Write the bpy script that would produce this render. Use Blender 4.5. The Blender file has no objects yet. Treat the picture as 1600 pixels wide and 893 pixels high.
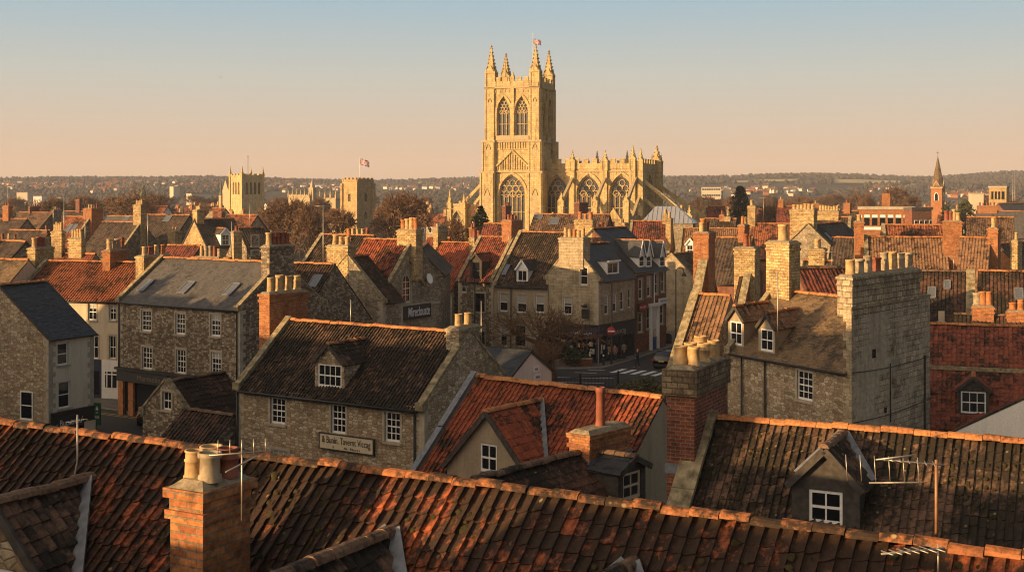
import bpy, math, random
import numpy as np
from mathutils import Vector, Matrix
from mathutils.geometry import tessellate_polygon
R = math.radians
random.seed(11)
RNG = np.random.default_rng(5)
SC = bpy.context.scene
COL = SC.collection
F, H0, HY = 2000.0, 16.4, 300.0            # focal length in photo pixels, eye height, horizon row
SUN_AZ, SUN_EL = 60.0, 9.0                 # degrees left of straight behind the camera, elevation


def at(px, py, Y):
    return Vector(((px - 800) / F * Y, Y, H0 - (py - HY) / F * Y))


# ------------------------------------------------------------------ mesh collector
class MB:
    def __init__(s):
        s.v, s.f, s.m, s.sm, s.t, s.mats, s.blocks = [], [], [], [], [], [], []

    def mi(s, mat):
        if mat not in s.mats:
            s.mats.append(mat)
        return s.mats.index(mat)

    def poly(s, pts, mat, sm=False, t=None):
        b = len(s.v)
        s.v.extend([tuple(p) for p in pts])
        s.f.append(list(range(b, b + len(pts))))
        s.m.append(s.mi(mat)); s.sm.append(sm)
        s.t.append(random.random() if t is None else t)

    def mesh(s, vs, fs, mat, sm=False, t=None):
        b = len(s.v)
        k = s.mi(mat)
        s.v.extend([tuple(p) for p in vs])
        t = random.random() if t is None else t
        for f in fs:
            s.f.append([b + i for i in f]); s.m.append(k); s.sm.append(sm); s.t.append(t)

    def box(s, x0, x1, y0, y1, z0, z1, mat, skip=''):
        v = [(x0, y0, z0), (x1, y0, z0), (x1, y1, z0), (x0, y1, z0), (x0, y0, z1), (x1, y0, z1), (x1, y1, z1), (x0, y1, z1)]
        fs = dict(f=(0, 1, 5, 4), r=(1, 2, 6, 5), b=(2, 3, 7, 6), l=(3, 0, 4, 7), t=(4, 5, 6, 7), d=(3, 2, 1, 0))
        s.mesh(v, [fs[k] for k in fs if k not in skip], mat)

    def bar(s, p0, p1, w, h, mat, up=(0, 0, 1)):
        """oriented box from p0 to p1, w wide, h thick along up, centred"""
        p0, p1 = Vector(p0), Vector(p1)
        d = (p1 - p0).normalized()
        u = Vector(up); u = u - d * u.dot(d)
        if u.length < 1e-4:
            u = Vector((1, 0, 0)) - d * d.x
        u.normalize()
        a = d.cross(u)
        v = []
        for p in (p0, p1):
            for sa, sb in ((-1, -1), (1, -1), (1, 1), (-1, 1)):
                v.append(p + a * (sa * w / 2) + u * (sb * h / 2))
        s.mesh(v, [(0, 1, 2, 3), (7, 6, 5, 4), (0, 4, 5, 1), (1, 5, 6, 2), (2, 6, 7, 3), (3, 7, 4, 0)], mat)

    def tube(s, pts, rs, n, mat, cap=True, sm=True):
        pts = [Vector(p) for p in pts]
        if not hasattr(rs, '__len__'):
            rs = [rs] * len(pts)
        vs, fs = [], []
        a = None
        for i, p in enumerate(pts):
            d = (pts[min(i + 1, len(pts) - 1)] - pts[max(i - 1, 0)]).normalized()
            if a is None:
                a = d.orthogonal().normalized()
            else:
                a = (a - d * a.dot(d)).normalized()
            b = d.cross(a)
            for k in range(n):
                w = 2 * math.pi * k / n
                vs.append(p + (a * math.cos(w) + b * math.sin(w)) * rs[i])
        for i in range(len(pts) - 1):
            for k in range(n):
                q = (k + 1) % n
                fs.append((i * n + k, i * n + q, (i + 1) * n + q, (i + 1) * n + k))
        if cap:
            fs.append(tuple(range(n - 1, -1, -1)))
            fs.append(tuple(range((len(pts) - 1) * n, len(pts) * n)))
        s.mesh(vs, fs, mat, sm)

    def lathe(s, c, prof, n, mat, sm=True, ph=0.0):
        """prof: list of (r, z)"""
        vs, fs = [], []
        for r, z in prof:
            for k in range(n):
                w = 2 * math.pi * (k + ph) / n
                vs.append((c[0] + r * math.cos(w), c[1] + r * math.sin(w), c[2] + z))
        for i in range(len(prof) - 1):
            for k in range(n):
                q = (k + 1) % n
                fs.append((i * n + k, i * n + q, (i + 1) * n + q, (i + 1) * n + k))
        s.mesh(vs, fs, mat, sm)

    def holed(s, outer, holes, fn, mat):
        """polygon with holes, given in 2D, mapped into 3D with fn(a, z)"""
        o2 = [Vector((a, z, 0)) for a, z in outer]
        h2 = [[Vector((a, z, 0)) for a, z in h] for h in holes]
        if not holes:
            s.poly([fn(a, z) for a, z in outer], mat, t=.5); return
        tri = tessellate_polygon([o2] + h2)
        flat = [p for l in [o2] + h2 for p in l]
        s.mesh([fn(p.x, p.y) for p in flat], [tuple(t) for t in tri], mat, t=.5)

    def build(s, name, parent=None, loc=None, rotz=None, skew=0.0):
        me = bpy.data.meshes.new(name)
        nv = len(s.v)
        V = np.array(s.v, dtype=np.float64).reshape(-1, 3)
        lv = [np.fromiter((i for f in s.f for i in f), dtype=np.int64)]
        lt = [np.fromiter((len(f) for f in s.f), dtype=np.int64)]
        mi = [np.array(s.m, dtype=np.int64)]
        sm = [np.array(s.sm, dtype=bool)]
        tt = [np.array(s.t, dtype=np.float64)]
        Vs = [V]
        for (bv, bf, bt, bm, bs) in s.blocks:
            lv.append((bf + nv).ravel()); lt.append(np.full(len(bf), 4)); mi.append(np.full(len(bf), bm))
            sm.append(np.full(len(bf), bs, dtype=bool)); tt.append(bt); Vs.append(bv); nv += len(bv)
        V = np.concatenate(Vs)
        if skew:
            V[:, 0] += skew * V[:, 1]
        lv = np.concatenate(lv); lt = np.concatenate(lt); mi = np.concatenate(mi); sm = np.concatenate(sm); tt = np.concatenate(tt)
        ls = np.concatenate([[0], np.cumsum(lt)[:-1]]) if len(lt) else lt
        me.vertices.add(len(V)); me.vertices.foreach_set('co', V.ravel().astype(np.float32))
        me.loops.add(len(lv)); me.loops.foreach_set('vertex_index', lv.astype(np.int32))
        me.polygons.add(len(lt)); me.polygons.foreach_set('loop_start', ls.astype(np.int32))
        me.polygons.foreach_set('material_index', mi.astype(np.int32))
        me.polygons.foreach_set('use_smooth', sm)
        me.update(calc_edges=True)
        # planar UVs in metres: u along the level line of the face, v up the face
        P = V[lv]
        i0 = ls; 
        a = V[lv[i0]]; b = V[lv[i0 + 1]]; c = V[lv[i0 + 2]]
        N = np.cross(b - a, c - a); N /= np.maximum(np.linalg.norm(N, axis=1, keepdims=True), 1e-12)
        N = np.where(N[:, 2:3] < -1e-6, -N, N)
        T = np.stack([-N[:, 1], N[:, 0], np.zeros(len(N))], 1)
        ln = np.linalg.norm(T, axis=1, keepdims=True)
        T = np.where(ln < 1e-3, np.array([[1.0, 0, 0]]), T / np.maximum(ln, 1e-9))
        sg = np.where(np.abs(T[:, 0:1]) > .5, np.sign(T[:, 0:1]), np.sign(T[:, 1:2])); T = T * np.where(sg == 0, 1, sg)
        W = np.cross(N, T); W = W * np.where(W[:, 2:3] < 0, -1, 1)
        Tl = np.repeat(T, lt, axis=0); Wl = np.repeat(W, lt, axis=0)
        uv = np.stack([(P * Tl).sum(1), (P * Wl).sum(1)], 1)
        ul = me.uv_layers.new(name='UVMap'); ul.data.foreach_set('uv', uv.ravel().astype(np.float32))
        at_ = me.attributes.new('tint', 'FLOAT', 'FACE'); at_.data.foreach_set('value', tt.astype(np.float32))
        for m in s.mats:
            me.materials.append(m)
        me.validate()
        return link(name, me, parent, loc, rotz)


def link(name, me, parent=None, loc=None, rotz=None):
    o = bpy.data.objects.new(name, me)
    COL.objects.link(o)
    if parent is not None:
        o.parent = parent
    if loc is not None:
        o.location = loc
    if rotz is not None:
        o.rotation_euler = (0, 0, rotz)
    return o


def tag(o, label=None, cat=None, group=None, kind=None):
    if label: o['label'] = label
    if cat: o['category'] = cat
    if group: o['group'] = group
    if kind: o['kind'] = kind
    return o


def thing(name, label, cat, loc=(0, 0, 0), rotz=0.0, group=None):
    o = link(name, None, None, loc, rotz)
    o.empty_display_size = 0.2
    return tag(o, label, cat, group)


def copy_tree(o, parent=None):
    c = o.copy(); COL.objects.link(c); c.parent = parent
    for ch in list(o.children):
        copy_tree(ch, c)
    return c


# ------------------------------------------------------------------ materials
class NT:
    def __init__(s, name):
        s.mat = bpy.data.materials.new(name); s.mat.use_nodes = True
        s.t = s.mat.node_tree; s.t.nodes.clear()
        s.out = s.t.nodes.new('ShaderNodeOutputMaterial')

    def n(s, typ, out=0, props=None, **ins):
        nd = s.t.nodes.new('ShaderNode' + typ)
        for k, v in (props or {}).items():
            setattr(nd, k, v)
        for k, v in ins.items():
            key = int(k[1:]) if k[0] == 'i' and k[1:].isdigit() else k.replace('_', ' ')
            s.set(nd.inputs[key], v)
        return nd.outputs[out] if not isinstance(out, str) else nd.outputs[out]

    def set(s, inp, v):
        if isinstance(v, bpy.types.NodeSocket):
            s.t.links.new(v, inp)
        elif isinstance(v, (tuple, list)) and len(v) == 3 and inp.type == 'RGBA':
            inp.default_value = (*v, 1)
        else:
            inp.default_value = v

    def math(s, op, a, b=0.0, c=0.0, clamp=False):
        return s.n('Math', 0, dict(operation=op, use_clamp=clamp), i0=a, i1=b, i2=c)

    def mix(s, f, a, b, blend='MIX'):
        nd = s.t.nodes.new('ShaderNodeMix'); nd.data_type = 'RGBA'; nd.blend_type = blend
        s.set(nd.inputs[0], f); s.set(nd.inputs[6], a); s.set(nd.inputs[7], b)
        return nd.outputs[2]

    def rng(s, v, a, b, c=0.0, d=1.0):
        return s.n('MapRange', 0, dict(clamp=True), i0=v, i1=a, i2=b, i3=c, i4=d)

    def noise(s, vec, scale, detail=3.0, rough=.55, out=0, dim='3D'):
        return s.n('TexNoise', out, dict(noise_dimensions=dim), Vector=vec, Scale=scale, Detail=detail, Roughness=rough)

    def done(s, col, rough=.85, bump=None, bd=.02, bs=1.0, spec=.3, metal=0.0, extra=None):
        p = s.t.nodes.new('ShaderNodeBsdfPrincipled')
        s.set(p.inputs['Base Color'], col); s.set(p.inputs['Roughness'], rough)
        p.inputs['Specular IOR Level'].default_value = spec; p.inputs['Metallic'].default_value = metal
        if bump is not None:
            b = s.n('Bump', 0, None, Strength=bs, Distance=bd, Height=bump)
            s.t.links.new(b, p.inputs['Normal'])
        s.t.links.new(p.outputs[0], s.out.inputs[0])
        return s.mat

    def uv(s):
        return s.n('TexCoord', 'UV')

    def obj(s):
        return s.n('TexCoord', 'Object')

    def mp(s, vec, sc):
        return s.n('Mapping', 0, None, Vector=vec, Scale=sc)


def m_plain(name, col, rough=.6, var=.15, spec=.3, metal=0.0, nscale=6.0, bump=.0, stain=0.0):
    g = NT(name)
    ob = g.obj()
    nz = g.noise(ob, nscale, 4.0)
    f = g.rng(nz, .3, .7, 1 - var, 1 + var)
    c = g.n('VectorMath', 0, dict(operation='SCALE'), i0=col, Scale=f)
    if stain:
        c = g.mix(g.rng(g.noise(g.mp(ob, (1, 1, .45)), 4.5, 5.0, .7), .5, .72, 0, stain), c, tuple(x * .18 for x in col))
    return g.done(c, rough, nz if bump else None, bump or .01, 1.0, spec, metal)


def m_rubble(name, cols, mortar, su=3.0, sv=5.6, dirt=.5, edge=.055):
    g = NT(name)
    uv = g.uv(); ob = g.obj()
    w = g.noise(ob, 1.8, 2.0, out=1)
    uvd = g.n('VectorMath', 0, dict(operation='MULTIPLY_ADD'), i0=w, i1=(.10, .10, 0), i2=uv)
    q = g.mp(uvd, (su, sv, 1))
    vc = g.n('TexVoronoi', 'Color', dict(voronoi_dimensions='2D', feature='F1'), Vector=q, Scale=1.0, Randomness=.85)
    ve = g.n('TexVoronoi', 'Distance', dict(voronoi_dimensions='2D', feature='DISTANCE_TO_EDGE'), Vector=q, Scale=1.0, Randomness=.85)
    sep = g.n('SeparateColor', 0, None, Color=vc)
    ramp = g.t.nodes.new('ShaderNodeValToRGB'); g.set(ramp.inputs[0], sep)
    el = ramp.color_ramp.elements
    for i, c in enumerate(cols):
        e = el[i] if i < 2 else el.new(0.0)
        e.color = (*c, 1)
    for i, e in enumerate(el):
        e.position = i / (len(cols) - 1)
    fine = g.noise(ob, 9.0, 5.0, .7)
    big = g.noise(ob, .45, 4.0, .6)
    c = g.mix(1.0, ramp.outputs[0], g.n('CombineColor', 0, None, Red=g.rng(fine, .25, .75, .55, 1.4), Green=g.rng(fine, .25, .75, .55, 1.4), Blue=g.rng(fine, .25, .75, .55, 1.4)), 'MULTIPLY')
    mm = g.rng(ve, edge * .4, edge, 1, 0)
    c = g.mix(g.math('MULTIPLY', mm, .75), c, mortar)
    dk = g.rng(big, .48, .72, 0, dirt)
    c = g.mix(dk, c, (.035, .03, .022))
    hgt = g.math('ADD', g.math('MINIMUM', ve, .16), g.math('MULTIPLY', fine, .08))
    return g.done(c, .92, hgt, .12, .8, .15)


def m_brick(name, c1, c2, mortar, bw=.44, bh=.15, dirt=.4, ms=.012, bd=.012, soot_dark=(.02, .016, .013), var=.35, streak=0.0, patch=None, warp=.012):
    g = NT(name)
    uv = g.uv(); ob = g.obj()
    w = g.noise(ob, 2.5, 2.0, out=1)
    uvd = g.n('VectorMath', 0, dict(operation='MULTIPLY_ADD'), i0=w, i1=(warp, warp, 0), i2=uv)
    bt = g.t.nodes.new('ShaderNodeTexBrick')
    g.set(bt.inputs['Vector'], uvd)
    for k, v in dict(Color1=c1, Color2=c2, Mortar=mortar, Scale=1.0).items():
        g.set(bt.inputs[k], v)
    bt.inputs['Mortar Size'].default_value = ms; bt.inputs['Mortar Smooth'].default_value = .2
    bt.inputs['Brick Width'].default_value = bw; bt.inputs['Row Height'].default_value = bh
    bt.inputs['Bias'].default_value = 0.0
    fine = g.noise(ob, 11.0, 5.0, .7)
    med = g.noise(ob, 2.3, 4.0, .6)
    big = g.noise(ob, .6, 4.0, .65)
    k = g.rng(fine, .25, .75, 1 - var, 1 + var)
    c = g.n('VectorMath', 0, dict(operation='SCALE'), i0=bt.outputs[0], Scale=k)
    c = g.mix(g.rng(med, .52, .75, 0, dirt), c, soot_dark)
    c = g.mix(g.rng(big, .5, .7, 0, dirt * .7), c, soot_dark)
    hgt = g.math('ADD', g.math('MULTIPLY', bt.outputs[1], -1.0), g.math('MULTIPLY', fine, .5))
    if patch:
        pm = g.rng(g.noise(ob, .42, 3.0, .5), .5, .56)
        pc = g.n('VectorMath', 0, dict(operation='SCALE'), i0=patch, Scale=g.rng(g.noise(ob, 3.5, 5.0, .7), .3, .7, .62, 1.25))
        c = g.mix(g.math('MULTIPLY', pm, .9), c, pc)
        hgt = g.math('MULTIPLY', hgt, g.math('SUBTRACT', 1.0, g.math('MULTIPLY', pm, .8)))
    if streak:
        sn = g.noise(g.mp(ob, (1.6, 1.6, .16)), 1.0, 5.0, .7)
        c = g.mix(g.rng(sn, .5, .72, 0, streak), c, soot_dark)
    return g.done(c, .9, hgt, bd, .8, .15)


def m_render(name, col, dirt=.35):
    g = NT(name)
    ob = g.obj()
    st = g.noise(g.mp(ob, (2.2, 2.2, .35)), 1.0, 5.0, .65)
    fine = g.noise(ob, 14.0, 4.0)
    c = g.n('VectorMath', 0, dict(operation='SCALE'), i0=col, Scale=g.rng(fine, .3, .7, .88, 1.1))
    c = g.mix(g.rng(st, .46, .75, 0, dirt), c, tuple(x * .35 for x in col))
    return g.done(c, .9, fine, .01, .5, .15)


def m_tile(name, c1, c2, moss=.5, lich=.4, w=None, gau=None, mosscol=(.018, .014, .009), rough=.8, wave=.05, half=False):
    """roof tiles; with w/gau the tiles come from the UVs (for roofs whose tiles are not modelled)"""
    g = NT(name)
    ob = g.obj(); uv = g.uv()
    bump = None
    fine = g.noise(ob, 13.0, 4.0, .7)
    if w:
        sx = g.n('SeparateXYZ', 0, None, i0=uv); sy = g.n('SeparateXYZ', 1, None, i0=uv)
        yr = g.math('DIVIDE', sy, gau); row = g.math('FLOOR', yr)
        xr = g.math('DIVIDE', sx, w)
        if half:
            xr = g.math('ADD', xr, g.math('MULTIPLY', row, .5))
        colm = g.math('FLOOR', xr)
        tint = g.n('TexWhiteNoise', 0, dict(noise_dimensions='2D'), Vector=g.n('CombineXYZ', 0, None, X=colm, Y=row))
        fx = g.math('FRACT', xr); fy = g.math('FRACT', yr)
        if half:
            prof = g.math('MULTIPLY', g.math('GREATER_THAN', fx, .06), 1.0)
        else:
            prof = g.math('SINE', g.math('MULTIPLY', fx, 6.2832)); 
        bump = g.math('ADD', g.math('MULTIPLY', prof, .5), g.math('MULTIPLY', g.math('SUBTRACT', 1.0, fy), .8))
        bump = g.math('ADD', bump, g.math('MULTIPLY', tint, .35))
        bump = g.math('ADD', bump, g.math('MULTIPLY', fine, .4))
    else:
        tint = g.n('Attribute', 'Fac', dict(attribute_name='tint'))
        bump = fine
    c = g.mix(g.rng(tint, 0, 1), c1, c2)
    big = g.noise(ob, .55, 4.0, .6)
    med = g.noise(ob, 2.6, 5.0, .7)
    mk = g.math('ADD', g.math('MULTIPLY', big, .7), g.math('ADD', g.math('MULTIPLY', med, .65), g.math('ADD', g.math('MULTIPLY', g.noise(ob, 8.0, 4.0, .75), .5), g.math('MULTIPLY', tint, .10))))
    th = 1.26 - .5 * moss
    c = g.mix(g.rng(mk, th - .06, th + .10, 0, .95), c, mosscol)
    k = g.rng(fine, .25, .75, .5, 1.5)
    c = g.n('VectorMath', 0, dict(operation='SCALE'), i0=c, Scale=k)
    vo = g.n('TexVoronoi', 'Distance', dict(feature='F1'), Vector=ob, Scale=4.2, Randomness=1.0)
    lm = g.math('MULTIPLY', g.rng(vo, .10, .17, 1, 0), g.rng(g.noise(ob, 1.1, 3.0), .5, .62, 0, lich))
    c = g.mix(lm, c, (.34, .25, .11))
    return g.done(c, rough, bump, wave if w else .012, .9 if w else .6, .25)


def m_glass(name='window_glass', col=(.008, .009, .011)):
    g = NT(name)
    nz = g.noise(g.obj(), .9, 2.0)
    return g.done(col, .06, nz, .02, .25, .8)


M = {}
M['gold'] = m_brick('golden_limestone', (.58, .425, .20), (.46, .325, .15), (.28, .20, .095), .9, .42, .5, .016, .015, soot_dark=(.085, .06, .036), var=.35, streak=.75)
M['gold_dark'] = m_plain('weathered_limestone', (.38, .29, .17), .9, .35)
M['rub_tan'] = m_rubble('tan_rubble_stone', [(.22, .155, .09), (.39, .295, .185), (.53, .43, .29), (.29, .195, .115)], (.17, .125, .08), 3.5, 7.2, dirt=.4, edge=.10)
M['rub_grey'] = m_rubble('grey_rubble_stone', [(.18, .14, .092), (.31, .25, .17), (.42, .345, .24), (.22, .165, .11)], (.13, .102, .07), 3.7, 7.0, .5, .10)
M['rub_dark'] = m_rubble('dark_rubble_stone', [(.10, .073, .048), (.19, .14, .088), (.42, .34, .24), (.13, .093, .058)], (.11, .08, .052), 4.3, 8.2, .45, .10)
M['ash_tan'] = m_brick('tan_ashlar', (.42, .33, .21), (.31, .24, .15), (.20, .15, .10), .62, .28, .5, .01, .012, var=.4, streak=.4)
M['ash_grey'] = m_brick('grey_ashlar', (.42, .335, .225), (.28, .22, .145), (.13, .10, .065), .66, .3, .6, .016, .03, var=.5, streak=.75, patch=(.33, .265, .185))
M['stack_tan'] = m_brick('golden_chimney_stone', (.56, .395, .19), (.33, .215, .10), (.17, .115, .06), .37, .155, .65, .012, .03, var=.6, warp=.06)
M['stack_grey'] = m_brick('grey_chimney_stone', (.46, .36, .235), (.25, .19, .12), (.11, .082, .052), .5, .27, .75, .016, .03, var=.6, warp=.04, streak=.5)
M['gable_stone'] = m_brick('patched_gable_stone', (.44, .35, .24), (.28, .215, .145), (.15, .115, .075), .55, .26, .65, .012, .03, var=.6, warp=.06, streak=.35, patch=(.37, .30, .21))
M['brick_or'] = m_brick('orange_brick', (.46, .185, .07), (.31, .105, .045), (.20, .13, .075), .26, .09, .5, .012, .015, var=.5)
M['brick_rd'] = m_brick('red_brick', (.25, .068, .033), (.14, .038, .023), (.22, .165, .12), .27, .095, .6, .012, .014, var=.45)
M['brick_fg'] = m_brick('sooty_foreground_brick', (.44, .175, .06), (.27, .092, .038), (.21, .15, .095), .32, .112, .9, .014, .022, var=.5)
M['stack_dark'] = m_brick('dark_stack_stone', (.24, .17, .10), (.13, .092, .055), (.08, .06, .04), .3, .15, .9, .014, .03, var=.6, warp=.07)
M['stack_moss'] = m_brick('mossy_stack_stone', (.30, .215, .12), (.20, .145, .08), (.09, .07, .045), .34, .17, .8, .02, .03, var=.5)
M['dress'] = m_plain('dressed_stone', (.36, .30, .215), .88, .22, .15, nscale=3.0)
M['cope'] = m_plain('lichened_coping_stone', (.26, .205, .12), .93, .5, .1, nscale=3.5, bump=.02, stain=.7)
M['cream'] = m_render('cream_render', (.52, .42, .29))
M['buff'] = m_render('buff_render', (.60, .50, .36))
M['whitewash'] = m_render('white_render', (.66, .61, .54), .25)
M['tan_ren'] = m_render('tan_roughcast', (.33, .255, .17), .5)
M['pan_fg'] = m_tile('foreground_orange_pantile', (.35, .092, .033), (.23, .06, .024), .82, .6)
M['pan_or'] = m_tile('orange_pantile', (.31, .078, .032), (.20, .05, .025), .52, .25)
M['pan_dk'] = m_tile('mossy_dark_pantile', (.14, .078, .047), (.085, .05, .033), .75, .6)
M['pan_vdk'] = m_tile('blackened_pantile', (.11, .052, .032), (.065, .034, .022), .72, .55)
M['pan_br'] = m_tile('brown_pantile', (.24, .13, .068), (.15, .082, .045), .45, .5)
M['pan_rd'] = m_tile('red_pantile', (.25, .068, .036), (.16, .045, .026), .5, .3)
M['far_or'] = m_tile('orange_roof_tile', (.31, .102, .042), (.20, .064, .030), .55, .3, .3, .32)
M['far_rd'] = m_tile('red_roof_tile', (.22, .060, .033), (.14, .04, .024), .55, .2, .28, .3)
M['far_br'] = m_tile('brown_roof_tile', (.18, .10, .055), (.115, .066, .038), .55, .4, .3, .32)
M['far_dk'] = m_tile('dark_roof_tile', (.10, .065, .043), (.06, .042, .03), .55, .3, .3, .32)
M['slate'] = m_tile('grey_slate', (.105, .095, .085), (.075, .068, .062), .35, .35, .34, .24, (.04, .034, .026), .6, .012, True)
M['slate_bl'] = m_tile('blue_black_slate', (.05, .05, .052), (.033, .033, .036), .3, .3, .34, .24, (.02, .018, .015), .5, .012, True)
M['slate_br'] = m_tile('brown_stone_slate', (.20, .128, .068), (.13, .085, .046), .5, .4, .36, .26, (.05, .04, .028), .8, .015, True)
M['ridge'] = m_tile('ridge_tile_clay', (.46, .19, .065), (.36, .135, .05), .42, .95)
M['ridge_fg'] = m_tile('old_ridge_tile', (.36, .135, .048), (.26, .092, .034), .62, 1.0)
M['ridge_dk'] = m_tile('mossy_ridge_tile', (.19, .11, .065), (.12, .075, .045), .5, .8)
M['lead'] = m_plain('lead_flashing', (.17, .175, .185), .55, .3, .4, .3)
M['glass'] = m_glass()
M['blind'] = m_plain('window_blind', (.34, .31, .26), .5, .1)
M['white'] = m_plain('white_paint', (.74, .70, .63), .5, .12, .3)
M['cream_p'] = m_plain('cream_paint', (.55, .45, .30), .5, .1, .3)
M['black'] = m_plain('black_iron', (.014, .013, .013), .5, .2, .4)
M['wood_dk'] = m_plain('dark_weathered_timber', (.055, .047, .04), .8, .4, .2)
M['pot_buff'] = m_plain('buff_clay_pot', (.46, .30, .14), .8, .3, .2, nscale=5.0, stain=.75)
M['pot_or'] = m_plain('orange_clay_pot', (.40, .16, .06), .8, .3, .2, nscale=5.0, stain=.7)
M['pot_red'] = m_plain('dark_red_clay_pot', (.22, .07, .04), .7, .25, .25, nscale=5.0)
M['pot_grey'] = m_plain('grey_stone_pot', (.32, .25, .16), .85, .3, .2, nscale=5.0, stain=.75)
M['soot_dark'] = m_plain('soot_dark', (.012, .010, .009), .95, .2, .1)  # near-black: soot inside pots, elsewhere the painted dark of openings
M['mortar'] = m_plain('lichened_mortar', (.25, .20, .13), .95, .45, .1, nscale=7.0, bump=.03)
M['alu'] = m_plain('weathered_aluminium', (.42, .36, .29), .45, .15, .5, .7)
M['rust'] = m_plain('rusty_steel', (.30, .15, .075), .6, .3, .3, .3)
M['door'] = m_plain('dark_door_paint', (.02, .02, .022), .4, .1, .4)
M['navy'] = m_plain('navy_shopfront_paint', (.018, .024, .05), .45, .15, .4)
M['shopdk'] = m_plain('dark_shopfront_paint', (.017, .017, .015), .45, .15, .4)
POTM = {'b': 'pot_buff', 'o': 'pot_or', 'r': 'pot_red', 'g': 'pot_grey'}
# ------------------------------------------------------------------ roofs
def tile_block(mb, O, U, V, L, S, mat, kind='pan', wv=.03, sm=False):
    """lay real tiles on the rectangle O + u*U + v*V"""
    O, U, V = (np.array(Vector(a)) for a in (O, U, V))
    N = np.cross(U, V); N /= np.linalg.norm(N)
    if N[2] < 0: N = -N
    w0, g0, K, lift = dict(pan=(.19, .265, 6, .032), panM=(.25, .31, 4, .035), plain=(.27, .2, 1, .018), slate=(.32, .22, 1, .012))[kind]
    nu, nv_ = max(1, round(L / w0)), max(1, round(S / g0))
    w, g = L / nu, S / nv_
    half = kind in ('plain', 'slate')
    if K > 1:       # shallow trough, roll rising to a sharp lip that overlaps the next tile
        t = np.append(np.linspace(0, 1, K + 1), 1.0)
        prof = np.where(t < .45, -.014 * np.sin(np.pi * t / .45), .04 * np.abs(np.sin(np.pi / 2 * np.maximum(t - .45, 0) / .55)) ** 1.3)
        prof[-1] = -.02
        K += 1
    else:
        t = np.linspace(0, 1, K + 1)
        prof = np.zeros(K + 1)
    I, J = np.meshgrid(np.arange(nu + (1 if half else 0)), np.arange(nv_), indexing='ij')
    I, J = I.ravel().astype(float), J.ravel().astype(float)
    n = len(I)
    off = np.where(J % 2 == 1, .5, 0) if half else np.zeros(n)
    x = (I[:, None] - off[:, None] + t[None, :]) * w
    x = np.clip(x, 0, L)
    dz = RNG.normal(0, .006, n); dv = RNG.normal(0, .012, n); tilt = RNG.normal(0, .012, n)
    slip = RNG.random(n) < .03
    dv = np.where(slip, dv - RNG.uniform(.02, .11, n), dv); tilt = np.where(slip, RNG.normal(0, .05, n), tilt)
    lo = J[:, None] * g + dv[:, None] + tilt[:, None] * (t[None, :] - .5)
    hi = (J[:, None] + 1) * g + .05 + 0 * lo
    ph = RNG.random(4) * 6

    def wave(a, b):
        return wv * (np.sin(a * .8 + ph[0]) + .7 * np.sin(a * 1.9 + b * .6 + ph[1]) + .6 * np.sin(b * 1.1 + ph[2]) + .4 * np.sin(a * 3.3 + b * 2.1 + ph[3])) * .6
    zl = prof[None, :] + lift + dz[:, None] + wave(x, lo)
    zh = prof[None, :] + .004 + dz[:, None] + wave(x, hi)
    zd = zl - (.03 if K > 1 else .015)

    def pt(a, b, c):
        return O + a[..., None] * U + b[..., None] * V + c[..., None] * N
    vs = np.stack([pt(x, lo, zd), pt(x, lo, zl), pt(x, hi, zh)], 1).reshape(-1, 3)   # n,3,K+1
    base = (np.arange(n) * 3 * (K + 1))[:, None]
    k = np.arange(K)[None, :]
    q1 = np.stack([base + k, base + k + 1, base + (K + 1) + k + 1, base + (K + 1) + k], -1).reshape(-1, 4)
    q2 = np.stack([base + (K + 1) + k, base + (K + 1) + k + 1, base + 2 * (K + 1) + k + 1, base + 2 * (K + 1) + k], -1).reshape(-1, 4)
    tn = RNG.random(n) * .7 + .15; odd = RNG.random(n); tn = np.where(odd < .05, -.25, np.where(odd > .95, 1.2, tn))
    tint = np.repeat(tn, K)
    mb.blocks.append((vs, np.concatenate([q1, q2]), np.concatenate([tint, tint]), mb.mi(mat), sm))


def flat_block(mb, O, U, V, L, S, mat, wv=.03, th=.07):
    O, U, V = Vector(O), Vector(U), Vector(V)
    N = U.cross(V).normalized()
    if N.z < 0: N = -N
    nu, nv_ = max(2, int(L / 1.1)), max(2, int(S / 1.1))
    ph = [random.random() * 6 for _ in range(3)]
    vs, fs = [], []
    for i in range(nu + 1):
        for j in range(nv_ + 1):
            a, b = L * i / nu, S * j / nv_
            d = wv * (math.sin(a * .8 + ph[0]) + .7 * math.sin(a * 1.9 + b * .6 + ph[1]) + .6 * math.sin(b * 1.1 + ph[2])) * .6
            vs.append(O + U * a + V * b + N * (th + d))
    for i in range(nu):
        for j in range(nv_):
            p = i * (nv_ + 1) + j
            fs.append((p, p + nv_ + 1, p + nv_ + 2, p + 1))
    mb.mesh(vs, fs, mat, True)
    a, b, c, d = O, O + U * L, O + U * L + V * S, O + V * S
    t = N * th
    for p, q in ((a, b), (b, c), (d, a)):
        mb.poly([p, q, q + t, p + t], mat)


def roof_block(mb, O, U, V, L, S, mat, kind, wv=.03):
    if kind == 'flat':
        flat_block(mb, O, U, V, L, S, mat, wv)
    else:
        tile_block(mb, O, U, V, L, S, mat, kind, wv)
        O, U, V = Vector(O), Vector(U), Vector(V)
        N = U.cross(V).normalized(); N = N if N.z > 0 else -N
        o = O - N * .04
        mb.poly([o, o + U * L, o + U * L + V * S, o + V * S], mat)


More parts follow.
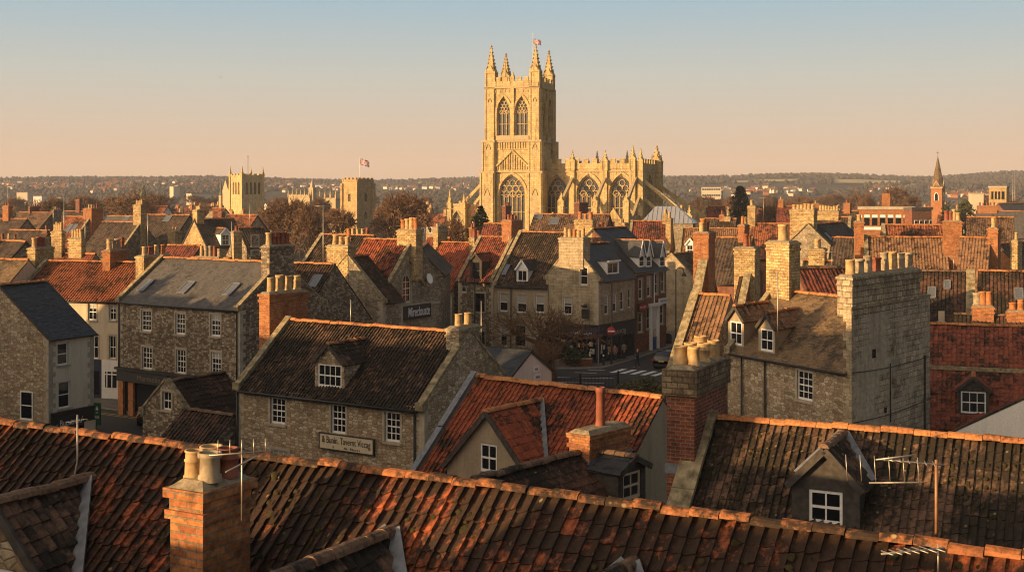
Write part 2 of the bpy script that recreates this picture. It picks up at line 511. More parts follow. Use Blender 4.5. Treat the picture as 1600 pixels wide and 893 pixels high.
def ridge_block(mb, p0, p1, mat, r=.13, seg=.42, n=7):
    p0, p1 = Vector(p0), Vector(p1)
    L = (p1 - p0).length
    d = (p1 - p0).normalized()
    side = d.cross(Vector((0, 0, 1))).normalized(); up = side.cross(d)
    k = max(1, round(L / seg))
    for i in range(k):
        a = p0 + d * (L * i / k); b = p0 + d * (L * (i + 1) / k - .012)
        dz = random.gauss(0, .012); rr = r * random.uniform(.95, 1.06); sd = random.gauss(0, .012)
        vs, fs = [], []
        for q, p in enumerate((a, b)):
            rq = rr * (1.07 if q == 0 else .98)
            for j in range(n + 1):
                w = math.pi * j / n
                vs.append(p + side * (rq * math.cos(w) * 1.15 + sd) + up * (rq * math.sin(w) + dz - .03))
        for j in range(n):
            fs.append((j, j + 1, n + 1 + j + 1, n + 1 + j))
        fs.append(tuple(range(n, -1, -1))); fs.append(tuple(range(n + 1, 2 * n + 2)))
        mb.mesh(vs, fs, mat, False)


# ------------------------------------------------------------------ windows and chimney pots (shared meshes)
CACHE = {}


def win_meshes(w, h, cols, rows, fmat='white', sill='dress', blind=0, arch=False):
    key = ('w', round(w, 1), round(h, 1), cols, rows, fmat, sill, blind, arch)
    if key in CACHE: return CACHE[key]
    w, h = round(w, 1) if w > .5 else w, round(h, 1) if h > .6 else h
    mb = MB(); f = min(.075, w * .09); m = M[fmat]
    if arch:
        sp = h - w / 2
        out = [(-w / 2, 0), (w / 2, 0)] + [(w / 2 * math.cos(a), sp + w / 2 * math.sin(a)) for a in [math.pi * k / 10 for k in range(11)]]
        inn = [(x * (1 - 2 * f / w), f + (z) * (1 - 2 * f / h)) for x, z in out]
        mb.holed(out, [inn], lambda a, z: (a, 0, z), m)
    else:
        mb.box(-w / 2, -w / 2 + f, 0, .06, 0, h, m); mb.box(w / 2 - f, w / 2, 0, .06, 0, h, m)
        mb.box(-w / 2 + f, w / 2 - f, 0, .06, h - f, h, m); mb.box(-w / 2 + f, w / 2 - f, -.005, .06, 0, f * 1.3, m)
    if rows > 1:
        mb.box(-w / 2 + f, w / 2 - f, .004, .06, h / 2 - .03, h / 2 + .03, m)
    b = .018
    for i in range(1, cols):
        x = -w / 2 + f + (w - 2 * f) * i / cols
        mb.box(x - b, x + b, .012, .05, f, h - f, m)
    for j in range(1, rows):
        z = f + (h - 2 * f) * j / rows
        if abs(z - h / 2) > .08:
            mb.box(-w / 2 + f, w / 2 - f, .014, .05, z - b, z + b, m)
    if sill:
        mb.box(-w / 2 - .1, w / 2 + .1, -.18, .04, -.12, -.002, M[sill])
    gb = MB()
    if arch:
        gb.poly([(x * .97, .035, z) for x, z in out], M['glass'])
    else:
        gb.poly([(-w / 2 + .01, .035, .01), (w / 2 - .01, .035, .01), (w / 2 - .01, .035, h - .01), (-w / 2 + .01, .035, h - .01)], M['glass'])
    if blind:
        z0 = h * (1 - blind)
        gb.poly([(-w / 2 + f, .031, z0), (w / 2 - f, .031, z0), (w / 2 - f, .031, h - f), (-w / 2 + f, .031, h - f)], M['blind'])
    fo = mb.build('window'); go = gb.build('window_pane')
    fm, gm = fo.data, go.data
    bpy.data.objects.remove(fo); bpy.data.objects.remove(go)
    CACHE[key] = (fm, gm)
    return CACHE[key]


def pot_mesh(t, r, h, seg):
    va = random.choice([0, 0, 1, 1, 2])
    key = ('p', t, round(r, 2), round(h, 1), seg, va)
    if key in CACHE: return CACHE[key]
    r, h = round(r, 2), max(.2, round(h, 1))
    mb = MB(); m = M[POTM[t]]
    if t == 'g' and seg > 8:
        pr = [(r * 1.1, 0), (r * 1.1, .08), (r * .95, .1), (r * .92, h * .8), (r * 1.12, h * .84), (r * 1.12, h), (r * .85, h), (r * .8, h * .4)]
    else:
        pr = [(r * 1.12, 0), (r * 1.08, h * .1), (r, h * .14), (r * .93, h * .84), (r * 1.1, h * .87), (r * 1.1, h * .99), (r * 1.0, h), (r * .8, h), (r * .76, h * .5)]
    if va == 1: pr = [(r * 1.04, 0), (r * .98, h * .5), (r * .95, h * .93), (r * 1.01, h * .94), (r * 1.01, h), (r * .82, h), (r * .78, h * .5)]
    if va == 2: pr = [(r * 1.1, 0), (r * 1.1, h * .12), (r * .98, h * .15), (r * .95, h * .6), (r * 1.05, h * .62), (r * 1.05, h * .68), (r * .93, h * .7), (r * .92, h * .92), (r * 1.02, h * .94), (r * 1.02, h), (r * .8, h), (r * .76, h * .5)]
    mb.lathe((0, 0, 0), pr, seg, m)
    mb.mesh([(r * .78 * math.cos(2 * math.pi * k / seg), r * .78 * math.sin(2 * math.pi * k / seg), h * .5) for k in range(seg)], [tuple(range(seg))], M['soot_dark'])
    o = mb.build('chimney_pot'); me = o.data; bpy.data.objects.remove(o)
    CACHE[key] = me
    return me


# ------------------------------------------------------------------ houses
class House:
    def __init__(s, name, label, O, th, L, D, ze, zr, wall='rub_grey', roof='pan_dk', kind='flat', cat='house', gl='cope', gr='cope',
                 skew=0.0, group=None, ridge='ridge', wv=.03, gutter=True, zb=-.3, over=.22, cope='cope', parR=None, cw=.38):
        s.O, s.th, s.L, s.D, s.ze, s.zr, s.skew = Vector((O[0], O[1], 0)), R(th), L, D, ze, zr, skew
        s.ex = Vector((math.cos(s.th), -math.sin(s.th), 0)); s.ey = Vector((math.sin(s.th), math.cos(s.th), 0))
        s.k = (zr - ze) / (D / 2)
        s.wall, s.roof, s.kind, s.gl, s.gr, s.ridge, s.wv, s.zb, s.over, s.cope, s.parR, s.cw = wall, roof, kind, gl, gr, ridge, wv, zb, over, cope, parR, cw
        s.gutter = gutter; s.rr = .125
        s.root = thing(name, label, cat, s.O, -s.th, group)
        s.holes = {'F': [], 'R': [], 'L': []}
        s.extra = []

    # ---- pixel rays in local coordinates
    def ray(s, px, py):
        d = Vector(((px - 800) / F, 1, -(py - HY) / F))
        o = Vector((0, 0, H0)) - s.O
        lo = Vector((o.dot(s.ex), o.dot(s.ey), o.z)); ld = Vector((d.dot(s.ex), d.dot(s.ey), d.z))
        lo.x -= s.skew * lo.y; ld.x -= s.skew * ld.y
        return lo, ld

    def hit(s, px, py, n, p):
        o, d = s.ray(px, py)
        n, p = Vector(n), Vector(p)
        return o + d * ((p - o).dot(n) / d.dot(n))

    def front(s, px, py, y=0.0): return s.hit(px, py, (0, 1, 0), (0, y, 0))
    def right(s, px, py): return s.hit(px, py, (1, 0, 0), (s.L, 0, 0))
    def left(s, px, py): return s.hit(px, py, (1, 0, 0), (0, 0, 0))
    def slope(s, px, py): return s.hit(px, py, (0, -s.k, 1), (0, 0, s.ze))
    def sz(s, y): return s.ze + s.k * (y if y < s.D / 2 else s.D - y)

    def part(s, mb, name, parent=None):
        return mb.build(name, parent or s.root, skew=s.skew if parent is None or parent is s.root else s.skew)

    def side(s, side, px, py):
        if side == 'F':
            p = s.front(px, py); return p.x, p.z
        p = s.right(px, py) if side == 'R' else s.left(px, py)
        return p.y, p.z

    def win(s, side, x0, y0, x1, y1, cols=3, rows=4, fmat='white', surround='dress', blind=0, arch=False, sill='dress', name='window'):
        """window given by its rectangle in the photograph, put on that wall"""
        xc, yc = (x0 + x1) / 2, (y0 + y1) / 2
        a0, _ = s.side(side, x0, yc); a1, _ = s.side(side, x1, yc)
        _, zt = s.side(side, xc, y0); _, zb = s.side(side, xc, y1)
        s.winm(side, (a0 + a1) / 2, min(zb, zt), abs(a1 - a0), abs(zt - zb), cols, rows, fmat, surround, blind, arch, sill, name)

    def winm(s, side, a, z, w, h, cols=3, rows=4, fmat='white', surround='dress', blind=0, arch=False, sill='dress', name='window'):
        w, h = max(.3, round(w, 1)), max(.4, round(h, 1))
        if not blind and not arch and random.random() < .38: blind = random.choice([.3, .45])
        if side == 'F': a = max(w / 2 + .2, min(s.L - w / 2 - .2, a))
        if arch:
            sp = z + h - w / 2
            hole = [(a - w / 2, z), (a + w / 2, z)] + [(a + w / 2 * math.cos(q), sp + w / 2 * math.sin(q)) for q in [math.pi * k / 10 for k in range(11)]]
        else:
            hole = [(a - w / 2, z), (a + w / 2, z), (a + w / 2, z + h), (a - w / 2, z + h)]
        s.holes[side].append((hole, surround))
        fm, gm = win_meshes(w, h, cols, rows, fmat, sill, blind, arch)
        ins = .1
        if side == 'F': loc, rz = (a + s.skew * ins, ins, z), 0
        elif side == 'R': loc, rz = (s.L - ins + s.skew * a, a, z), math.pi / 2
        else: loc, rz = (ins + s.skew * a, a, z), -math.pi / 2
        f = link(name, fm, s.root, loc, rz)
        link('pane', gm, f)
        return f

    def fn(s, side, y=0.0):
        if side == 'F': return lambda a, z: (a, y, z)
        if side == 'R': return lambda a, z: (s.L - y, a, z)
        return lambda a, z: (y, a, z)

    def walls(s):
        mb = MB(); w = M[s.wall]; L, D, ze, zr, zb = s.L, s.D, s.ze, s.zr, s.zb
        s.wall_mb = mb
        for side in 'FRL':
            if side == 'F': out = [(0, zb), (L, zb), (L, ze), (0, ze)]
            else:
                g = s.gr if side == 'R' else s.gl
                up = .16 if g == 'cope' else -.02
                out = [(0, zb), (D, zb), (D, ze + up), (D / 2, zr + up), (0, ze + up)]
                if side == 'R' and s.parR:
                    out = [(0, zb), (D, zb), (D, s.parR), (0, s.parR)]
            holes = [h for h, _ in s.holes[side]]
            mb.holed(out, holes, s.fn(side), w)
            for h, sur in s.holes[side]:
                f0, f1 = s.fn(side), s.fn(side, .14)
                n = len(h)
                for i in range(n):
                    p, q = h[i], h[(i + 1) % n]
                    mb.poly([f0(*p), f0(*q), f1(*q), f1(*p)], M[sur or s.wall])
                if sur:
                    cx = sum(p[0] for p in h) / n; cz = sum(p[1] for p in h) / n
                    xs = [p[0] for p in h]; zs = [p[1] for p in h]
                    ww, hh = max(xs) - min(xs), max(zs) - min(zs)
                    mx, mz = (max(xs) + min(xs)) / 2, (max(zs) + min(zs)) / 2
                    o = [(mx + (x - mx) * (1 + .26 / ww), mz + (z - mz) * (1 + .3 / hh)) for x, z in h]
                    fp = s.fn(side, -.018)
                    mb.holed(o, [h], fp, M[sur])
                    for i in range(n):
                        p, q = o[i], o[(i + 1) % n]
                        mb.poly([fp(*p), fp(*q), f0(*q), f0(*p)], M[sur])
        mb.poly([(0, D, zb), (L, D, zb), (L, D, ze), (0, D, ze)], w)
        for side, g in (('L', s.gl), ('R', s.gr)):       # inner faces of raised gables
            if g == 'cope':
                x = .3 if side == 'L' else L - .3
                if side == 'R' and s.parR:
                    mb.poly([(x, 0, ze), (x, D, ze), (x, D, s.parR), (x, 0, s.parR)], w)
                    mb.poly([(x, 0, ze - 1), (L, 0, ze - 1), (L, 0, s.parR), (x, 0, s.parR)], w)
                else:
                    mb.poly([(x, 0, ze - .3), (x, D, ze - .3), (x, D, ze + .16), (x, D / 2, zr + .16), (x, 0, ze + .16)], w)
                    mb.poly([(x, 0, ze - 1), (x, 0, ze + .16), (L if side == 'R' else 0, 0, ze + .16), (L if side == 'R' else 0, 0, ze - 1)], w)
        return s.part(mb, 'wall')

    def finish(s, qcorner=False):
        L, D, ze, zr, k = s.L, s.D, s.ze, s.zr, s.k
        s.walls()
        mb = MB(); m = M[s.roof]
        x0 = -.12 if s.gl == 'verge' else (.28 if s.gl == 'cope' else 0)
        x1 = L + .12 if s.gr == 'verge' else (L - .28 if s.gr == 'cope' else L)
        ln = math.hypot(1, k); e = s.over
        S = (D / 2 + e) * ln
        roof_block(mb, (x0, -e, ze - e * k), (1, 0, 0), (0, 1 / ln, k / ln), x1 - x0, S, m, s.kind, s.wv)
        flat_block(mb, (x0, D + e, ze - e * k), (1, 0, 0), (0, -1 / ln, k / ln), x1 - x0, S, m, s.wv)
        if 'verge' in (s.gl, s.gr):      # close the thin gap at verges
            for g, x in ((s.gl, x0 + .02), (s.gr, x1 - .02)):
                if g == 'verge':
                    mb.bar((x, -e, ze - e * k - .06), (x, D / 2, zr - .06), .05, .16, M['wood_dk'], (0, -k, 1))
                    mb.bar((x, D + e, ze - e * k - .06), (x, D / 2, zr - .06), .05, .16, M['wood_dk'], (0, k, 1))
        s.roof_o = s.part(mb, 'roof')
        if s.ridge:
            rb = MB()
            ridge_block(rb, (x0, D / 2, zr + .09), (x1, D / 2, zr + .09), M[s.ridge], s.rr if s.kind != 'flat' else .15, .4, 6 if s.kind != 'flat' else 4)
            s.part(rb, 'ridge_tiles', s.roof_o)
        for g, x in ((s.gl, .14), (s.gr, L - .14)):
            if g == 'cope':
                cb = MB(); c = M[s.cope]
                if s.parR and x > 1:
                    cb.box(L - .34, L + .06, -.06, D + .06, s.parR, s.parR + .12, c)
                else:
                    n = max(3, int(D * .6))
                    for ya, yb in ((-.12, D / 2), (D + .12, D / 2)):
                        for i in range(n):
                            a = ya + (yb - ya) * i / n; b = ya + (yb - ya) * (i + 1) / n
                            a2 = a + (b - a) * .015
                            dz = random.gauss(.22, .012)
                            za, zc = s.sz(max(0, min(D, a2))) - (k * .12 if i == 0 else 0), s.sz(b)
                            cb.bar((x, a2, za + dz), (x, b, zc + dz), s.cw, .12, c, (0, -1, .5))
                    for ya in (-.05, D + .05):
                        cb.box(x - .22, x + .22, ya - .2, ya + .2, ze - .15, ze + .22, c)
                s.part(cb, 'coping')
        if s.kind != 'flat' and s.wall[:3] in ('rub', 'ash', 'buf') and s.zb > -1 and not s.skew:
            for x, sg in ((0, 1), (L, -1)):
                qb = MB(); i = 0; z = 0.0
                while z < ze - .3:
                    hq = random.uniform(.26, .4); a = .5 if i % 2 else .28; b = .28 if i % 2 else .5
                    xa, xb = sorted((x - sg * .022, x + sg * a))
                    qb.box(xa, xb, -.022, b, z, z + hq, M['dress'])
                    z += hq; i += 1
                s.part(qb, 'quoins')
        if s.gutter:
            gb = MB()
            gb.tube([(x0, -e - .05, ze - e * k - .02), (x1, -e - .05, ze - e * k - .02)], .065, 6, M['black'])
            s.part(gb, 'gutter')
        return s

    def pipe(s, px, side='F', z0=0.2, off=.09):
        if side == 'F':
            x = s.front(px, 300 + (H0 - s.ze) * F / 60).x if px > 5 else px
            pts = [(x, -s.over - .04, s.ze - s.over * s.k - .05), (x, -off, s.ze - .55), (x, -off, z0)]
        mb = MB(); mb.tube(pts, .055, 6, M['black'])
        for z in (s.ze * .3, s.ze * .6):
            mb.box(x - .08, x + .08, -off - .07, -off + .08, z, z + .06, M['black'])
        s.part(mb, 'downpipe')

    def pipem(s, a, side='F', mat='black', zt=None):
        mb = MB(); zt = zt or s.ze - .1
        fn = s.fn(side, -.09)
        mb.tube([fn(a, zt), fn(a, .2)], .055, 6, M[mat])
        s.part(mb, 'downpipe')

    def chim(s, xL, xM, xR, top, mat='stack_tan', pots='bb', ph=.6, pr=.15, yf=None, dmin=.5, dmax=2.6, corb=2, flash=False, capm='mortar', seg=8, rows=1, zb=None, w=None, d=None):
        if yf is None: yf = s.D / 2 - .45
        a = s.front(xL, top, yf).x; p = s.front(xM, top, yf); b = p.x; zt = p.z
        o, dd = s.ray(xR, top)
        tt = (b - o.x) / dd.x if abs(dd.x) > 1e-6 else 0
        yb = (o + dd * tt).y
        dp = d or max(dmin, min(dmax, abs(yb - yf)))
        if w: a = b - w
        return s.chimm(a, b, yf, yf + dp, zt, mat, pots, ph, pr, corb, flash, capm, seg, rows, zb)

    def chimm(s, a, b, y0, y1, zt, mat='stack_tan', pots='bb', ph=.6, pr=.15, corb=2, flash=False, capm='mortar', seg=8, rows=1, zb=None):
        if zb is None:
            zb = min(s.sz(max(0, min(s.D, y0))), s.sz(max(0, min(s.D, y1)))) - .7
        mb = MB(); m = M[mat]
        e = .055
        z = zb
        if corb:
            mb.box(a, b, y0, y1, zb, zt - .42, m)
            mb.box(a - e, b + e, y0 - e, y1 + e, zt - .42, zt - .30, m)
            mb.box(a - .01, b + .01, y0 - .01, y1 + .01, zt - .30, zt - .13, m)
            mb.box(a - e * 1.3, b + e * 1.3, y0 - e * 1.3, y1 + e * 1.3, zt - .13, zt, m)
        else:
            mb.box(a, b, y0, y1, zb, zt, m)
        c = M[capm]
        q = [(a - .02, y0 - .02, zt), (b + .02, y0 - .02, zt), (b + .02, y1 + .02, zt), (a - .02, y1 + .02, zt)]
        ins = .12
        r_ = [(a + ins, y0 + ins, zt + .11), (b - ins, y0 + ins, zt + .11), (b - ins, y1 - ins, zt + .11), (a + ins, y1 - ins, zt + .11)]
        mb.mesh(q + r_, [(0, 1, 5, 4), (1, 2, 6, 5), (2, 3, 7, 6), (3, 0, 4, 7), (4, 5, 6, 7)], c)
        if flash:
            zf = s.sz(y0)
            f = M['lead']
            mb.box(a - .05, b + .05, y0 - .03, y0 + .02, zf - .05, zf + .22, f)
            yy = min(y1, s.D / 2)
            mb.bar((b + .02, y0, zf + .1), (b + .02, yy, s.sz(yy) + .1), .05, .24, f, (0, -s.k, 1))
        ch = s.part(mb, 'chimney')
        n = len(pots)
        per = math.ceil(n / rows)
        for i, t in enumerate(pots):
            rr, cc = i // per, i % per
            cnt = min(per, n - rr * per)
            u = (cc + .5) / cnt
            if (b - a) >= (y1 - y0):
                x = a + ins + (b - a - 2 * ins) * u; y = y0 + (y1 - y0) * (rr + .5) / rows
            else:
                y = y0 + ins + (y1 - y0 - 2 * ins) * u; x = a + (b - a) * (rr + .5) / rows
            h = ph * random.uniform(.82, 1.15)
            r = pr * random.uniform(.9, 1.1)
            po = link('chimney_pot', pot_mesh(t, r, h, seg), ch, (x + s.skew * y, y, zt + .07))
            po.rotation_euler = (random.gauss(0, .02), random.gauss(0, .02), random.random() * 6)
        return ch

    def dormer(s, x0, y0, x1, y1, cols=2, rows=2, wall='wood_dk', roof=None, kind=None, frame='white', pitch=45, barge='wood_dk', mg=.14, up=.12, flat=False, ridge=None, verge=.16, valley=False, wz=.05):
        xc = (x0 + x1) / 2
        p = s.slope(xc, y1); yd = p.y
        a = s.front(x0, y1, yd).x; b = s.front(x1, y1, yd).x; h = s.front(xc, y0, yd).z - p.z
        s.dormerm((a + b) / 2, yd, b - a, h, cols, rows, wall, roof, kind, frame, pitch, barge, mg, up, flat, ridge, verge, valley, wz)

    def dormerm(s, x, yd, w, h, cols=2, rows=2, wall='wood_dk', roof=None, kind=None, frame='white', pitch=45, barge='wood_dk', mg=.14, up=.12, flat=False, ridge=None, verge=.16, valley=False, wz=.05):
        roof = roof or s.roof; kind = kind or ('panM' if s.kind != 'flat' else 'flat')
        zd = s.sz(yd); w = max(.4, round(w, 1)); h = max(.5, round(h, 1))
        W = w / 2 + mg; zt = zd + .05 + h + up; k = s.k
        tp = math.tan(R(pitch)); za = zt + W * tp
        mb = MB(); m = M[wall]
        ye = yd + (zt - zd) / k; ya = yd + (za - zd) / k
        hole = [(x - w / 2, zd + wz), (x + w / 2, zd + wz), (x + w / 2, zd + wz + h), (x - w / 2, zd + wz + h)]
        out = [(x - W, zd - .2), (x + W, zd - .2), (x + W, zt)] + ([] if flat else [(x, za)]) + [(x - W, zt)]
        mb.holed(out, [hole], lambda a, z: (a, yd, z), m)
        for i in range(4):
            p_, q_ = hole[i], hole[(i + 1) % 4]
            mb.poly([(p_[0], yd, p_[1]), (q_[0], yd, q_[1]), (q_[0], yd + .09, q_[1]), (p_[0], yd + .09, p_[1])], m)
        for sx in (-1, 1):
            mb.poly([(x + sx * W, yd, zd - .2), (x + sx * W, yd, zt), (x + sx * W, ye, zt)], m)
        if not flat and barge:
            for sx in (-1, 1):
                o = verge
                mb.bar((x + sx * (W + .1), yd - o, zt - .1 * tp + .0), (x, yd - o, za + .0), .05, .17, M[barge], (-sx * tp, 0, 1))
        dm = s.part(mb, 'dormer')
        rb = MB(); mr = M[roof]
        if flat:
            t = .07
            yb = yd + (zt + .1 - zd) / k
            rb.box(x - W - .1, x + W + .1, yd - .15, yb + .2, zt, zt + t, mr)
            rb.box(x - W - .12, x + W + .12, yd - .17, yd - .13, zt - .05, zt + t + .02, M[barge])
        else:
            ov = .12; ln = math.hypot(1, tp)
            for sx in (-1, 1):
                roof_block(rb, (x + sx * (W + ov), yd - verge, zt - ov * tp), (0, 1, 0), (-sx / ln, 0, tp / ln), ya + .2 - yd + verge, (W + ov) * ln, mr, kind, .012)
            ridge_block(rb, (x, yd - verge, za + .06), (x, ya + .1, za + .06), M[ridge or s.ridge or 'ridge'], .11, .4, 5)
        if valley:
            for sx in (-1, 1):
                n_ = Vector((0, -k, 1)).normalized()
                rb.bar(Vector((x + sx * .02, ya, za)) + n_ * .10, Vector((x + sx * (W + .1), ye - .1 / k, zt - .1)) + n_ * .10, .26, .03, M['lead'], n_)
        s.part(rb, 'dormer_roof', dm)
        fm, gm = win_meshes(w, h, cols, rows, frame, None, 0, False)
        f = link('dormer_window', fm, dm, (x + s.skew * (yd + .03), yd + .03, zd + wz))
        link('dormer_pane', gm, dm, (x + s.skew * (yd + .03), yd + .03, zd + wz))
        return dm

    def sky(s, px, py, w=.7, h=1.1):
        p = s.slope(px, py)
        s.skym(p.x, p.y, w, h)

    def skym(s, x, y, w=.7, h=1.1):
        ln = math.hypot(1, s.k); V = Vector((0, 1, s.k)) / ln; N = Vector((0, -s.k, 1)) / ln; U = Vector((1, 0, 0))
        c = Vector((x, y, s.sz(y))) + N * .09
        mb = MB()
        for sx in (-1, 1):
            mb.bar(c + U * sx * w / 2 - V * h / 2, c + U * sx * w / 2 + V * h / 2, .08, .12, M['lead'], N)
            mb.bar(c - U * w / 2 + V * sx * h / 2, c + U * w / 2 + V * sx * h / 2, .08, .12, M['lead'], N)
        o = s.part(mb, 'skylight')
        gb = MB(); q = c + N * .03
        gb.poly([q - U * w / 2 - V * h / 2, q + U * w / 2 - V * h / 2, q + U * w / 2 + V * h / 2, q - U * w / 2 + V * h / 2], M['sky_glass'])
        s.part(gb, 'skylight_pane', o)

    def world(s, side, a, z, out=0.0):
        p = Vector(s.fn(side, -out)(a, z)); p.x += s.skew * p.y
        return s.O + s.ex * p.x + s.ey * p.y + Vector((0, 0, p.z))

    def wrot(s, side): return -s.th + {'F': 0, 'R': math.pi / 2, 'L': -math.pi / 2}[side]


M['sky_glass'] = m_plain('skylight_glass', (.10, .105, .115), .12, .1, .8)


def eave_house(name, label, eL, eR, Y, D, rise, th=None, **kw):
    """eL, eR: ends of the front eave in the photograph; Y: distance of the left end"""
    p = at(eL[0], eL[1], Y); ze = p.z
    if th is None:
        Y2 = F * (H0 - ze) / (eR[1] - HY)
        q = at(eR[0], eR[1], Y2)
        d = q - p
        th = math.degrees(math.atan2(-d.y, d.x)); L = math.hypot(d.x, d.y)
    else:
        t = R(th); r = (eR[0] - 800) / F
        L = (r * p.y - p.x) / (math.cos(t) + r * math.sin(t))
    return House(name, label, p, th, L, D, ze, ze + rise, **kw)


def ridge_house(name, label, rL, rRx, Y, D, rise, th=30, ext=0.0, **kw):
    """rL: left end of the ridge in the photograph; rRx: column of its right end"""
    p = at(rL[0], rL[1], Y); t = R(th); r = (rRx - 800) / F
    L = (r * p.y - p.x) / (math.cos(t) + r * math.sin(t))
    ey = Vector((math.sin(t), math.cos(t), 0)); ex = Vector((math.cos(t), -math.sin(t), 0))
    O = p - ey * (D / 2) - ex * ext
    return House(name, label, O, th, abs(L) + ext, D, p.z - rise, p.z, **kw)


def moss(h, n, seed, ymax=None):
    """cushions of moss caught in the tile joints of the front slope"""
    rr = random.Random(seed); mb = MB(); k = h.k; N = Vector((0, -k, 1)).normalized()
    cs = [(rr.uniform(0, h.L), (h.D / 2) * rr.random() ** .7, rr.uniform(.15, .7)) for _ in range(n // 9)]
    for _ in range(n):
        cx, cy, cr = rr.choice(cs); x = rr.gauss(cx, cr); y = rr.gauss(cy, cr * .6)
        if not (.1 < x < h.L - .1 and 0 < y < h.D / 2 - .1): continue
        x = math.floor(x / .19) * .19 + rr.uniform(-.03, .03)
        c = Vector((x, y, h.sz(y))) + N * .035
        r = rr.uniform(.02, .06)
        vs = [c + N * r * rr.uniform(.5, .8)] + [c + Vector((math.cos(a), math.sin(a) * .8, math.sin(a) * .8 * k)) * r * rr.uniform(.7, 1.3) for a in [2 * math.pi * i / 6 for i in range(6)]]
        mb.mesh(vs, [(0, 1 + i, 1 + (i + 1) % 6) for i in range(6)], M['moss'], True)
    o = h.part(mb, 'moss', h.roof_o); o['kind'] = 'stuff'


M['moss'] = m_plain('moss_cushion', (.038, .031, .013), .95, .5, .1, nscale=9.0)
# ================================================================== FOREGROUND HOUSES
LOG = {}
h = F1 = ridge_house('long_tiled_house', 'long orange pantile roof spanning the bottom of the view with a lichened ridge', (0, 665), 1640, 23.0, 14.0, 6.4, 29.5,
                     ext=7.0, wall='rub_tan', roof='pan_fg', kind='pan', gl='verge', gr='verge', wv=.045, ridge='ridge_fg')
h.rr = .09
h.chim(266, 317, 391, 768, 'brick_fg', 'bbgr', .43, .14, yf=4.5, dmax=1.25, rows=2, seg=20, zb=8.5)
def cross(h, A, px, W, w, hh_max, wall, pitch, cols=2, rows=2, barge='wood_dk', **kw):
    p = h.slope(*A)
    o, d = h.ray(px, A[1])
    t = (p.x - o.x) / d.x
    yd = (o + d * t).y
    zd = h.sz(yd); tp = math.tan(R(pitch))
    zt = p.z - W * tp
    hh = min(hh_max, zt - zd - .2)
    wy = kw.pop('wpy', None)
    if wy: kw['wz'] = h.front(px, wy, yd).z - zd; hh = hh_max
    h.dormerm(p.x, yd, w, hh, cols, rows, wall, kw.pop('roof', None), kw.pop('kind', 'pan'), 'white', pitch, barge, W - round(w, 1) / 2, zt - zd - .05 - round(max(.5, hh), 1), **kw)
cross(h, (137, 752), 2, 1.75, 1.0, 1.1, 'rub_tan', 44, roof='pan_dk', ridge='ridge_dk', valley=True)
cross(h, (614, 833), 330, 1.7, 1.0, 1.1, 'rub_tan', 44, roof='pan_dk', ridge='ridge_dk', valley=True)
cross(h, (986, 886), 800, 1.3, .8, .8, 'rub_tan', 44, roof='pan_dk', ridge='ridge_dk', valley=True)
h.finish()
moss(h, 1500, 1)

h = F2 = ridge_house('dark_tiled_house', 'dark mossy pantile roof at lower right with white framed dormer and six pot brick chimney', (1096, 654), 1640, 34.0, 13.0, 5.9, 26.5,
                     wall='rub_grey', roof='pan_dk', kind='pan', gl='cope', gr='verge', wv=.05, cw=.6)
c = h.chim(1042, 1085, 1148, 580, 'brick_rd', 'bbbbbb', .6, .17, yf=h.D / 2 - 1.3, dmax=2.7, dmin=2.2, rows=2, seg=14, flash=True, zb=7.5)
bb = [Vector(v.co) for v in c.data.vertices]
a, b = min(v.x for v in bb if v.z > 11), max(v.x for v in bb if v.z > 11); y0, y1 = min(v.y for v in bb if v.z > 11), max(v.y for v in bb if v.z > 11); zt = max(v.z for v in bb)
mb = MB(); mb.box(a - .03, b + .03, y0 - .03, y1 + .03, zt - .75, zt - .09, M['stack_dark'], 'd'); h.part(mb, 'stone_cap', c)
h.dormer(1265, 768, 1315, 822, 2, 2, 'wood_dk', 'pan_dk', 'pan', 'white', 46, mg=.4, up=.16, ridge='ridge_dk', valley=True)
h.finish()
moss(h, 900, 2)

h = F3 = ridge_house('orange_roofed_house', 'orange pantile house in the middle foreground with a beige rendered cross gable', (737, 590), 1036, 46.0, 11.0, 5.0, 38,
                     wall='tan_ren', roof='pan_or', kind='pan', gl='cope', gr='none', cope='lead', wv=.035, cw=.25)
cross(h, (846, 626), 763, 1.75, .65, .95, 'tan_ren', 47, cols=2, rows=2, valley=True, wpy=737)
h.finish()

h = F4 = ridge_house('small_dark_house', 'small blackened roof with stubby one pot brick chimney wedged behind the long foreground ridge', (745, 752), 905, 34.5, 6.5, 2.6, -50,
                     wall='rub_grey', roof='pan_vdk', kind='pan', gl='verge', gr='none', ridge='ridge_dk', gutter=False)
yf = h.D / 2 - .4
a = h.front(921, 672, yf).x; p = h.front(985, 655, yf)
h.chimm(a, p.x, yf, yf + .75, h.front(921, 680, yf).z, 'brick_or', 'r', 1.05, .13, seg=14, flash=True, zb=6)
h.dormer(974, 738, 1001, 782, 2, 2, 'wood_dk', 'slate_bl', 'slate', 'cream_p', 24, mg=.25, up=.1)
h.finish()

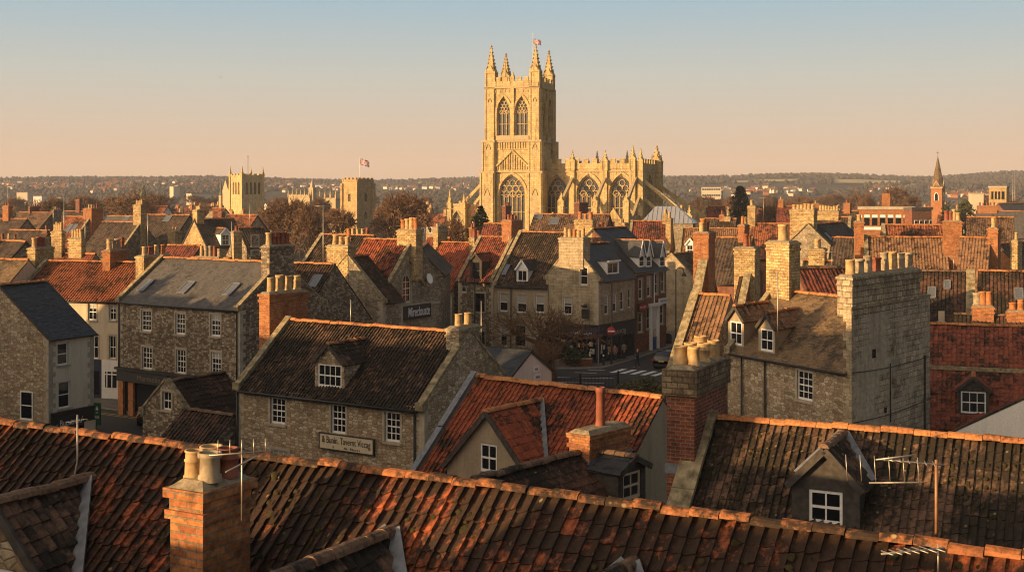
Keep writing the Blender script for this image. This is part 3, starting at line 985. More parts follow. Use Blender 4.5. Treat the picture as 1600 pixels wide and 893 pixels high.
# ================================================================== LEFT MIDDLE
h = M1 = eave_house('stone_tavern', 'rubble stone tavern with cream hanging signboard three sash windows and one dormer', (370, 603), (663, 636), 65.0, 7.4, 3.0,
                    wall='rub_tan', roof='pan_dk', kind='pan', gl='cope', gr='cope', wv=.045)
for r in ((422, 620, 446, 662), (517, 632, 540, 677), (601, 643, 625, 690)): h.win('F', *r, 3, 4)
for r in ((424, 703, 450, 750), (516, 722, 541, 770)): h.win('F', *r, 3, 4)
h.dormer(497, 571, 533, 606, 4, 2, 'rub_tan', 'pan_dk', 'panM', 'white', 42, mg=.18, up=.12)
h.chim(697, 717, 750, 514, 'rub_tan', 'bb', .65, .19, yf=h.D / 2 - .9, dmax=2.2, seg=12, zb=7.2)
h.chim(405, 421, 481, 460, 'brick_or', 'bbbb', .75, .19, yf=h.D / 2 - .6, dmax=3.2, seg=12, zb=5)
h.pipem(.12); h.pipem(h.L - .5)
h.finish()

h = M2 = ridge_house('stone_outhouse', 'tiny stone gabled house with one small sash window beside the dark street', (258, 598), 352, 70.0, 3.6, 1.7, -57,
                     wall='rub_dark', roof='pan_vdk', kind='panM', gl='cope', gr='none', ridge='ridge_dk')
h.win('L', 254, 612, 267, 640, 2, 2)
h.finish()
h = ridge_house('lean_to_house', 'low dark roofed outbuilding tucked against the left end of the tavern', (288, 640), 366, 67.0, 4.6, 1.9, 33,
                wall='rub_dark', roof='pan_vdk', kind='panM', gl='verge', gr='none', ridge='ridge_dk')
h.finish()

h = L1 = eave_house('slate_roofed_house', 'left edge house with black slate roof stone gable and buff rendered shop wall', (77, 527), (146, 518), 80.0, 8.5, 3.1,
                    wall='buff', roof='slate_bl', kind='slate', gl='verge', gr='verge')
for r in ((90, 535, 107, 570), (92, 594, 110, 637)): h.win('F', *r, 1, 2, surround=None)
mb = MB(); h.holes['L'] = []
zz = h.ze
mb.holed([(-.01, -.2), (h.D, -.2), (h.D, h.ze - .05), (h.D / 2, h.zr - .05), (-.01, h.ze - .05)], [], lambda a, z: (-.05, a, z), M['rub_tan'])
for i in range(16):
    mb.box(-.09, (.34 if i % 2 else .2) - .09, -.03, .35 if i % 2 else .22, i * .45, i * .45 + .42, M['dress'])
h.part(mb, 'stone_gable')
fm, gm = win_meshes(1.1, 1.8, 1, 2)
p = h.left(43, 655)
f = link('window', fm, h.root, (-.1, p.y, p.z), -math.pi / 2); link('pane', gm, f)
z1 = h.front(100, 644).z
mb = MB(); mb.box(.1, h.L - .1, -.16, -.01, z1 - .9, z1, M['shopdk']); mb.box(.1, h.L - .1, -.28, -.02, z1, z1 + .12, M['black'])
for x in np.linspace(.2, h.L - .3, 4): mb.box(x - .08, x + .08, -.14, -.01, 0, z1 - .9, M['shopdk'])
mb.box(.2, h.L - .3, -.05, -.008, .5, z1 - .9, M['glass'])
h.part(mb, 'shopfront')
h.finish()

h = M3 = eave_house('three_storey_house', 'tall dark rubble house with grey slate roof six white sashes and pillared shop', (185, 468), (375, 482), 95.0, 8.0, 2.9,
                    wall='rub_dark', roof='slate', kind='slate', gl='cope', gr='cope', wv=.02)
for r in ((221, 485, 236, 517), (274, 488, 289, 522), (329, 492, 344, 525), (222, 541, 237, 576), (275, 545, 290, 583), (330, 549, 345, 586)): h.win('F', *r, 3, 4)
h.chim(408, 421, 459, 385, 'rub_dark', 'brrrr', .9, .2, yf=h.D / 2 - 1.3, dmax=3.2, seg=8, zb=8.5)
h.chim(212, 225, 268, 401, 'stack_tan', 'brbo', .75, .2, yf=h.D / 2 - .7, dmax=2.8, seg=8)
for q in ((228, 447), (292, 450), (362, 453)): h.sky(*q, .75, 1.25)
zt = h.front(225, 580).z
mb = MB(); mb.box(.1, h.L - .2, -.25, -.02, zt - .85, zt, M['shopdk']); mb.box(.0, h.L - .1, -.4, -.02, zt, zt + .15, M['black'])
mb.box(.15, h.L - .3, -.04, -.008, .3, zt - .85, M['glass'])
h.part(mb, 'shopfront')
for q in (192, 208, 262, 300):
    x = h.front(q, 610).x
    mb = MB(); mb.box(x - .28, x + .28, -.22, -.01, .0, zt - .86, M['pot_or']); h.part(mb, 'shop_pilaster')
h.pipem(h.L - .25); h.pipem(.15)
h.finish()

h = M4 = eave_house('cream_terrace', 'cream rendered terrace with orange tiled roof and two long party wall chimneys', (20, 465), (185, 470), 104.0, 8.0, 2.75,
                    wall='cream', roof='far_or', kind='panM', gl='cope', gr='none', wv=.04)
for r in ((92, 473, 105, 496), (137, 475, 151, 500), (171, 477, 181, 500)): h.win('F', *r, 2, 2)
for r in ((140, 524, 153, 560), (170, 525, 181, 560)): h.win('F', *r, 2, 2)
h.chim(43, 55, 84, 388, 'stack_tan', 'brrg', .85, .22, yf=h.D / 2 - .9, dmax=2.6, seg=8)
h.chim(160, 172, 205, 392, 'brick_or', 'bggr', .85, .22, yf=h.D / 2 - .9, dmax=2.6, seg=8)
z1 = h.front(170, 562).z; a = h.front(160, 600).x; b = h.front(186, 600).x; c0 = h.front(143, 600).x
mb = MB(); mb.box(a, b, -.12, -.005, 0, z1, M['whitewash']); mb.box(a + .35, b - .15, -.15, -.1, 1.0, z1 - .9, M['glass'])
for u in (.35, .65): mb.box(a + (b - a) * u - .04, a + (b - a) * u + .04, -.19, -.14, 1.0, z1 - .9, M['white'])
mb.box(a + .3, b - .1, -.19, -.14, 2.0, 2.08, M['white'])
h.part(mb, 'white_shopfront')
mb = MB(); mb.box(c0, a - .02, -.14, -.005, 0, z1, M['navy']); mb.box(c0 + .2, a - .2, -.17, -.13, .4, z1 - .9, M['glass']); h.part(mb, 'navy_shopfront')
h.finish()

h = ridge_house('brown_roofed_terrace', 'brown stone slated terrace roof cut off by the left edge above the black slates', (-70, 405), 45, 108.0, 8.5, 3.2, 18,
                wall='cream', roof='slate_br', kind='flat', gl='none', gr='none')
h.finish()

# ================================================================== CENTRE
h = C1b = ridge_house('skylit_house', 'low dark roof with one pale skylight behind the slate roofed shop gable', (440, 411), 524, 101.0, 9.0, 4.4, 30,
                      wall='rub_dark', roof='pan_vdk', kind='panM', gl='none', gr='none')
h.sky(493, 440, .8, 1.2)
h.finish()
h = C1 = ridge_house('stone_gabled_house', 'large blank grey stone gable topped by a squat golden chimney', (543, 402), 575, 104.0, 7.0, 3.4, -60,
                     wall='rub_grey', roof='pan_vdk', kind='panM', gl='cope', gr='none')
yl = h.left(530, 415).y
h.chimm(-.05, 1.0, h.left(544, 400).y, h.left(511, 400).y, h.left(527, 384).z, 'stack_tan', 'bbb', .7, .2, seg=8, zb=8)
h.finish()
h = ridge_house('coped_pantile_house', 'dark corrugated pantile roof with pale stone coping and long five pot brick stack', (502, 367), 585, 130.0, 9.5, 4.4, 30,
                wall='rub_dark', roof='pan_dk', kind='panM', gl='cope', gr='none')
h.chim(533, 548, 586, 372, 'brick_rd', 'obbbr', .85, .22, yf=h.D / 2 - .6, dmax=4.2)
h.finish()
h = C2 = eave_house('red_roofed_shop', 'red tiled stone shop with arched white window and tall four pot chimney', (520, 459), (599, 463), 107.0, 8.8, 4.4, th=30,
                    wall='rub_grey', roof='pan_or', kind='panM', gl='none', gr='cope', ridge='ridge')
h.win('R', 629, 430, 642, 472, 2, 4, arch=True)
h.win('R', 631, 490, 645, 520, 2, 3)
h.chim(620, 650, 657, 360, 'stack_tan', 'obbo', .9, .22, yf=h.D / 2 - .5, dmin=1.0, dmax=1.0, zb=9)
# small coped gable framing the arched window, and the projecting shop bay under it
ya, za = h.side('R', 637, 402); yb, _ = h.side('R', 612, 440); yc, _ = h.side('R', 661, 440)
zb_ = h.side('R', 637, 446)[1]
mb = MB()
for q in (yb, yc):
    mb.bar((h.L + .1, q, zb_), (h.L + .1, ya, za), .3, .2, M['cope'], (1, 0, 0))
h.part(mb, 'gable_trim')
y0, z0 = h.side('R', 603, 484); y1, z1 = h.side('R', 676, 468)
zsb = h.side('R', 640, 476)[1]
mb = MB(); mb.box(h.L, h.L + .5, .1, y1, 0, zsb - .1, M['ash_tan'], 'l'); mb.box(h.L, h.L + .65, .0, y1 + .1, zsb - .1, zsb + .1, M['dress'], 'l')
h.part(mb, 'shop_bay')
h.finish()
h = C3 = ridge_house('corrugated_red_house', 'red pantile roof half in shadow between the dish gable and a narrow dormer house', (686, 379), 742, 139.0, 9, 4.6, 30,
                     wall='rub_dark', roof='pan_or', kind='panM', gl='none', gr='none')
h.chim(677, 684, 699, 362, 'stack_tan', 'ggg', .7, .2, dmax=2.2)
h.finish()
h = C4 = eave_house('narrow_dormer_house', 'narrow grey stone house with small dormer under a patchy orange roof', (716, 436), (771, 441), 132.5, 8.5, 4.2,  th=30,
                    wall='rub_dark', roof='pan_rd', kind='panM', gl='cope', gr='cope')
h.win('F', 721, 447, 728, 456, 1, 1, fmat='white'); h.win('F', 742, 458, 757, 487, 2, 2, fmat='wood_dk')
h.win('F', 742, 508, 757, 540, 2, 2, fmat='wood_dk')
h.dormer(737, 410, 750, 437, 1, 2, 'wood_dk', 'far_rd', 'flat', 'wood_dk', 45, mg=.2)
h.chim(733, 741, 757, 372, 'stack_tan', 'rr', .9, .22, dmax=2.0)
h.chim(784, 799, 816, 345, 'brick_or', 'rrr', .6, .2, dmax=2.4, zb=9)
h.finish()

h = House('hidden_shade_house', 'plain dark roofed house added behind the arched window gable to cast shade', (-6.1, 112.5), -90, 14.0, 4.4, 9.2, 11.3, wall='rub_dark', roof='far_dk', gl='none', gr='none')  # hidden house added so its shadow covers the corner shop fronts
h.finish()
h = C5L = eave_house('pub_side_house', 'tan roughcast house with pointed white dormer and striped pantile roof beside the corner shop', (772, 443), (856, 447), 128.3, 9.4, 5.0,
                     wall='tan_ren', roof='pan_dk', kind='panM', gl='cope', gr='none', wv=.03)
for r in ((780, 458, 793, 486), (808, 459, 822, 488), (836, 461, 850, 488)): h.win('F', *r, 1, 2, blind=.48)
h.win('F', 781, 508, 792, 540, 1, 1, name='door'); h.win('F', 805, 508, 821, 540, 3, 1, fmat='wood_dk')
h.dormer(809, 422, 823, 440, 2, 1, 'white', 'slate_bl', 'flat', 'white', 52, barge='white', mg=.12)
h.sky(789, 422, .8, 1.3)
h.pipem(h.front(799, 470).x)
h.finish()
C5 = eave_house('corner_shop', 'tan stone corner shop with gable chimney and navy shopfront facing the crossing', (935, 437), (991, 424), 122.0, 5.8, 3.2, th=-58,
                wall='ash_tan', roof='slate_bl', kind='slate', gl='cope', gr='none', wv=.015)
h = C5
h.win('L', 906, 418, 918, 445, 1, 2); h.win('L', 880, 463, 893, 491, 1, 2, blind=.4)
for r in ((944, 462, 951, 491), (957, 460, 964, 487), (969, 456, 975, 484), (981, 452, 986, 480)): h.win('F', *r, 1, 2)
h.dormer(950, 411, 966, 428, 2, 1, 'white', 'slate_bl', 'slate', 'white', 30, flat=True, barge='white')
yb = h.left(874, 400).y; ya = h.left(912, 400).y; zt = h.left(893, 372).z
h.chimm(-.12, 1.3, ya, yb, zt, 'ash_tan', 'bbobb', .8, .2, zb=9)
zt = h.front(960, 505).z
mb = MB()
for side in ('F', 'L'):
    Ls = h.L if side == 'F' else h.D
    f = h.fn(side, -.14); g = h.fn(side, -.02)
    def bx(a0, a1, z0, z1, o0, o1, m):
        p, q = h.fn(side, -o0), h.fn(side, -o1)
        v = [p(a0, z0), p(a1, z0), p(a1, z1), p(a0, z1), q(a0, z0), q(a1, z0), q(a1, z1), q(a0, z1)]
        mb.mesh(v, [(0, 1, 2, 3), (4, 5, 6, 7), (0, 1, 5, 4), (2, 3, 7, 6), (1, 2, 6, 5), (0, 3, 7, 4)], M[m])
    a0 = -.2 if side == 'F' else .02
    bx(a0, Ls - .1, zt - 1.0, zt, .02, .22, 'navy'); bx(a0, Ls - .1, zt, zt + .14, .02, .4, 'black')
    bx(.05, Ls - .15, .45, zt - 1.0, .01, .05, 'glass'); bx(.05, Ls - .15, 0, .45, .01, .1, 'navy')
    for u in np.linspace(.15, Ls - .25, 6): bx(u - .09, u + .09, 0, zt - 1.0, .01, .12, 'navy')
h.part(mb, 'shopfront')
mb = MB()
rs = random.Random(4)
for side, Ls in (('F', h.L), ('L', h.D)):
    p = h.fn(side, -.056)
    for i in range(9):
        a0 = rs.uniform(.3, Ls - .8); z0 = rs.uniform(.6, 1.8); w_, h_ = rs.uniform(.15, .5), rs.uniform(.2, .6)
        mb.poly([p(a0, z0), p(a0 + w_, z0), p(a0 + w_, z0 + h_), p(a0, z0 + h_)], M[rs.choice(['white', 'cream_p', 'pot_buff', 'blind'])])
h.part(mb, 'window_display')  # pale display cards, coloured to stand for lit spots in the shop windows
h.finish()

h = C6 = eave_house('brick_townhouse', 'red brick townhouse with three pointed white dormers and a white doorcase', (992, 424), (1041, 414), 129.3, 9.5, 4.2, th=-58,
                    wall='brick_rd', roof='slate_bl', kind='slate', gl='verge', gr='verge', wv=.015)
for r in ((998, 437, 1004, 467), (1011, 432, 1017, 463), (1023, 427, 1028, 459), (1033, 423, 1038, 456),
          (997, 488, 1004, 519), (1010, 481, 1016, 514), (1031, 474, 1037, 506)): h.win('F', *r, 1, 2)
for q in (1003, 1014, 1035): h.dormer(q - 3.6, 400, q + 3.6, 417, 1, 2, 'white', 'slate_bl', 'flat', 'white', 66, barge='white', mg=.1)
x0, x1 = h.front(1015, 500).x, h.front(1026, 500).x; zt = h.front(1020, 478).z
mb = MB(); w = M['white']
for x in (x0, x1): mb.box(x - .13, x + .13, -.3, -.01, 0, zt, w)
mb.box(x0 - .3, x1 + .3, -.45, -.01, zt, zt + .3, w); mb.box(x0 + .13, x1 - .13, -.06, -.01, 0, zt, M['white']); mb.box(x0 + .35, x1 - .35, -.09, -.05, .2, 2.2, M['cream_p'])
h.part(mb, 'doorcase')
mb = MB(); mb.box(0, h.L, -.1, -.01, h.ze - .35, h.ze - .1, M['white']); h.part(mb, 'cornice')
h.pipem(h.front(1021, 450).x, mat='white')
yf = h.D / 2 - .4
h.chimm(-.05, .8, h.D / 2 + .1, h.D / 2 + 2.2, h.zr + .9, 'stack_tan', 'ooo', .7, .2)
h.finish()

h = ridge_house('brown_gable_house', 'broad brown tiled roof with two small skylights right below the cathedral', (836, 335), 952, 190.0, 14, 6.0, 18,
                wall='brick_rd', roof='far_br', kind='flat', gl='verge', gr='verge')
h.sky(866, 346, 1.4, 1.4); h.sky(912, 344, 1.6, 2.0); h.sky(842, 338, 1.2, 1.2)
h.chim(897, 905, 926, 317, 'brick_rd', 'rr', .5, .2, dmax=5, zb=10)
h.chim(784, 790, 800, 322, 'brick_rd', 'rr', .5, .2)
h.finish()
h = ridge_house('pantile_back_house', 'sunlit strip of pantile roof with golden chimney directly behind the corner shop', (880, 366), 950, 136.0, 8, 4.0, 18,
                wall='rub_tan', roof='pan_br', kind='panM', gl='none', gr='cope')
h.chim(929, 940, 948, 362, 'stack_tan', 'or', .8, .22)
h.finish()
h = ridge_house('gold_stack_house', 'dark roof with a blocky golden chimney below the right end of the cathedral', (940, 362), 985, 165.0, 8, 4, 25, wall='rub_tan', roof='far_dk', gl='none', gr='verge')
h.chim(961, 976, 982, 349, 'stack_tan', 'bb', .5, .2, zb=8)
h.finish()
h = ridge_house('red_brick_hall', 'red brick gabled hall with a mossy roof behind the brick townhouse', (986, 346), 1050, 178.0, 9, 4.0, 12, wall='brick_or', roof='far_rd', gl='cope', gr='cope')
h.chim(1035, 1043, 1050, 335, 'stack_tan', 'bb', .5, .2)
h.finish()
h = C7 = ridge_house('street_gable_house', 'plain tan stone gable closing the far end of the street', (1049, 398), 1085, 150.0, 11, 5.5, -60, wall='ash_tan', roof='far_br', gl='cope', gr='none')
h.finish()
h = C8 = ridge_house('white_dormer_house', 'brown corrugated pantile roof with one tiny white dormer', (1064, 357), 1172, 166.0, 11, 5.4, 14, wall='rub_tan', roof='pan_br', kind='panM', gl='cope', gr='verge')
h.dormer(1073, 383, 1083, 398, 2, 2, 'white', 'far_dk', 'flat', 'white', 52, barge='white')
h.chim(1040, 1048, 1056, 342, 'stack_tan', 'b', .7, .2)
h.finish()

# ================================================================== RIGHT
h = R1 = eave_house('big_stone_house', 'big stone house at right with two tiled dormers and a broad chimney gable', (1137, 546), (1330, 580), 66.0, 8.6, 2.75,
                    wall='rub_tan', roof='slate_br', kind='plain', gl='cope', gr='cope', skew=-.42, parR=None, wv=.04)
h.parR = h.front(1335, 492, 0.0).z if False else h.zr + .05
h.win('F', 1245, 578, 1270, 625, 3, 4)
h.dormer(1141, 505, 1159, 540, 2, 2, 'tan_ren', 'pan_br', 'panM', 'white', 45, mg=.14)
h.dormer(1188, 514, 1208, 550, 2, 2, 'tan_ren', 'pan_br', 'panM', 'white', 45, mg=.14)
h.chim(1197, 1233, 1250, 380, 'stack_tan', 'b', .9, .24, yf=h.D / 2 - .5, dmin=1.0, dmax=1.4, zb=9.0, seg=10)
y1 = h.right(1437, 470).y; zs = h.right(1345, 432).z
h.chimm(h.L - .95, h.L + .04, .05, y1, zs, 'stack_grey', 'bggrgbgg', .75, .23, zb=h.zr - .3, seg=12, corb=1)
mb = MB()
mb.box(h.L, h.L + .02, .02, h.D, 0, h.parR, M['gable_stone'], 'lbd')
for i in range(int(h.parR / .42)):
    k_ = .5 if i % 2 else .3
    mb.box(h.L - k_, h.L + .05, -.04, .7 - k_, i * .42, i * .42 + .4, M['ash_tan'])
h.part(mb, 'gable_facing')
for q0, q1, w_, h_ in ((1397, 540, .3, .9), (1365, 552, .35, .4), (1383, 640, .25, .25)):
    a, z = h.side('R', q0, q1); mb = MB(); mb.box(h.L + .015, h.L + .04, a - w_ / 2, a + w_ / 2, z - h_ / 2, z + h_ / 2, M['soot_dark'] if w_ != .3 else M['cope']); h.part(mb, 'wall_patch')  # near-black boxes stand in for dark vent slots
h.pipem(h.front(1160, 560).x); h.pipem(h.front(1196, 570).x); h.pipem(h.D - .7, 'R')
h.finish()
h = ridge_house('coped_brown_house', 'brown pantile roof with heavy lichened coping left of the twin dormers', (1083, 461), 1142, 74.0, 7.6, 4.2, 30, wall='rub_tan', roof='pan_br', kind='panM', gl='cope', gr='none', cw=.5)
h.finish()
h = R6 = ridge_house('brick_coped_house', 'orange brick gable end with curved stone coping and five pot chimney above the street', (1092, 398), 1104, 95.0, 8.0, 4.6, 22, wall='brick_or', roof='pan_vdk', kind='panM', gl='none', gr='cope', cw=.7)
h.chim(1083, 1107, 1123, 364, 'brick_or', 'bobrr', .85, .2, yf=h.D / 2 - .5, dmax=2.2, zb=8, rows=1)
h.finish()
h = R7 = ridge_house('broad_stack_house', 'broad orange brick chimney breast with dark roof slopes left of the tall gold chimney', (1158, 420), 1174, 88.0, 7.5, 3.4, 22, wall='brick_or', roof='pan_vdk', kind='panM', gl='none', gr='cope', cw=.5)
h.chim(1147, 1179, 1196, 388, 'stack_tan', 'ro', .8, .22, yf=h.D / 2 - .6, dmin=1.6, dmax=2.0, zb=5)
h.finish()
h = ridge_house('thin_stack_house', 'small house with a slim orange brick chimney above the broad brick breast', (1120, 372), 1176, 125.0, 8, 4, 25, wall='brick_rd', roof='far_dk', gl='none', gr='cope')
h.chim(1153, 1163, 1171, 352, 'brick_or', 'ob', .8, .2, zb=7)
h.finish()
h = ridge_house('plain_red_house', 'dark red plain tiled roof in shade right of the tall gold chimney', (1246, 421), 1342, 82.0, 8, 3.6, -14, wall='brick_rd', roof='far_rd', gl='verge', gr='none', ridge='ridge_dk')
h.finish()
h = ridge_house('orange_back_house', 'long orange tiled roof left of the wide six pot chimney', (1176, 350), 1246, 180.0, 10, 4.5, 15, wall='brick_or', roof='far_or', gl='verge', gr='none')
h.chim(1168, 1180, 1188, 322, 'stack_tan', 'bb', .9, .22, zb=8)
h.finish()
h = R5 = ridge_house('gold_breast_house', 'wide golden chimney breast with six pots over a dark stone gable', (1262, 352), 1318, 138.0, 8.4, 4.0, -60, wall='rub_grey', roof='far_dk', gl='cope', gr='none', cw=.6)
y0 = h.left(1273, 350).y; y1 = h.left(1238, 350).y
h.chimm(.35, 1.6, y0 + .2, y1 + .4, h.left(1255, 328).z, 'stack_tan', 'bbbbbb', .55, .2, zb=8)
h.sky(1296, 372, .6, 1.4)
h.finish()
h = ridge_house('pot_row_house', 'dark roof with long sooty stack carrying a row of buff pots behind the golden breast', (1276, 340), 1330, 165.0, 9, 4.5, 20, wall='rub_grey', roof='far_dk', gl='none', gr='cope')
h.chim(1277, 1310, 1321, 330, 'stack_tan', 'bbbbbbb', .6, .2, dmax=2.5, zb=9)
h.finish()
h = ridge_house('twin_pot_house', 'small dark house with a squat two pot golden chimney', (1255, 408), 1302, 112.0, 7, 3.0, 20, wall='rub_tan', roof='far_dk', gl='none', gr='none')
h.chim(1263, 1288, 1292, 390, 'stack_tan', 'bb', .8, .22, zb=8)
h.finish()
h = R4 = ridge_house('wide_pantile_house', 'wide brown pantile roof with tall orange brick chimney at its right end', (1350, 371), 1478, 116.0, 10, 5.0, 13, wall='rub_tan', roof='pan_br', kind='panM', gl='cope', gr='none', wv=.06, ridge='ridge')
h.chim(1475, 1503, 1508, 346, 'brick_or', 'rrbb', .85, .2, yf=h.D / 2 - 1.6, dmin=1.0, dmax=1.1, zb=6)
h.chim(1336, 1350, 1362, 347, 'brick_or', 'b', .7, .2, yf=h.D / 2 - .7, zb=8)
h.finish()
h = R4b = ridge_house('steep_gable_house', 'steep pantile slope with black gable end and a twin pot brick chimney', (1500, 372), 1546, 108.0, 9, 5.2, 26, wall='rub_dark', roof='pan_br', kind='panM', gl='none', gr='verge')
h.chim(1543, 1559, 1566, 357, 'brick_or', 'bo', .85, .2, zb=8)
h.finish()
h = ridge_house('grey_gable_hall', 'smooth brown roof with a pale boarded gable near the right edge', (1512, 340), 1583, 172.0, 12, 5.0, 22, wall='buff', roof='far_br', gl='verge', gr='verge')
h.finish()
h = ridge_house('red_ridge_house', 'low red tiled roof in front of the banded brick block', (1378, 352), 1480, 150.0, 9, 4.5, 10, wall='brick_or', roof='far_or', gl='cope', gr='none')
h.finish()
h = R9 = ridge_house('skylight_roof_house', 'long blackened roof with scattered skylights right of the chimney gable', (1425, 424), 1520, 92.0, 9.5, 4.4, 20, wall='cream', roof='pan_vdk', kind='panM', gl='none', gr='cope', ridge='ridge_dk', cw=.6)
h.sky(1456, 458, .5, 1.0); h.sky(1480, 446, .4, .8)
h.win('F', 1466, 487, 1476, 502, 2, 2, surround=None)
h.finish()
h = ridge_house('black_roof_house', 'blackened mossy roof at the right edge with a lone skylight', (1528, 424), 1625, 90.0, 9.5, 4.2, 20, wall='brick_rd', roof='pan_vdk', kind='panM', gl='none', gr='verge', ridge='ridge')
h.sky(1592, 460, .5, 1.0)
h.finish()
h = ridge_house('stub_chimney_house', 'low dark roof with a stubby three pot brick chimney above the red roof', (1490, 492), 1640, 84.0, 6.0, 2.6, 20, wall='brick_rd', roof='pan_vdk', kind='panM', gl='none', gr='none', ridge='ridge_dk')
h.chim(1519, 1553, 1562, 480, 'brick_or', 'goo', .8, .24, yf=h.D / 2 - .4, dmax=1.2, seg=10)
h.chim(1573, 1605, 1612, 488, 'brick_or', 'oo', .6, .22, yf=h.D / 2 - .4, dmax=1.2, seg=10)
h.finish()
h = R3 = ridge_house('red_dormer_house', 'deep red pantile roof at right with a hipped white framed dormer', (1452, 507), 1640, 76.0, 15.0, 6.6, 20, wall='rub_tan', roof='pan_rd', kind='panM', gl='none', gr='none', wv=.05)
x0_, y0_ = .2, h.slope(1530, 578).y
mb = MB(); mb.box(.1, h.L - .1, y0_ - .12, y0_ + .12, h.sz(y0_) - .05, h.sz(y0_) + .16, M['cope']); h.part(mb, 'roof_step')
h.dormer(1501, 612, 1541, 647, 3, 2, 'wood_dk', 'pan_rd', 'panM', 'white', 40, mg=.15)
h.finish()
h = ridge_house('white_gable_house', 'plain white rendered gable rising at the right edge beside the red dormer', (1640, 606), 1642, 58.0, 12, 3.4, -62, wall='whitewash', roof='pan_dk', gl='none', gr='none', ridge=None)
h.finish()
h = ridge_house('slate_outbuilding', 'low grey slate outbuilding with white end wall beside the bare street tree', (752, 541), 829, 92.0, 5.5, 1.6, 34, wall='whitewash', roof='slate_bl', kind='slate', gl='none', gr='verge', ridge=None)
SHED = h
h.finish()
# ================================================================== CATHEDRAL
def arch(w, hs, ri, n=7, x=0.0, z=0.0):
    a = w / 2; r = (a * a + ri * ri) / (2 * a)
    pts = [(-a, 0), (a, 0)]
    th = math.asin(min(1, ri / r))
    right = [((a - r) + r * math.cos(th * k / n), hs + r * math.sin(th * k / n)) for k in range(n + 1)]
    pts += right + [(-px, pz) for px, pz in reversed(right[:-1])]
    return [(x + px, z + pz) for px, pz in pts]


def tracery(mb, w, hs, ri, lights, mat, y=0.0, b=.13, d=.2, net=True):
    """stone bars of a gothic window, bottom centre at the origin of its plane"""
    def bar(p, q, bb=b):
        mb.bar((p[0], y, p[1]), (q[0], y, q[1]), bb, d, mat, (0, 1, 0))
    def ring(cx, cz, r, n=9, bb=b):
        ps = [(cx + r * math.cos(2 * math.pi * k / n), cz + r * math.sin(2 * math.pi * k / n)) for k in range(n)]
        for k in range(n): bar(ps[k], ps[(k + 1) % n], bb)
    o = arch(w - b, hs, ri - b * .6, 6)
    for i in range(len(o)):
        bar(o[i], o[(i + 1) % len(o)], b * 1.3)
    lw = w / lights
    for i in range(1, lights): bar((-w / 2 + lw * i, 0), (-w / 2 + lw * i, hs * (1.0 if i != lights / 2 else 1.15)))
    for i in range(lights):
        a = arch(lw * .9, 0, lw * .55, 3, -w / 2 + lw * (i + .5), hs * .93)
        for k in range(2, len(a) - 1): bar(a[k], a[k + 1], b * .7)
    if net:
        r = min(.62, w * .13); row = 0; z = hs + .1
        def half(zz):
            a_ = w / 2; rr_ = (a_ * a_ + ri * ri) / (2 * a_); q = rr_ * rr_ - (zz - hs) ** 2
            return (a_ - rr_ + math.sqrt(q)) if q > 0 else -1
        while z < hs + ri - r * .6:
            hw = half(z + r * .3) - r * .7
            n = max(0, int(hw / r + .01))
            xs = [k * r * 2 for k in range(-n // 2, n // 2 + 1)] if row % 2 == 0 else [(k + .5) * r * 2 for k in range(-n // 2 - 1, n // 2 + 1)]
            for x in xs:
                if abs(x) <= hw + .02: ring(x, z, r, 7, b * .75)
            z += r * 1.72; row += 1
        bar((-w / 2, hs * .5), (w / 2, hs * .5), b * .8)


def hood(mb, w, hs, ri, mat, fn, t=.22, d=.28):
    a = arch(w + t, hs, ri + t * .8, 6)
    for k in range(2, len(a) - 1):
        p, q = fn(*a[k]), fn(*a[k + 1])
        mb.bar(p, q, t, d, mat)
    mb.bar(fn(*a[2]), fn(a[2][0], 0), t * .7, d, mat); mb.bar(fn(*a[-1]), fn(a[-1][0], 0), t * .7, d, mat)


def pinnacle(mb, x, y, z, s, hs, hp, mat, crockets=6, n=4):
    """square shaft then crocketed spirelet"""
    mb.box(x - s / 2, x + s / 2, y - s / 2, y + s / 2, z, z + hs, mat)
    for sx in (-1, 1):
        for sy in (-1, 1):
            mb.box(x + sx * s * .5 - s * .09, x + sx * s * .5 + s * .09, y + sy * s * .5 - s * .09, y + sy * s * .5 + s * .09, z, z + hs * 1.1, mat)
    e = s * .62
    mb.box(x - e, x + e, y - e, y + e, z + hs - .12, z + hs + .1, mat)
    for k in range(4):      # gablets
        a = math.pi / 2 * k
        c, q = math.cos(a), math.sin(a)
        def f(u, w, v): return (x + c * v - q * u, y + q * v + c * u, z + hs + w)
        mb.poly([f(-s * .5, 0, s * .56), f(s * .5, 0, s * .56), f(0, s * .9, s * .5)], mat)
    zb, zt = z + hs, z + hs + hp
    mb.lathe((x, y, 0), [(s * .62, zb), (s * .05, zt)], n, mat, False, .5)
    for i in range(crockets):
        u = (i + .5) / crockets
        r = s * .62 * (1 - u * .92) + .02; zz = zb + (zt - zb) * u
        for k in range(4):
            w = math.pi / 2 * (k + .5)
            c = s * .12 * (1.25 - u * .6)
            mb.lathe((x + math.cos(w) * r, y + math.sin(w) * r, zz), [(0, -c), (c, 0), (c * .8, c * .9), (0, c * 1.3)], 4, mat, False)
    mb.lathe((x, y, zt - s * .1), [(0, 0), (s * .16, s * .14), (0, s * .34)], 4, mat, False)


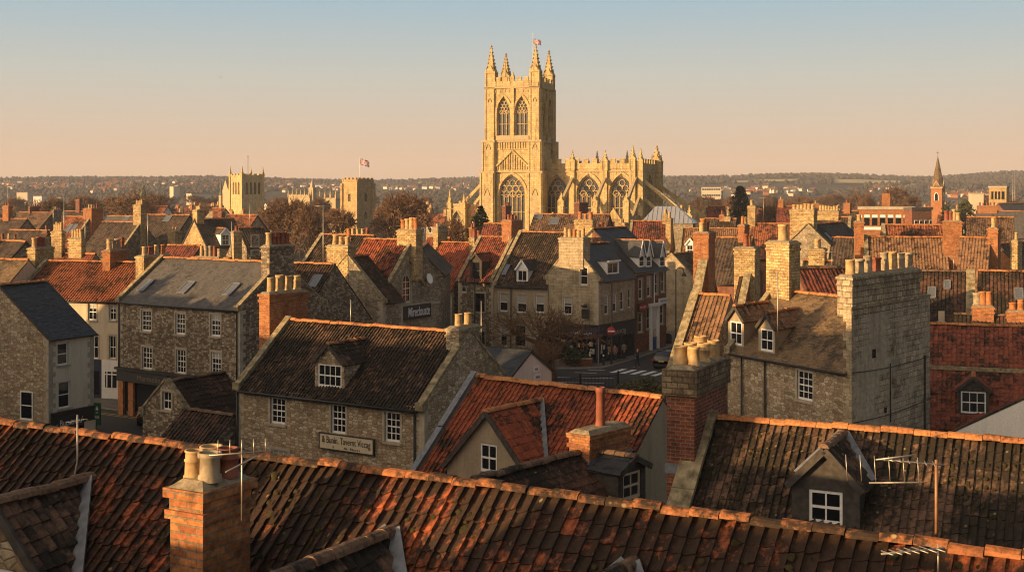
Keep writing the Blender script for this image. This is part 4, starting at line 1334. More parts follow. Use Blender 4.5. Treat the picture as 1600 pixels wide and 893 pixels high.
def battlement(mb, p0, p1, z, h, mat, mer=1.0, gap=.7, t=.35):
    p0, p1 = Vector(p0), Vector(p1); L = (p1 - p0).length; d = (p1 - p0) / L
    n = max(1, round(L / (mer + gap)))
    mb.bar((p0.x, p0.y, z + h * .3), (p1.x, p1.y, z + h * .3), t, h * .6, mat)
    for i in range(n):
        a = p0 + d * (L * (i + .5) / n - mer / 2); b = p0 + d * (L * (i + .5) / n + mer / 2)
        mb.bar((a.x, a.y, z + h * .8), (b.x, b.y, z + h * .8), t, h * .42, mat)
        mb.bar((a.x - d.x * .06, a.y - d.y * .06, z + h * 1.03), (b.x + d.x * .06, b.y + d.y * .06, z + h * 1.03), t * 1.35, h * .08, mat)


def union_flag(name, parent, loc, w, h, rz):
    """rippled flag, blue field with the white and red crosses modelled as stripes of faces"""
    B_, Rd, Wh = M['flag_blue'], M['flag_red'], M['flag_white']
    mb = MB(); nx, nz = 24, 16
    def P(i, j):
        u, v = i / nx, j / nz
        return (u * w, .10 * w * math.sin(u * 7 + v * 1.2) * u, -h + v * h - .28 * w * u * u + .02 * w * math.sin(u * 9))
    for i in range(nx):
        for j in range(nz):
            u, v = (i + .5) / nx * 2 - 1, (j + .5) / nz * 2 - 1
            d = min(abs(u - v), abs(u + v))
            m = B_
            if d < .22: m = Wh
            if d < .09: m = Rd
            if abs(u) < .17 or abs(v) < .28: m = Wh
            if abs(u) < .1 or abs(v) < .17: m = Rd
            mb.poly([P(i, j), P(i + 1, j), P(i + 1, j + 1), P(i, j + 1)], m, True)
    return mb.build(name, parent, loc, rz)


M['flag_blue'] = m_plain('flag_blue', (.03, .04, .14), .8); M['flag_red'] = m_plain('flag_red', (.33, .04, .04), .8); M['flag_white'] = m_plain('flag_white', (.55, .5, .46), .8)
G = M['gold']; GD = M['gold_dark']
TH = 18.0
K = thing('cathedral', 'golden limestone cathedral with one tall pinnacled tower and flying buttresses along its nave', 'cathedral', (5.4, 250, 0), -R(TH))


def gwall(mb, L, zb, zt, wins, fn, mat, fy):
    """wall in its own plane with pointed openings; wins: (x, z, w, hs, ri, lights)"""
    hs_ = [arch(w, hs, ri, 7, x, z) for x, z, w, hs, ri, l in wins]
    mb.holed([(0, zb), (L, zb), (L, zt), (0, zt)], hs_, fn, mat)
    for o in hs_:
        n = len(o)
        for i in range(n):
            p, q = o[i], o[(i + 1) % n]
            mb.poly([fn(*p), fn(*q), fy(*q), fy(*p)], mat)


def gwin(parent, x, z, w, hs, ri, lights, org, rz, b=.13, net=True):
    """window object: stone tracery with its dark glass as a child; org: plane origin"""
    mb = MB(); tracery(mb, w, hs, ri, lights, G, 0, b, .2, net)
    c, s_ = math.cos(rz), math.sin(rz)
    loc = (org[0] + c * x - s_ * .35, org[1] + s_ * x + c * .35, z)
    o = mb.build('tracery_window', parent, loc, rz)
    gb = MB(); gb.poly([(a, .12, zz) for a, zz in arch(w + .1, hs, ri + .05, 7)], M['leaded'])
    gb.build('window_pane', o)
    return o


M['leaded'] = m_plain('leaded_church_glass', (.05, .045, .04), .3, .5, .5, nscale=2.0)
# ---- tower
T = MB()
TW = [(-7.45, 27.5, 2.6, 4.6, 3.0, 3), (-3.75, 27.5, 2.6, 4.6, 3.0, 3), (-5.7, 9.0, 5.3, 6.9, 3.9, 6)]
sh = lambda ws, dx: [(x + dx, *r) for x, *r in ws]
gwall(T, 11.4, -.3, 38, sh(TW, 11.4), lambda a, z: (a - 11.4, .3, z), G, lambda a, z: (a - 11.4, .85, z))
TR = [(3.75, 27.5, 2.6, 4.6, 3.0, 3), (7.45, 27.5, 2.6, 4.6, 3.0, 3)]
gwall(T, 11.2, -.3, 38, TR, lambda a, z: (-.3, a, z), G, lambda a, z: (-.85, a, z))
T.poly([(-11.2, .3, -.3), (-11.2, 11.2, -.3), (-11.2, 11.2, 38), (-11.2, .3, 38)], G)
T.poly([(-11.2, 11.2, -.3), (-.3, 11.2, -.3), (-.3, 11.2, 38), (-11.2, 11.2, 38)], G)
T.poly([(-11.2, .3, 37.6), (-.3, .3, 37.6), (-.3, 11.2, 37.6), (-11.2, 11.2, 37.6)], GD)
T.box(-10.8, -.7, 1.0, 1.1, 0, 37, M['soot_dark'], ''); T.box(-1.15, -1.0, .7, 10.8, 0, 37, M['soot_dark'], '')  # near-black sheets painted in for the dark inside the tower
tw = T.build('tower_wall', K)
B = MB()
for cx in (-10.35, -1.15):
    for cy in (1.15, 10.35):
        ox, oy = (-1 if cx < -5 else 1), (-1 if cy < 5 else 1)
        for z0, z1, s, o in ((-.3, 20.4, 3.0, .35), (20.4, 26.5, 2.6, .2), (26.5, 37.0, 2.0, .05)):
            x, y = cx + ox * o, cy + oy * o
            B.box(x - s / 2, x + s / 2, y - s / 2, y + s / 2, z0, z1, G)
            B.box(x - s / 2 - .1, x + s / 2 + .1, y - s / 2 - .1, y + s / 2 + .1, z1 - .25, z1 + .12, GD)
            for e in (-1, 1):        # slim shafts on the faces give shadow lines
                B.box(x + e * s * .42 - .12, x + e * s * .42 + .12, y - s / 2 - .14, y - s / 2, z0, z1 - .3, G)
                B.box(x + s / 2, x + s / 2 + .14, y + e * s * .42 - .12, y + e * s * .42 + .12, z0, z1 - .3, G)
            # weathered offset and blind lancet
            zm = z0 + (z1 - z0) * .5
            if z0 < 0: zm = 12
            for k in range(2, 2 + 9):
                a = arch(s * .34, (z1 - zm) * .45, s * .42, 4, 0, zm)
                if k < len(a) - 1:
                    B.bar((x + a[k][0], y - s / 2 - .06, a[k][1]), (x + a[k + 1][0], y - s / 2 - .06, a[k + 1][1]), .12, .16, GD, (0, 1, 0))
            B.box(x - s * .14, x + s * .14, y - s / 2 - .012, y - s / 2 + .1, zm, zm + (z1 - zm) * .5, GD)
B.box(-5.9, -5.3, -.05, .5, 26.5, 36.8, G); B.box(-.5, .05, 5.3, 5.9, 26.5, 36.8, G)
B.build('buttress', K)
D = MB()
for z, t in ((20.4, .3), (26.4, .3), (37.0, .35)):
    D.box(-11.5, 0, 0, .35, z - t / 2, z + t / 2, GD); D.box(-.35, .0, 0, 11.4, z - t / 2, z + t / 2, GD)
for i in range(13):          # blind arcade under the belfry
    x = -8.9 + i * .53
    D.box(x - .09, x + .09, .12, .3, 24.9, 26.2, G)
D.box(-9, -2.4, .1, .32, 24.7, 24.9, G)
for i in range(5):
    D.box(-.3, -.12, 3.2 + i * 1.2, 3.4 + i * 1.2, 24.9, 26.2, G)
ax, az = -5.7, 24.6             # gable panel
for sx in (-1, 1): D.bar((ax + sx * 3.4, .15, 21.4), (ax, .15, az), .28, .35, G, (0, 1, 0))
for i in range(-6, 7):
    x = i * .5; zt = az - abs(x) * .94 - .35
    if zt > 21.2: D.box(ax + x - .08, ax + x + .08, .14, .3, 20.8, zt, G)
for x, z, w, hs, ri, l in TW: hood(D, w + .35, hs, ri + .2, G, lambda a, zz, x=x, z=z: (x + a, .22, z + zz), .26, .36)
for y, z, w, hs, ri, l in TR: hood(D, w + .35, hs, ri + .2, G, lambda a, zz, y=y, z=z: (-.22, y + a, z + zz), .26, .36)
for (x, z, w, hs, ri, l) in TW[:2]: D.box(x - 1.5, x + 1.5, .0, .5, 26.6, 27.5, GD)
for i in range(9): D.box(-9.4 + i * .95, -9.1 + i * .95, .2, .32, 36.0, 36.5, GD)
D.build('tower_carving', K)
P_ = MB()
battlement(P_, (-9.3, .25), (-2.1, .25), 37.2, 1.7, G, .9, .7); battlement(P_, (-.25, 2.2), (-.25, 9.4), 37.2, 1.7, G, .9, .7)
battlement(P_, (-9.3, 11.2), (-2.1, 11.2), 37.2, 1.7, G, .9, .7); battlement(P_, (-11.2, 2.2), (-11.2, 9.4), 37.2, 1.7, G, .9, .7)
P_.build('parapet', K)
for cx, cy, dz in ((-10.35, 1.15, 0), (-1.15, 1.15, 0), (-10.35, 10.35, -.6), (-1.15, 10.35, -.3)):
    q = MB(); pinnacle(q, cx, cy, 37, 1.75, 3.0, 5.2 + dz, G, 7); q.build('pinnacle', K)
q = MB(); pinnacle(q, -5.6, .25, 38.6, .6, .5, 1.0, G, 2); q.build('pinnacle', K)
q = MB(); q.tube([(-8.6, 5, 37), (-8.6, 5, 42.6)], [.12, .03], 5, M['black']); q.build('lightning_rod', K)
for x, z, w, hs, ri, l in TW: gwin(K, x, z, w, hs, ri, l, (0, .3), 0, .13 if l < 5 else .15)
for y, z, w, hs, ri, l in TR: gwin(K, y, z, w, hs, ri, l, (-.3, 0), math.pi / 2)
# ---- nave
N_ = MB(); NX = 19.1; NY = 4.0; ND = 16.0
NW = [(2.3 + .2, 10.6, 4.5, 5.4, 3.7, 5), (8.9, 10.6, 4.7, 5.4, 3.7, 5), (15.5, 10.6, 4.7, 5.4, 3.7, 5)]
gwall(N_, NX, -.3, 21, NW, lambda a, z: (a, NY, z), G, lambda a, z: (a, NY + .7, z))
EW = [(ND / 2, 9.6, 6.2, 5.6, 4.6, 5)]
gwall(N_, ND, -.3, 21, EW, lambda a, z: (NX, NY + a, z), G, lambda a, z: (NX - .7, NY + a, z))
N_.poly([(0, NY + ND, -.3), (NX, NY + ND, -.3), (NX, NY + ND, 21), (0, NY + ND, 21)], G)
N_.poly([(0, NY, 20.6), (NX, NY, 20.6), (NX, NY + ND, 20.6), (0, NY + ND, 20.6)], M['lead'])
N_.box(.2, NX - .8, NY + .95, NY + 1.05, 0, 20.5, M['soot_dark'], ''); N_.box(NX - 1.1, NX - 1.0, NY + 1.1, NY + ND - .5, 0, 20.5, M['soot_dark'], '')  # near-black sheets give the nave interior its darkness
N_.build('nave_wall', K)
q = MB()
battlement(q, (0, NY), (NX - .8, NY), 20.9, 1.9, G, 1.0, .75); battlement(q, (NX, NY + 1), (NX, NY + ND - 1), 20.9, 1.9, G, 1.3, 1.0)
battlement(q, (0, NY + ND), (NX, NY + ND), 20.9, 1.9, G, 1.0, .75)
q.box(0, NX + .1, NY - .2, NY, 20.35, 20.65, GD); q.box(NX, NX + .2, NY, NY + ND, 20.35, 20.65, GD)
q.build('nave_parapet', K)
q = MB()
for x, z, w, hs, ri, l in NW: hood(q, w + .4, hs, ri + .25, G, lambda a, zz, x=x, z=z: (x + a, NY - .1, z + zz), .3, .4)
q.build('nave_carving', K); q = MB()
for y, z, w, hs, ri, l in EW: hood(q, w + .4, hs, ri + .25, G, lambda a, zz, y=y, z=z: (NX + .1, NY + y + a, z + zz), .3, .4)
q.build('nave_carving', K)
for x, z, w, hs, ri, l in NW: gwin(K, x, z, w, hs, ri, l, (0, NY), 0, .16)
for y, z, w, hs, ri, l in EW: gwin(K, y, z, w, hs, ri, l, (NX, NY), math.pi / 2, .2)
for x in (5.6, 12.2):
    q = MB(); q.box(x - .45, x + .45, NY - .5, NY, -.3, 20.6, G); pinnacle(q, x, NY - .1, 20.6, .95, 1.9, 1.9, G, 4); q.build('nave_pinnacle', K)
for x, y, s, a, b in ((17.7, NY - .1, 1.2, 2.3, 2.4), (19.2, NY + .2, 1.0, 1.9, 2.3), (19.2, NY + ND - .4, 2.2, 2.0, 3.0), (6.5, NY + ND, 1.1, 1.4, 2.8), (12.9, NY + ND, 1.1, 1.4, 2.8)):
    q = MB(); q.box(x - s * .5, x + s * .5, y - s * .5, y + s * .5, -.3, 20.6, G); pinnacle(q, x, y, 20.6, s * .85, a, b, G, 4, 8); q.build('nave_pinnacle', K)


def flyer(p0, p1, t=.5, th=.75, pier=None, pz=0.0):
    """half arch from the wall p0 down to the pier p1"""
    q = MB(); p0, p1 = Vector(p0), Vector(p1); d = p1 - p0
    n = 7
    up = Vector((0, 0, 1))
    hd = Vector((d.x, d.y, 0)).normalized(); sd = Vector((-hd.y, hd.x, 0)) * t / 2
    tops, bots = [], []
    for i in range(n + 1):
        u = i / n
        a = p0 + d * u
        tops.append(a); bots.append(a - up * (th + .9 * (u ** 2.2)))
    for i in range(n):
        for sgn in (-1, 1):
            q.poly([tops[i] + sd * sgn, tops[i + 1] + sd * sgn, bots[i + 1] + sd * sgn, bots[i] + sd * sgn], G)
        q.poly([tops[i] - sd, tops[i] + sd, tops[i + 1] + sd, tops[i + 1] - sd], GD)
        q.poly([bots[i] - sd, bots[i] + sd, bots[i + 1] + sd, bots[i + 1] - sd], G)
    if pier:
        x, y = p1.x, p1.y; s = pier
        q.box(x - s * .5, x + s * .5, y - s * .7, y + s * .7, -.3, p1.z - 1.2, G)
        pinnacle(q, x, y, p1.z - 1.2, s * .9, 1.0, pz or 1.6, G, 3)
    q.build('flying_buttress', K)


for x in (5.6, 12.2, 18.3): flyer((x, NY - .3, 19.4), (x, NY - 8.2, 14.9), .5, .7, 1.1, .01 + 1.5)
flyer((18.9, NY - .3, 15.4), (18.9, NY - 7.2, 11.2), .5, .7, 1.0)
for z0, z1, x1, y in ((18.4, 13.9, -17.0, 1.0), (16.4, 12.4, -15.6, 1.3), (14.2, 10.6, -15.8, 1.6)): flyer((-12.3, y, z0), (x1, y, z1), .5, .7)
for z0, z1, y, x1 in ((18.2, 11.8, NY + ND - 1.5, 29.0), (14.4, 9.8, NY + 9.5, 30.5), (12.2, 8.8, NY + 12, 32)): flyer((NX + .8, y, z0), (x1, y, z1), .6, .9, 1.1)
for z0, z1, x1 in ((19.0, 12.0, 28.5), (15.6, 9.6, 26.5)): flyer((NX + .5, NY + 1.2, z0), (x1, NY + 1.2, z1), .6, .8, 1.2, 1.8)
q = MB()          # chapel that takes the left flyers
gwall(q, 3.4, -.3, 14, [(1.7, 8.5, 1.7, 2.4, 1.6, 2)], lambda a, z: (a - 18.9, -.2, z), G, lambda a, z: (a - 18.9, .3, z))
q.box(-18.9, -15.5, .35, 3.4, -.3, 14, G, ''); q.box(-19.0, -15.4, -.3, 3.4, 13.7, 14.1, GD)
for x, s, b in ((-18.7, .8, 2.6), (-15.7, .7, 1.9)): pinnacle(q, x, -.1, 13.2, s, 1.0, b, G, 3)
for x in (-18.7, -15.7): q.box(x - .45, x + .45, -.6, .3, -.3, 13, G)
hood(q, 1.9, 2.4, 1.7, G, lambda a, z: (-17.2 + a, -.25, 8.5 + z), .18, .25)
q.build('side_chapel', K)
gwin(K, -17.2, 8.5, 1.7, 2.4, 1.6, 2, (0, -.2), 0, .12, False)
q = MB()          # low aisle with gabled bays
AW = [(3.4, 5.5, 1.5, 2.2, 1.5, 2), (7.2, 5.5, 1.5, 2.2, 1.5, 2), (10.4, 5.5, 1.5, 2.2, 1.5, 2), (15.4, 6.5, 2.0, 2.6, 1.9, 2)]
gwall(q, NX, -.3, 11.2, AW, lambda a, z: (a, NY - 6.5, z), G, lambda a, z: (a, NY - 6.1, z))
q.poly([(0, NY - 6.5, 11.2), (NX, NY - 6.5, 11.2), (NX, NY, 12.0), (0, NY, 12.0)], M['lead'])
q.poly([(NX, NY - 6.5, -.3), (NX, NY, -.3), (NX, NY, 12.0), (NX, NY - 6.5, 11.2)], G)
q.box(-.1, NX + .1, NY - 6.7, NY - 6.5, 10.9, 11.3, GD)
for x in (3.4, 10.4, 15.4):
    w = 1.7 if x > 15 else 1.3; hg = 13.4 if x > 15 else 12.6
    q.mesh([(x - w, NY - 6.7, 10.8), (x + w, NY - 6.7, 10.8), (x, NY - 6.7, hg), (x - w, NY - 6.1, 10.8), (x + w, NY - 6.1, 10.8), (x, NY - 6.1, hg)], [(0, 1, 2), (3, 4, 5), (0, 2, 5, 3), (1, 4, 5, 2)], G)
q.box(.2, NX - .3, NY - 5.6, NY - 5.5, 0, 11, M['soot_dark'])  # near-black sheet for the dark behind the aisle windows
q.build('aisle', K)
for x, z, w, hs, ri, l in AW: gwin(K, x, z, w, hs, ri, l, (0, NY - 6.5), 0, .12, False)
fl = thing('flagpole', 'slim white flagpole with small union flag on the cathedral tower top', 'flagpole', (0, 0, 0))
pt = at(833, 100, 255)
fl.location = (pt.x, pt.y, 37.6)
q = MB(); q.tube([(0, 0, 0), (0, 0, 10.2)], [.07, .04], 6, M['white']); q.lathe((0, 0, 10.2), [(0, 0), (.14, .12), (0, .26)], 6, M['white']); q.build('pole', fl)
union_flag('flag', fl, (0, 0, 9.3), 1.6, 1.0, R(-12))


# ================================================================== OTHER TOWERS
def tower(name, label, px, Y, th, W, ztop, bat, pins, wins, mat=G, strings=(), cat='church tower'):
    """square tower; px: column of its nearest corner"""
    p = at(px, 300, Y)
    o = thing(name, label, cat, (p.x, p.y, 0), -R(th))
    q = MB()
    q.box(-W, 0, 0, W, -.3, ztop, mat)
    for z in strings: q.box(-W - .12, .12, -.12, W + .12, z - .12, z + .12, GD)
    for cx in (-W, 0):
        for cy in (0, W):
            q.box(cx - .45, cx + .45, cy - .45, cy + .45, -.3, ztop + (.0 if pins else -.6), mat)
    q.build('wall', o)
    b = MB()
    for e0, e1 in (((-W, 0), (0, 0)), ((0, 0), (0, W)), ((-W, W), (0, W)), ((-W, 0), (-W, W))): battlement(b, e0, e1, ztop, bat, mat, W / 7, W / 9, .4)
    b.build('parapet', o)
    for cx in (-W, 0):
        for cy in (0, W):
            if pins:
                c = MB(); pinnacle(c, cx, cy, ztop, .9, 1.2, pins, mat, 3); c.build('pinnacle', o)
    for side, a, z, w, hs in wins:
        c = MB(); op = arch(w, hs, w * .8, 5)
        if side == 'F':
            c.mesh([(a + x, -.03, z + zz) for x, zz in op], [tuple(range(len(op)))], M['soot_dark']); hood(c, w, hs, w * .8, mat, lambda u, zz: (a + u, -.06, z + zz), .14, .2)  # opening is a flat near-black face, its inner dark put into the colour
            c.box(a - .05, a + .05, -.1, -.02, z, z + hs, mat)
        else:
            c.mesh([(.03, a + x, z + zz) for x, zz in op], [tuple(range(len(op)))], M['soot_dark']); hood(c, w, hs, w * .8, mat, lambda u, zz: (.06, a + u, z + zz), .14, .2)  # same near-black face for the side opening
            c.box(.02, .1, a - .05, a + .05, z, z + hs, mat)
        c.build('belfry_window', o)
    return o


mt = tower('minster_tower', 'far pale minster tower with spiky corner pinnacles left of the flag tower', 378.5, 520, 48, 9.6, 22.6, 1.2, 3.0,
           [('F', -7, 15.5, 1.0, 4.2), ('F', -4.9, 15.5, 1.0, 4.2), ('F', -2.8, 15.5, 1.0, 4.2)] + [('R', y, 15.5, 1.0, 4.2) for y in (2.0, 3.9, 5.8, 7.7)], mat=M['gold'], strings=(13.6, 21.6))
q = MB(); q.tube([(-4, 5, 22), (-4, 5, 31.5)], .09, 4, M['black']); q.bar((-4.6, 5, 31), (-3.4, 5, 31), .1, .1, M['black']); q.build('mast', mt)
p = at(352, 300, 535)
o = thing('minster_nave', 'two slim grey spires and a gable standing just left of the far minster tower', 'church', (p.x, p.y, 0), -R(48))
q = MB(); q.box(-3, 3, 0, 6, -.3, 16, GD); q.mesh([(-3, 0, 16), (3, 0, 16), (0, 0, 21.5), (-3, 6, 16), (3, 6, 16), (0, 6, 21.5)], [(0, 1, 2), (3, 4, 5), (0, 2, 5, 3), (1, 4, 5, 2)], GD); q.build('gable', o)
for x, y, z in ((-3.2, 0, 20), (3.4, .4, 22.5)):
    q = MB(); q.box(x - .8, x + .8, y - .8, y + .8, 0, z - 5, GD); q.lathe((x, y, z - 5), [(1.0, 0), (.05, 5.5)], 6, M['slate']); q.build('spire', o)
ft = tower('flag_tower', 'square crenellated stone tower flying a union flag left of the cathedral', 558, 380, 41, 6.6, 19.6, 1.0, 0,
           [('F', -3.4, 13.6, .9, 1.7), ('R', 3.4, 13.6, .9, 1.7), ('F', -3.3, 8.4, .9, 1.5), ('R', 3.3, 8.4, .9, 1.5)], M['stack_tan'], (13.0, 19.2))
fp = thing('flagpole', 'flagpole with larger union flag on the square crenellated tower', 'flagpole', at(562, 300, 384))
fp.location.z = 19.5
q = MB(); q.tube([(0, 0, 0), (0, 0, 7.2)], [.09, .05], 6, M['white']); q.build('pole', fp)
union_flag('flag', fp, (0, 0, 6.9), 3.0, 1.9, R(-15))
p = at(470, 300, 600)
o = thing('spiky_college', 'far golden roofline bristling with small pinnacles and one dark spire', 'church', (p.x, p.y, 0), -R(25))
q = MB(); q.box(-7, 5, 0, 4, -.3, 14.4, GD); battlement(q, (-7, 0), (5, 0), 14.4, .9, GD, .6, .5); q.build('wall', o)
for i in range(6):
    q = MB(); pinnacle(q, -7 + i * 2.3, 0, 14.0, .5, 1.4, 2.6, G, 2); q.build('pinnacle', o)
q = MB(); q.box(3.6, 6.2, 1, 3.6, 0, 18.5, GD); q.lathe((4.9, 2.3, 18.4), [(1.5, 0), (.05, 4.2)], 6, GD, False); q.build('spire', o)
p = at(508, 300, 620)
o = thing('stone_hall', 'far dark hall with stubby pinnacles right of the spiky golden roofline', 'hall', (p.x, p.y, 0), -R(25))
q = MB(); q.box(-3, 6, 0, 5, -.3, 13.6, GD); q.build('wall', o)
for i in range(4):
    q = MB(); pinnacle(q, -3 + i * 3, 0, 13.2, .6, 2.0, 2.0, G, 2); q.build('pinnacle', o)

p = at(1472, 300, 420)
o = thing('spired_church', 'red brick church tower with tall grey spire and cross near the right edge', 'church', (p.x, p.y, 0), -R(32))
q = MB(); w = 3.6; q.box(-w, 0, 0, w, -.3, 17.9, M['brick_or']); q.box(-w - .15, .15, -.15, w + .15, 17.7, 18.1, M['dress'])
q.build('tower_wall', o)
q = MB(); q.lathe((-w / 2, w / 2, 18.1), [(w * .70, 0), (w * .54, .8), (.05, 10.2)], 8, M['slate_br'], False, .5); q.build('spire', o)
q = MB(); q.tube([(-w / 2, w / 2, 28.2), (-w / 2, w / 2, 30.0)], .06, 5, M['black']); q.bar((-w / 2 - .45, w / 2, 29.4), (-w / 2 + .45, w / 2, 29.4), .1, .1, M['black']); q.build('cross', o)
for a, rz, pos in ((0, 0, (-w / 2, -.02)), (1, math.pi / 2, (.02, w / 2))):
    c = MB(); op = arch(1.0, 1.6, .9, 5); c.mesh([(x, 0, z) for x, z in op], [tuple(range(len(op)))], M['soot_dark']); hood(c, 1.0, 1.6, .9, M['white'], lambda u, z: (u, -.05, z), .22, .15)  # belfry opening painted near-black to stand for the dark within
    c.build('belfry_window', o, (pos[0], pos[1], 13.6), rz)
    c = MB(); c.mesh([(-1.1, 0, 0), (1.1, 0, 0), (0, 0, 1.9)], [(0, 1, 2)], M['brick_or']); c.bar((-1.2, -.05, -.05), (0, -.05, 2.0), .2, .2, M['dress'], (0, 1, 0)); c.bar((1.2, -.05, -.05), (0, -.05, 2.0), .2, .2, M['dress'], (0, 1, 0))
    c.build('gablet', o, (pos[0] + (0.06 if a else 0), pos[1] - (0 if a else .06), 18.1), rz)
# green copper cupola
p = at(223, 300, 420)
o = thing('copper_cupola', 'small green copper cupola rising between bare trees at left', 'cupola', (p.x, p.y, 0), 0)
mcu = m_plain('verdigris_copper', (.10, .15, .095), .7, .35)
q = MB(); q.box(-1.6, 1.6, -1.6, 1.6, -.3, 13.4, M['brick_rd']); q.build('base_tower', o)
q = MB(); q.lathe((0, 0, 13.4), [(1.3, 0), (1.3, .3), (.95, .35), (.95, 2.3), (1.25, 2.4), (1.1, 3.0), (.55, 4.0), (.2, 4.6), (.05, 6.4)], 8, mcu, False); q.build('cupola_roof', o)
# ================================================================== GROUND, HILLS
CREST = [(-1500, 282), (-400, 283), (0, 284), (60, 283), (150, 281), (250, 280), (330, 279), (440, 281), (560, 284), (650, 284.5), (760, 283), (1050, 280), (1150, 277), (1260, 274), (1340, 275), (1400, 277.5), (1460, 279), (1520, 276.5), (1570, 274), (1640, 273), (2000, 276), (3000, 280)]
CX, CY = np.array([c[0] for c in CREST]), np.array([c[1] for c in CREST])


def hz(x, y):
    """height of the terrain"""
    if y < 850: return 0.0
    px = 800 + F * x / y
    zc = H0 + (HY - float(np.interp(px, CX, CY))) * 2600 / F
    u = min(1.0, (y - 850) / (2600 - 850)); u = u * u * (3 - 2 * u)
    z = zc * u + 2.2 * u * (math.sin(x * .006 + y * .003) + .6 * math.sin(x * .017 - y * .011))
    if y > 2600: z -= (y - 2600) * .02
    return z


def hill(px, py):
    """point of the terrain seen at that pixel"""
    Y = 860
    while Y < 2700:
        p = at(px, py, Y)
        if hz(p.x, p.y) >= p.z: return p
        Y += 12
    p = at(px, py, 2600); p.z = hz(p.x, p.y); return p


def m_ground():
    g = NT('ground_cover')
    ob = g.obj()
    n1 = g.noise(ob, .008, 4.0, .6); n2 = g.noise(ob, .05, 5.0, .7); n3 = g.noise(ob, 1.5, 4.0)
    far = g.mix(g.rng(n1, .42, .6), (.045, .042, .028), (.085, .073, .045))
    far = g.mix(g.rng(n2, .45, .62), far, (.03, .024, .016))
    near = g.mix(g.rng(n3, .35, .65), (.045, .041, .036), (.062, .056, .048))
    y = g.n('SeparateXYZ', 1, None, i0=ob)
    return g.done(g.mix(g.rng(y, 240, 330), near, far), .95, n3, .02, .5, .1)


mb = MB()
xs = np.concatenate([np.arange(-4200, -600, 120), np.arange(-600, 600, 100), np.arange(600, 4201, 120)])
ys = np.concatenate([[-300, -100, 0, 100, 200, 400, 600, 800], np.arange(860, 2601, 58), np.arange(2680, 3300, 120)])
vs = [(x, y, hz(x, y) + (0)) for y in ys for x in xs]
nx = len(xs)
fs = [(j * nx + i, j * nx + i + 1, (j + 1) * nx + i + 1, (j + 1) * nx + i) for j in range(len(ys) - 1) for i in range(nx - 1)]
mb.mesh(vs, fs, m_ground(), True)
tag(mb.build('ground'), kind='structure')


def drape(name, pix, mat, dz=.6, n=10):
    """field lying on the hillside, outline in photo pixels: left, right, and rows top/bottom"""
    (xl, xr, yt, yb) = pix
    mb = MB()
    a, b = hill((xl + xr) / 2, yb).y, hill((xl + xr) / 2, yt).y
    P = []
    for j in range(n + 1):
        Y = a + (b - a) * j / n
        row = []
        for i in range(n + 1):
            u = xl + (xr - xl) * i / n + 14 * math.sin(j * 1.7 + xl)
            x = (u - 800) / F * Y
            row.append((x, Y, hz(x, Y) + dz))
        P.append(row)
    for j in range(n):
        for i in range(n):
            mb.poly([P[j][i], P[j][i + 1], P[j + 1][i + 1], P[j + 1][i]], mat, True)
    return tag(mb.build(name), kind='structure')


mf1 = m_plain('stubble_field', (.46, .36, .17), .95, .25, .1, nscale=.02)
for k, q in enumerate(((1180, 1248, 280.5, 284), (1300, 1418, 281.5, 287), (1420, 1440, 288, 292), (95, 150, 296, 299), (1100, 1180, 283, 286))): drape('field', q, mf1)

# woods on the hills: one mass
mw = NT('hill_wood')
tt = mw.n('Attribute', 'Fac', dict(attribute_name='tint'))
mw = mw.done(mw.mix(tt, (.033, .031, .025), (.08, .064, .05)), .95, None, spec=.1)
WV, WF = [], []
rw = random.Random(3)
mb = MB()


def blob(mb, x, y, z, r, h, mat, rr, f=0):
    vs = []
    for k, (q, zz) in enumerate(((.75, .0), (1.0, .4), (.6, .8))):
        for i in range(6):
            w = 2 * math.pi * (i + k * .5) / 6
            s = r * q * rr.uniform(.75, 1.25)
            vs.append((x + s * math.cos(w), y + s * math.sin(w), z + h * (zz + rr.uniform(-.06, .06))))
    vs.append((x, y, z + h * rr.uniform(.95, 1.1)))
    fs = []
    for k in range(2):
        for i in range(6):
            j = (i + 1) % 6
            fs += [(k * 6 + i, k * 6 + j, k * 6 + 6 + j, k * 6 + 6 + i)]
    fs += [(12 + i, 12 + (i + 1) % 6, 18) for i in range(6)]
    mb.mesh(vs, fs, mat, False, min(1, max(0, .5 + .22 * f * math.sin(y * .02 + x * .013) + rr.gauss(0, .18))))


FIELDS = ((1180, 1248, 280.5, 284), (1300, 1418, 281.5, 287), (1420, 1440, 288, 292))
n = 0
while n < 15000:
    y = 880 + 1780 * rw.random() ** .8
    px = rw.uniform(-200, 1800); x = (px - 800) / F * y
    f = math.sin(x * .011 + 1) + math.sin(y * .017 + x * .004) + .8 * math.sin(x * .03 - y * .02)
    if y < 2420 and f < rw.uniform(-1.0, 1.4): continue
    z = hz(x, y); py = HY - (z - H0) / y * F
    if any(a < px < b and c - 1.0 < py < d + 1.2 for a, b, c, d in FIELDS): continue
    h = rw.uniform(3.5, 7.5) if y < 2420 else rw.choice([rw.uniform(3, 5), rw.uniform(4, 8)])
    blob(mb, x, y, z - .8, rw.uniform(2.2, 5.2), h, mw, rw, f); n += 1
tag(mb.build('far_wood'), kind='stuff')

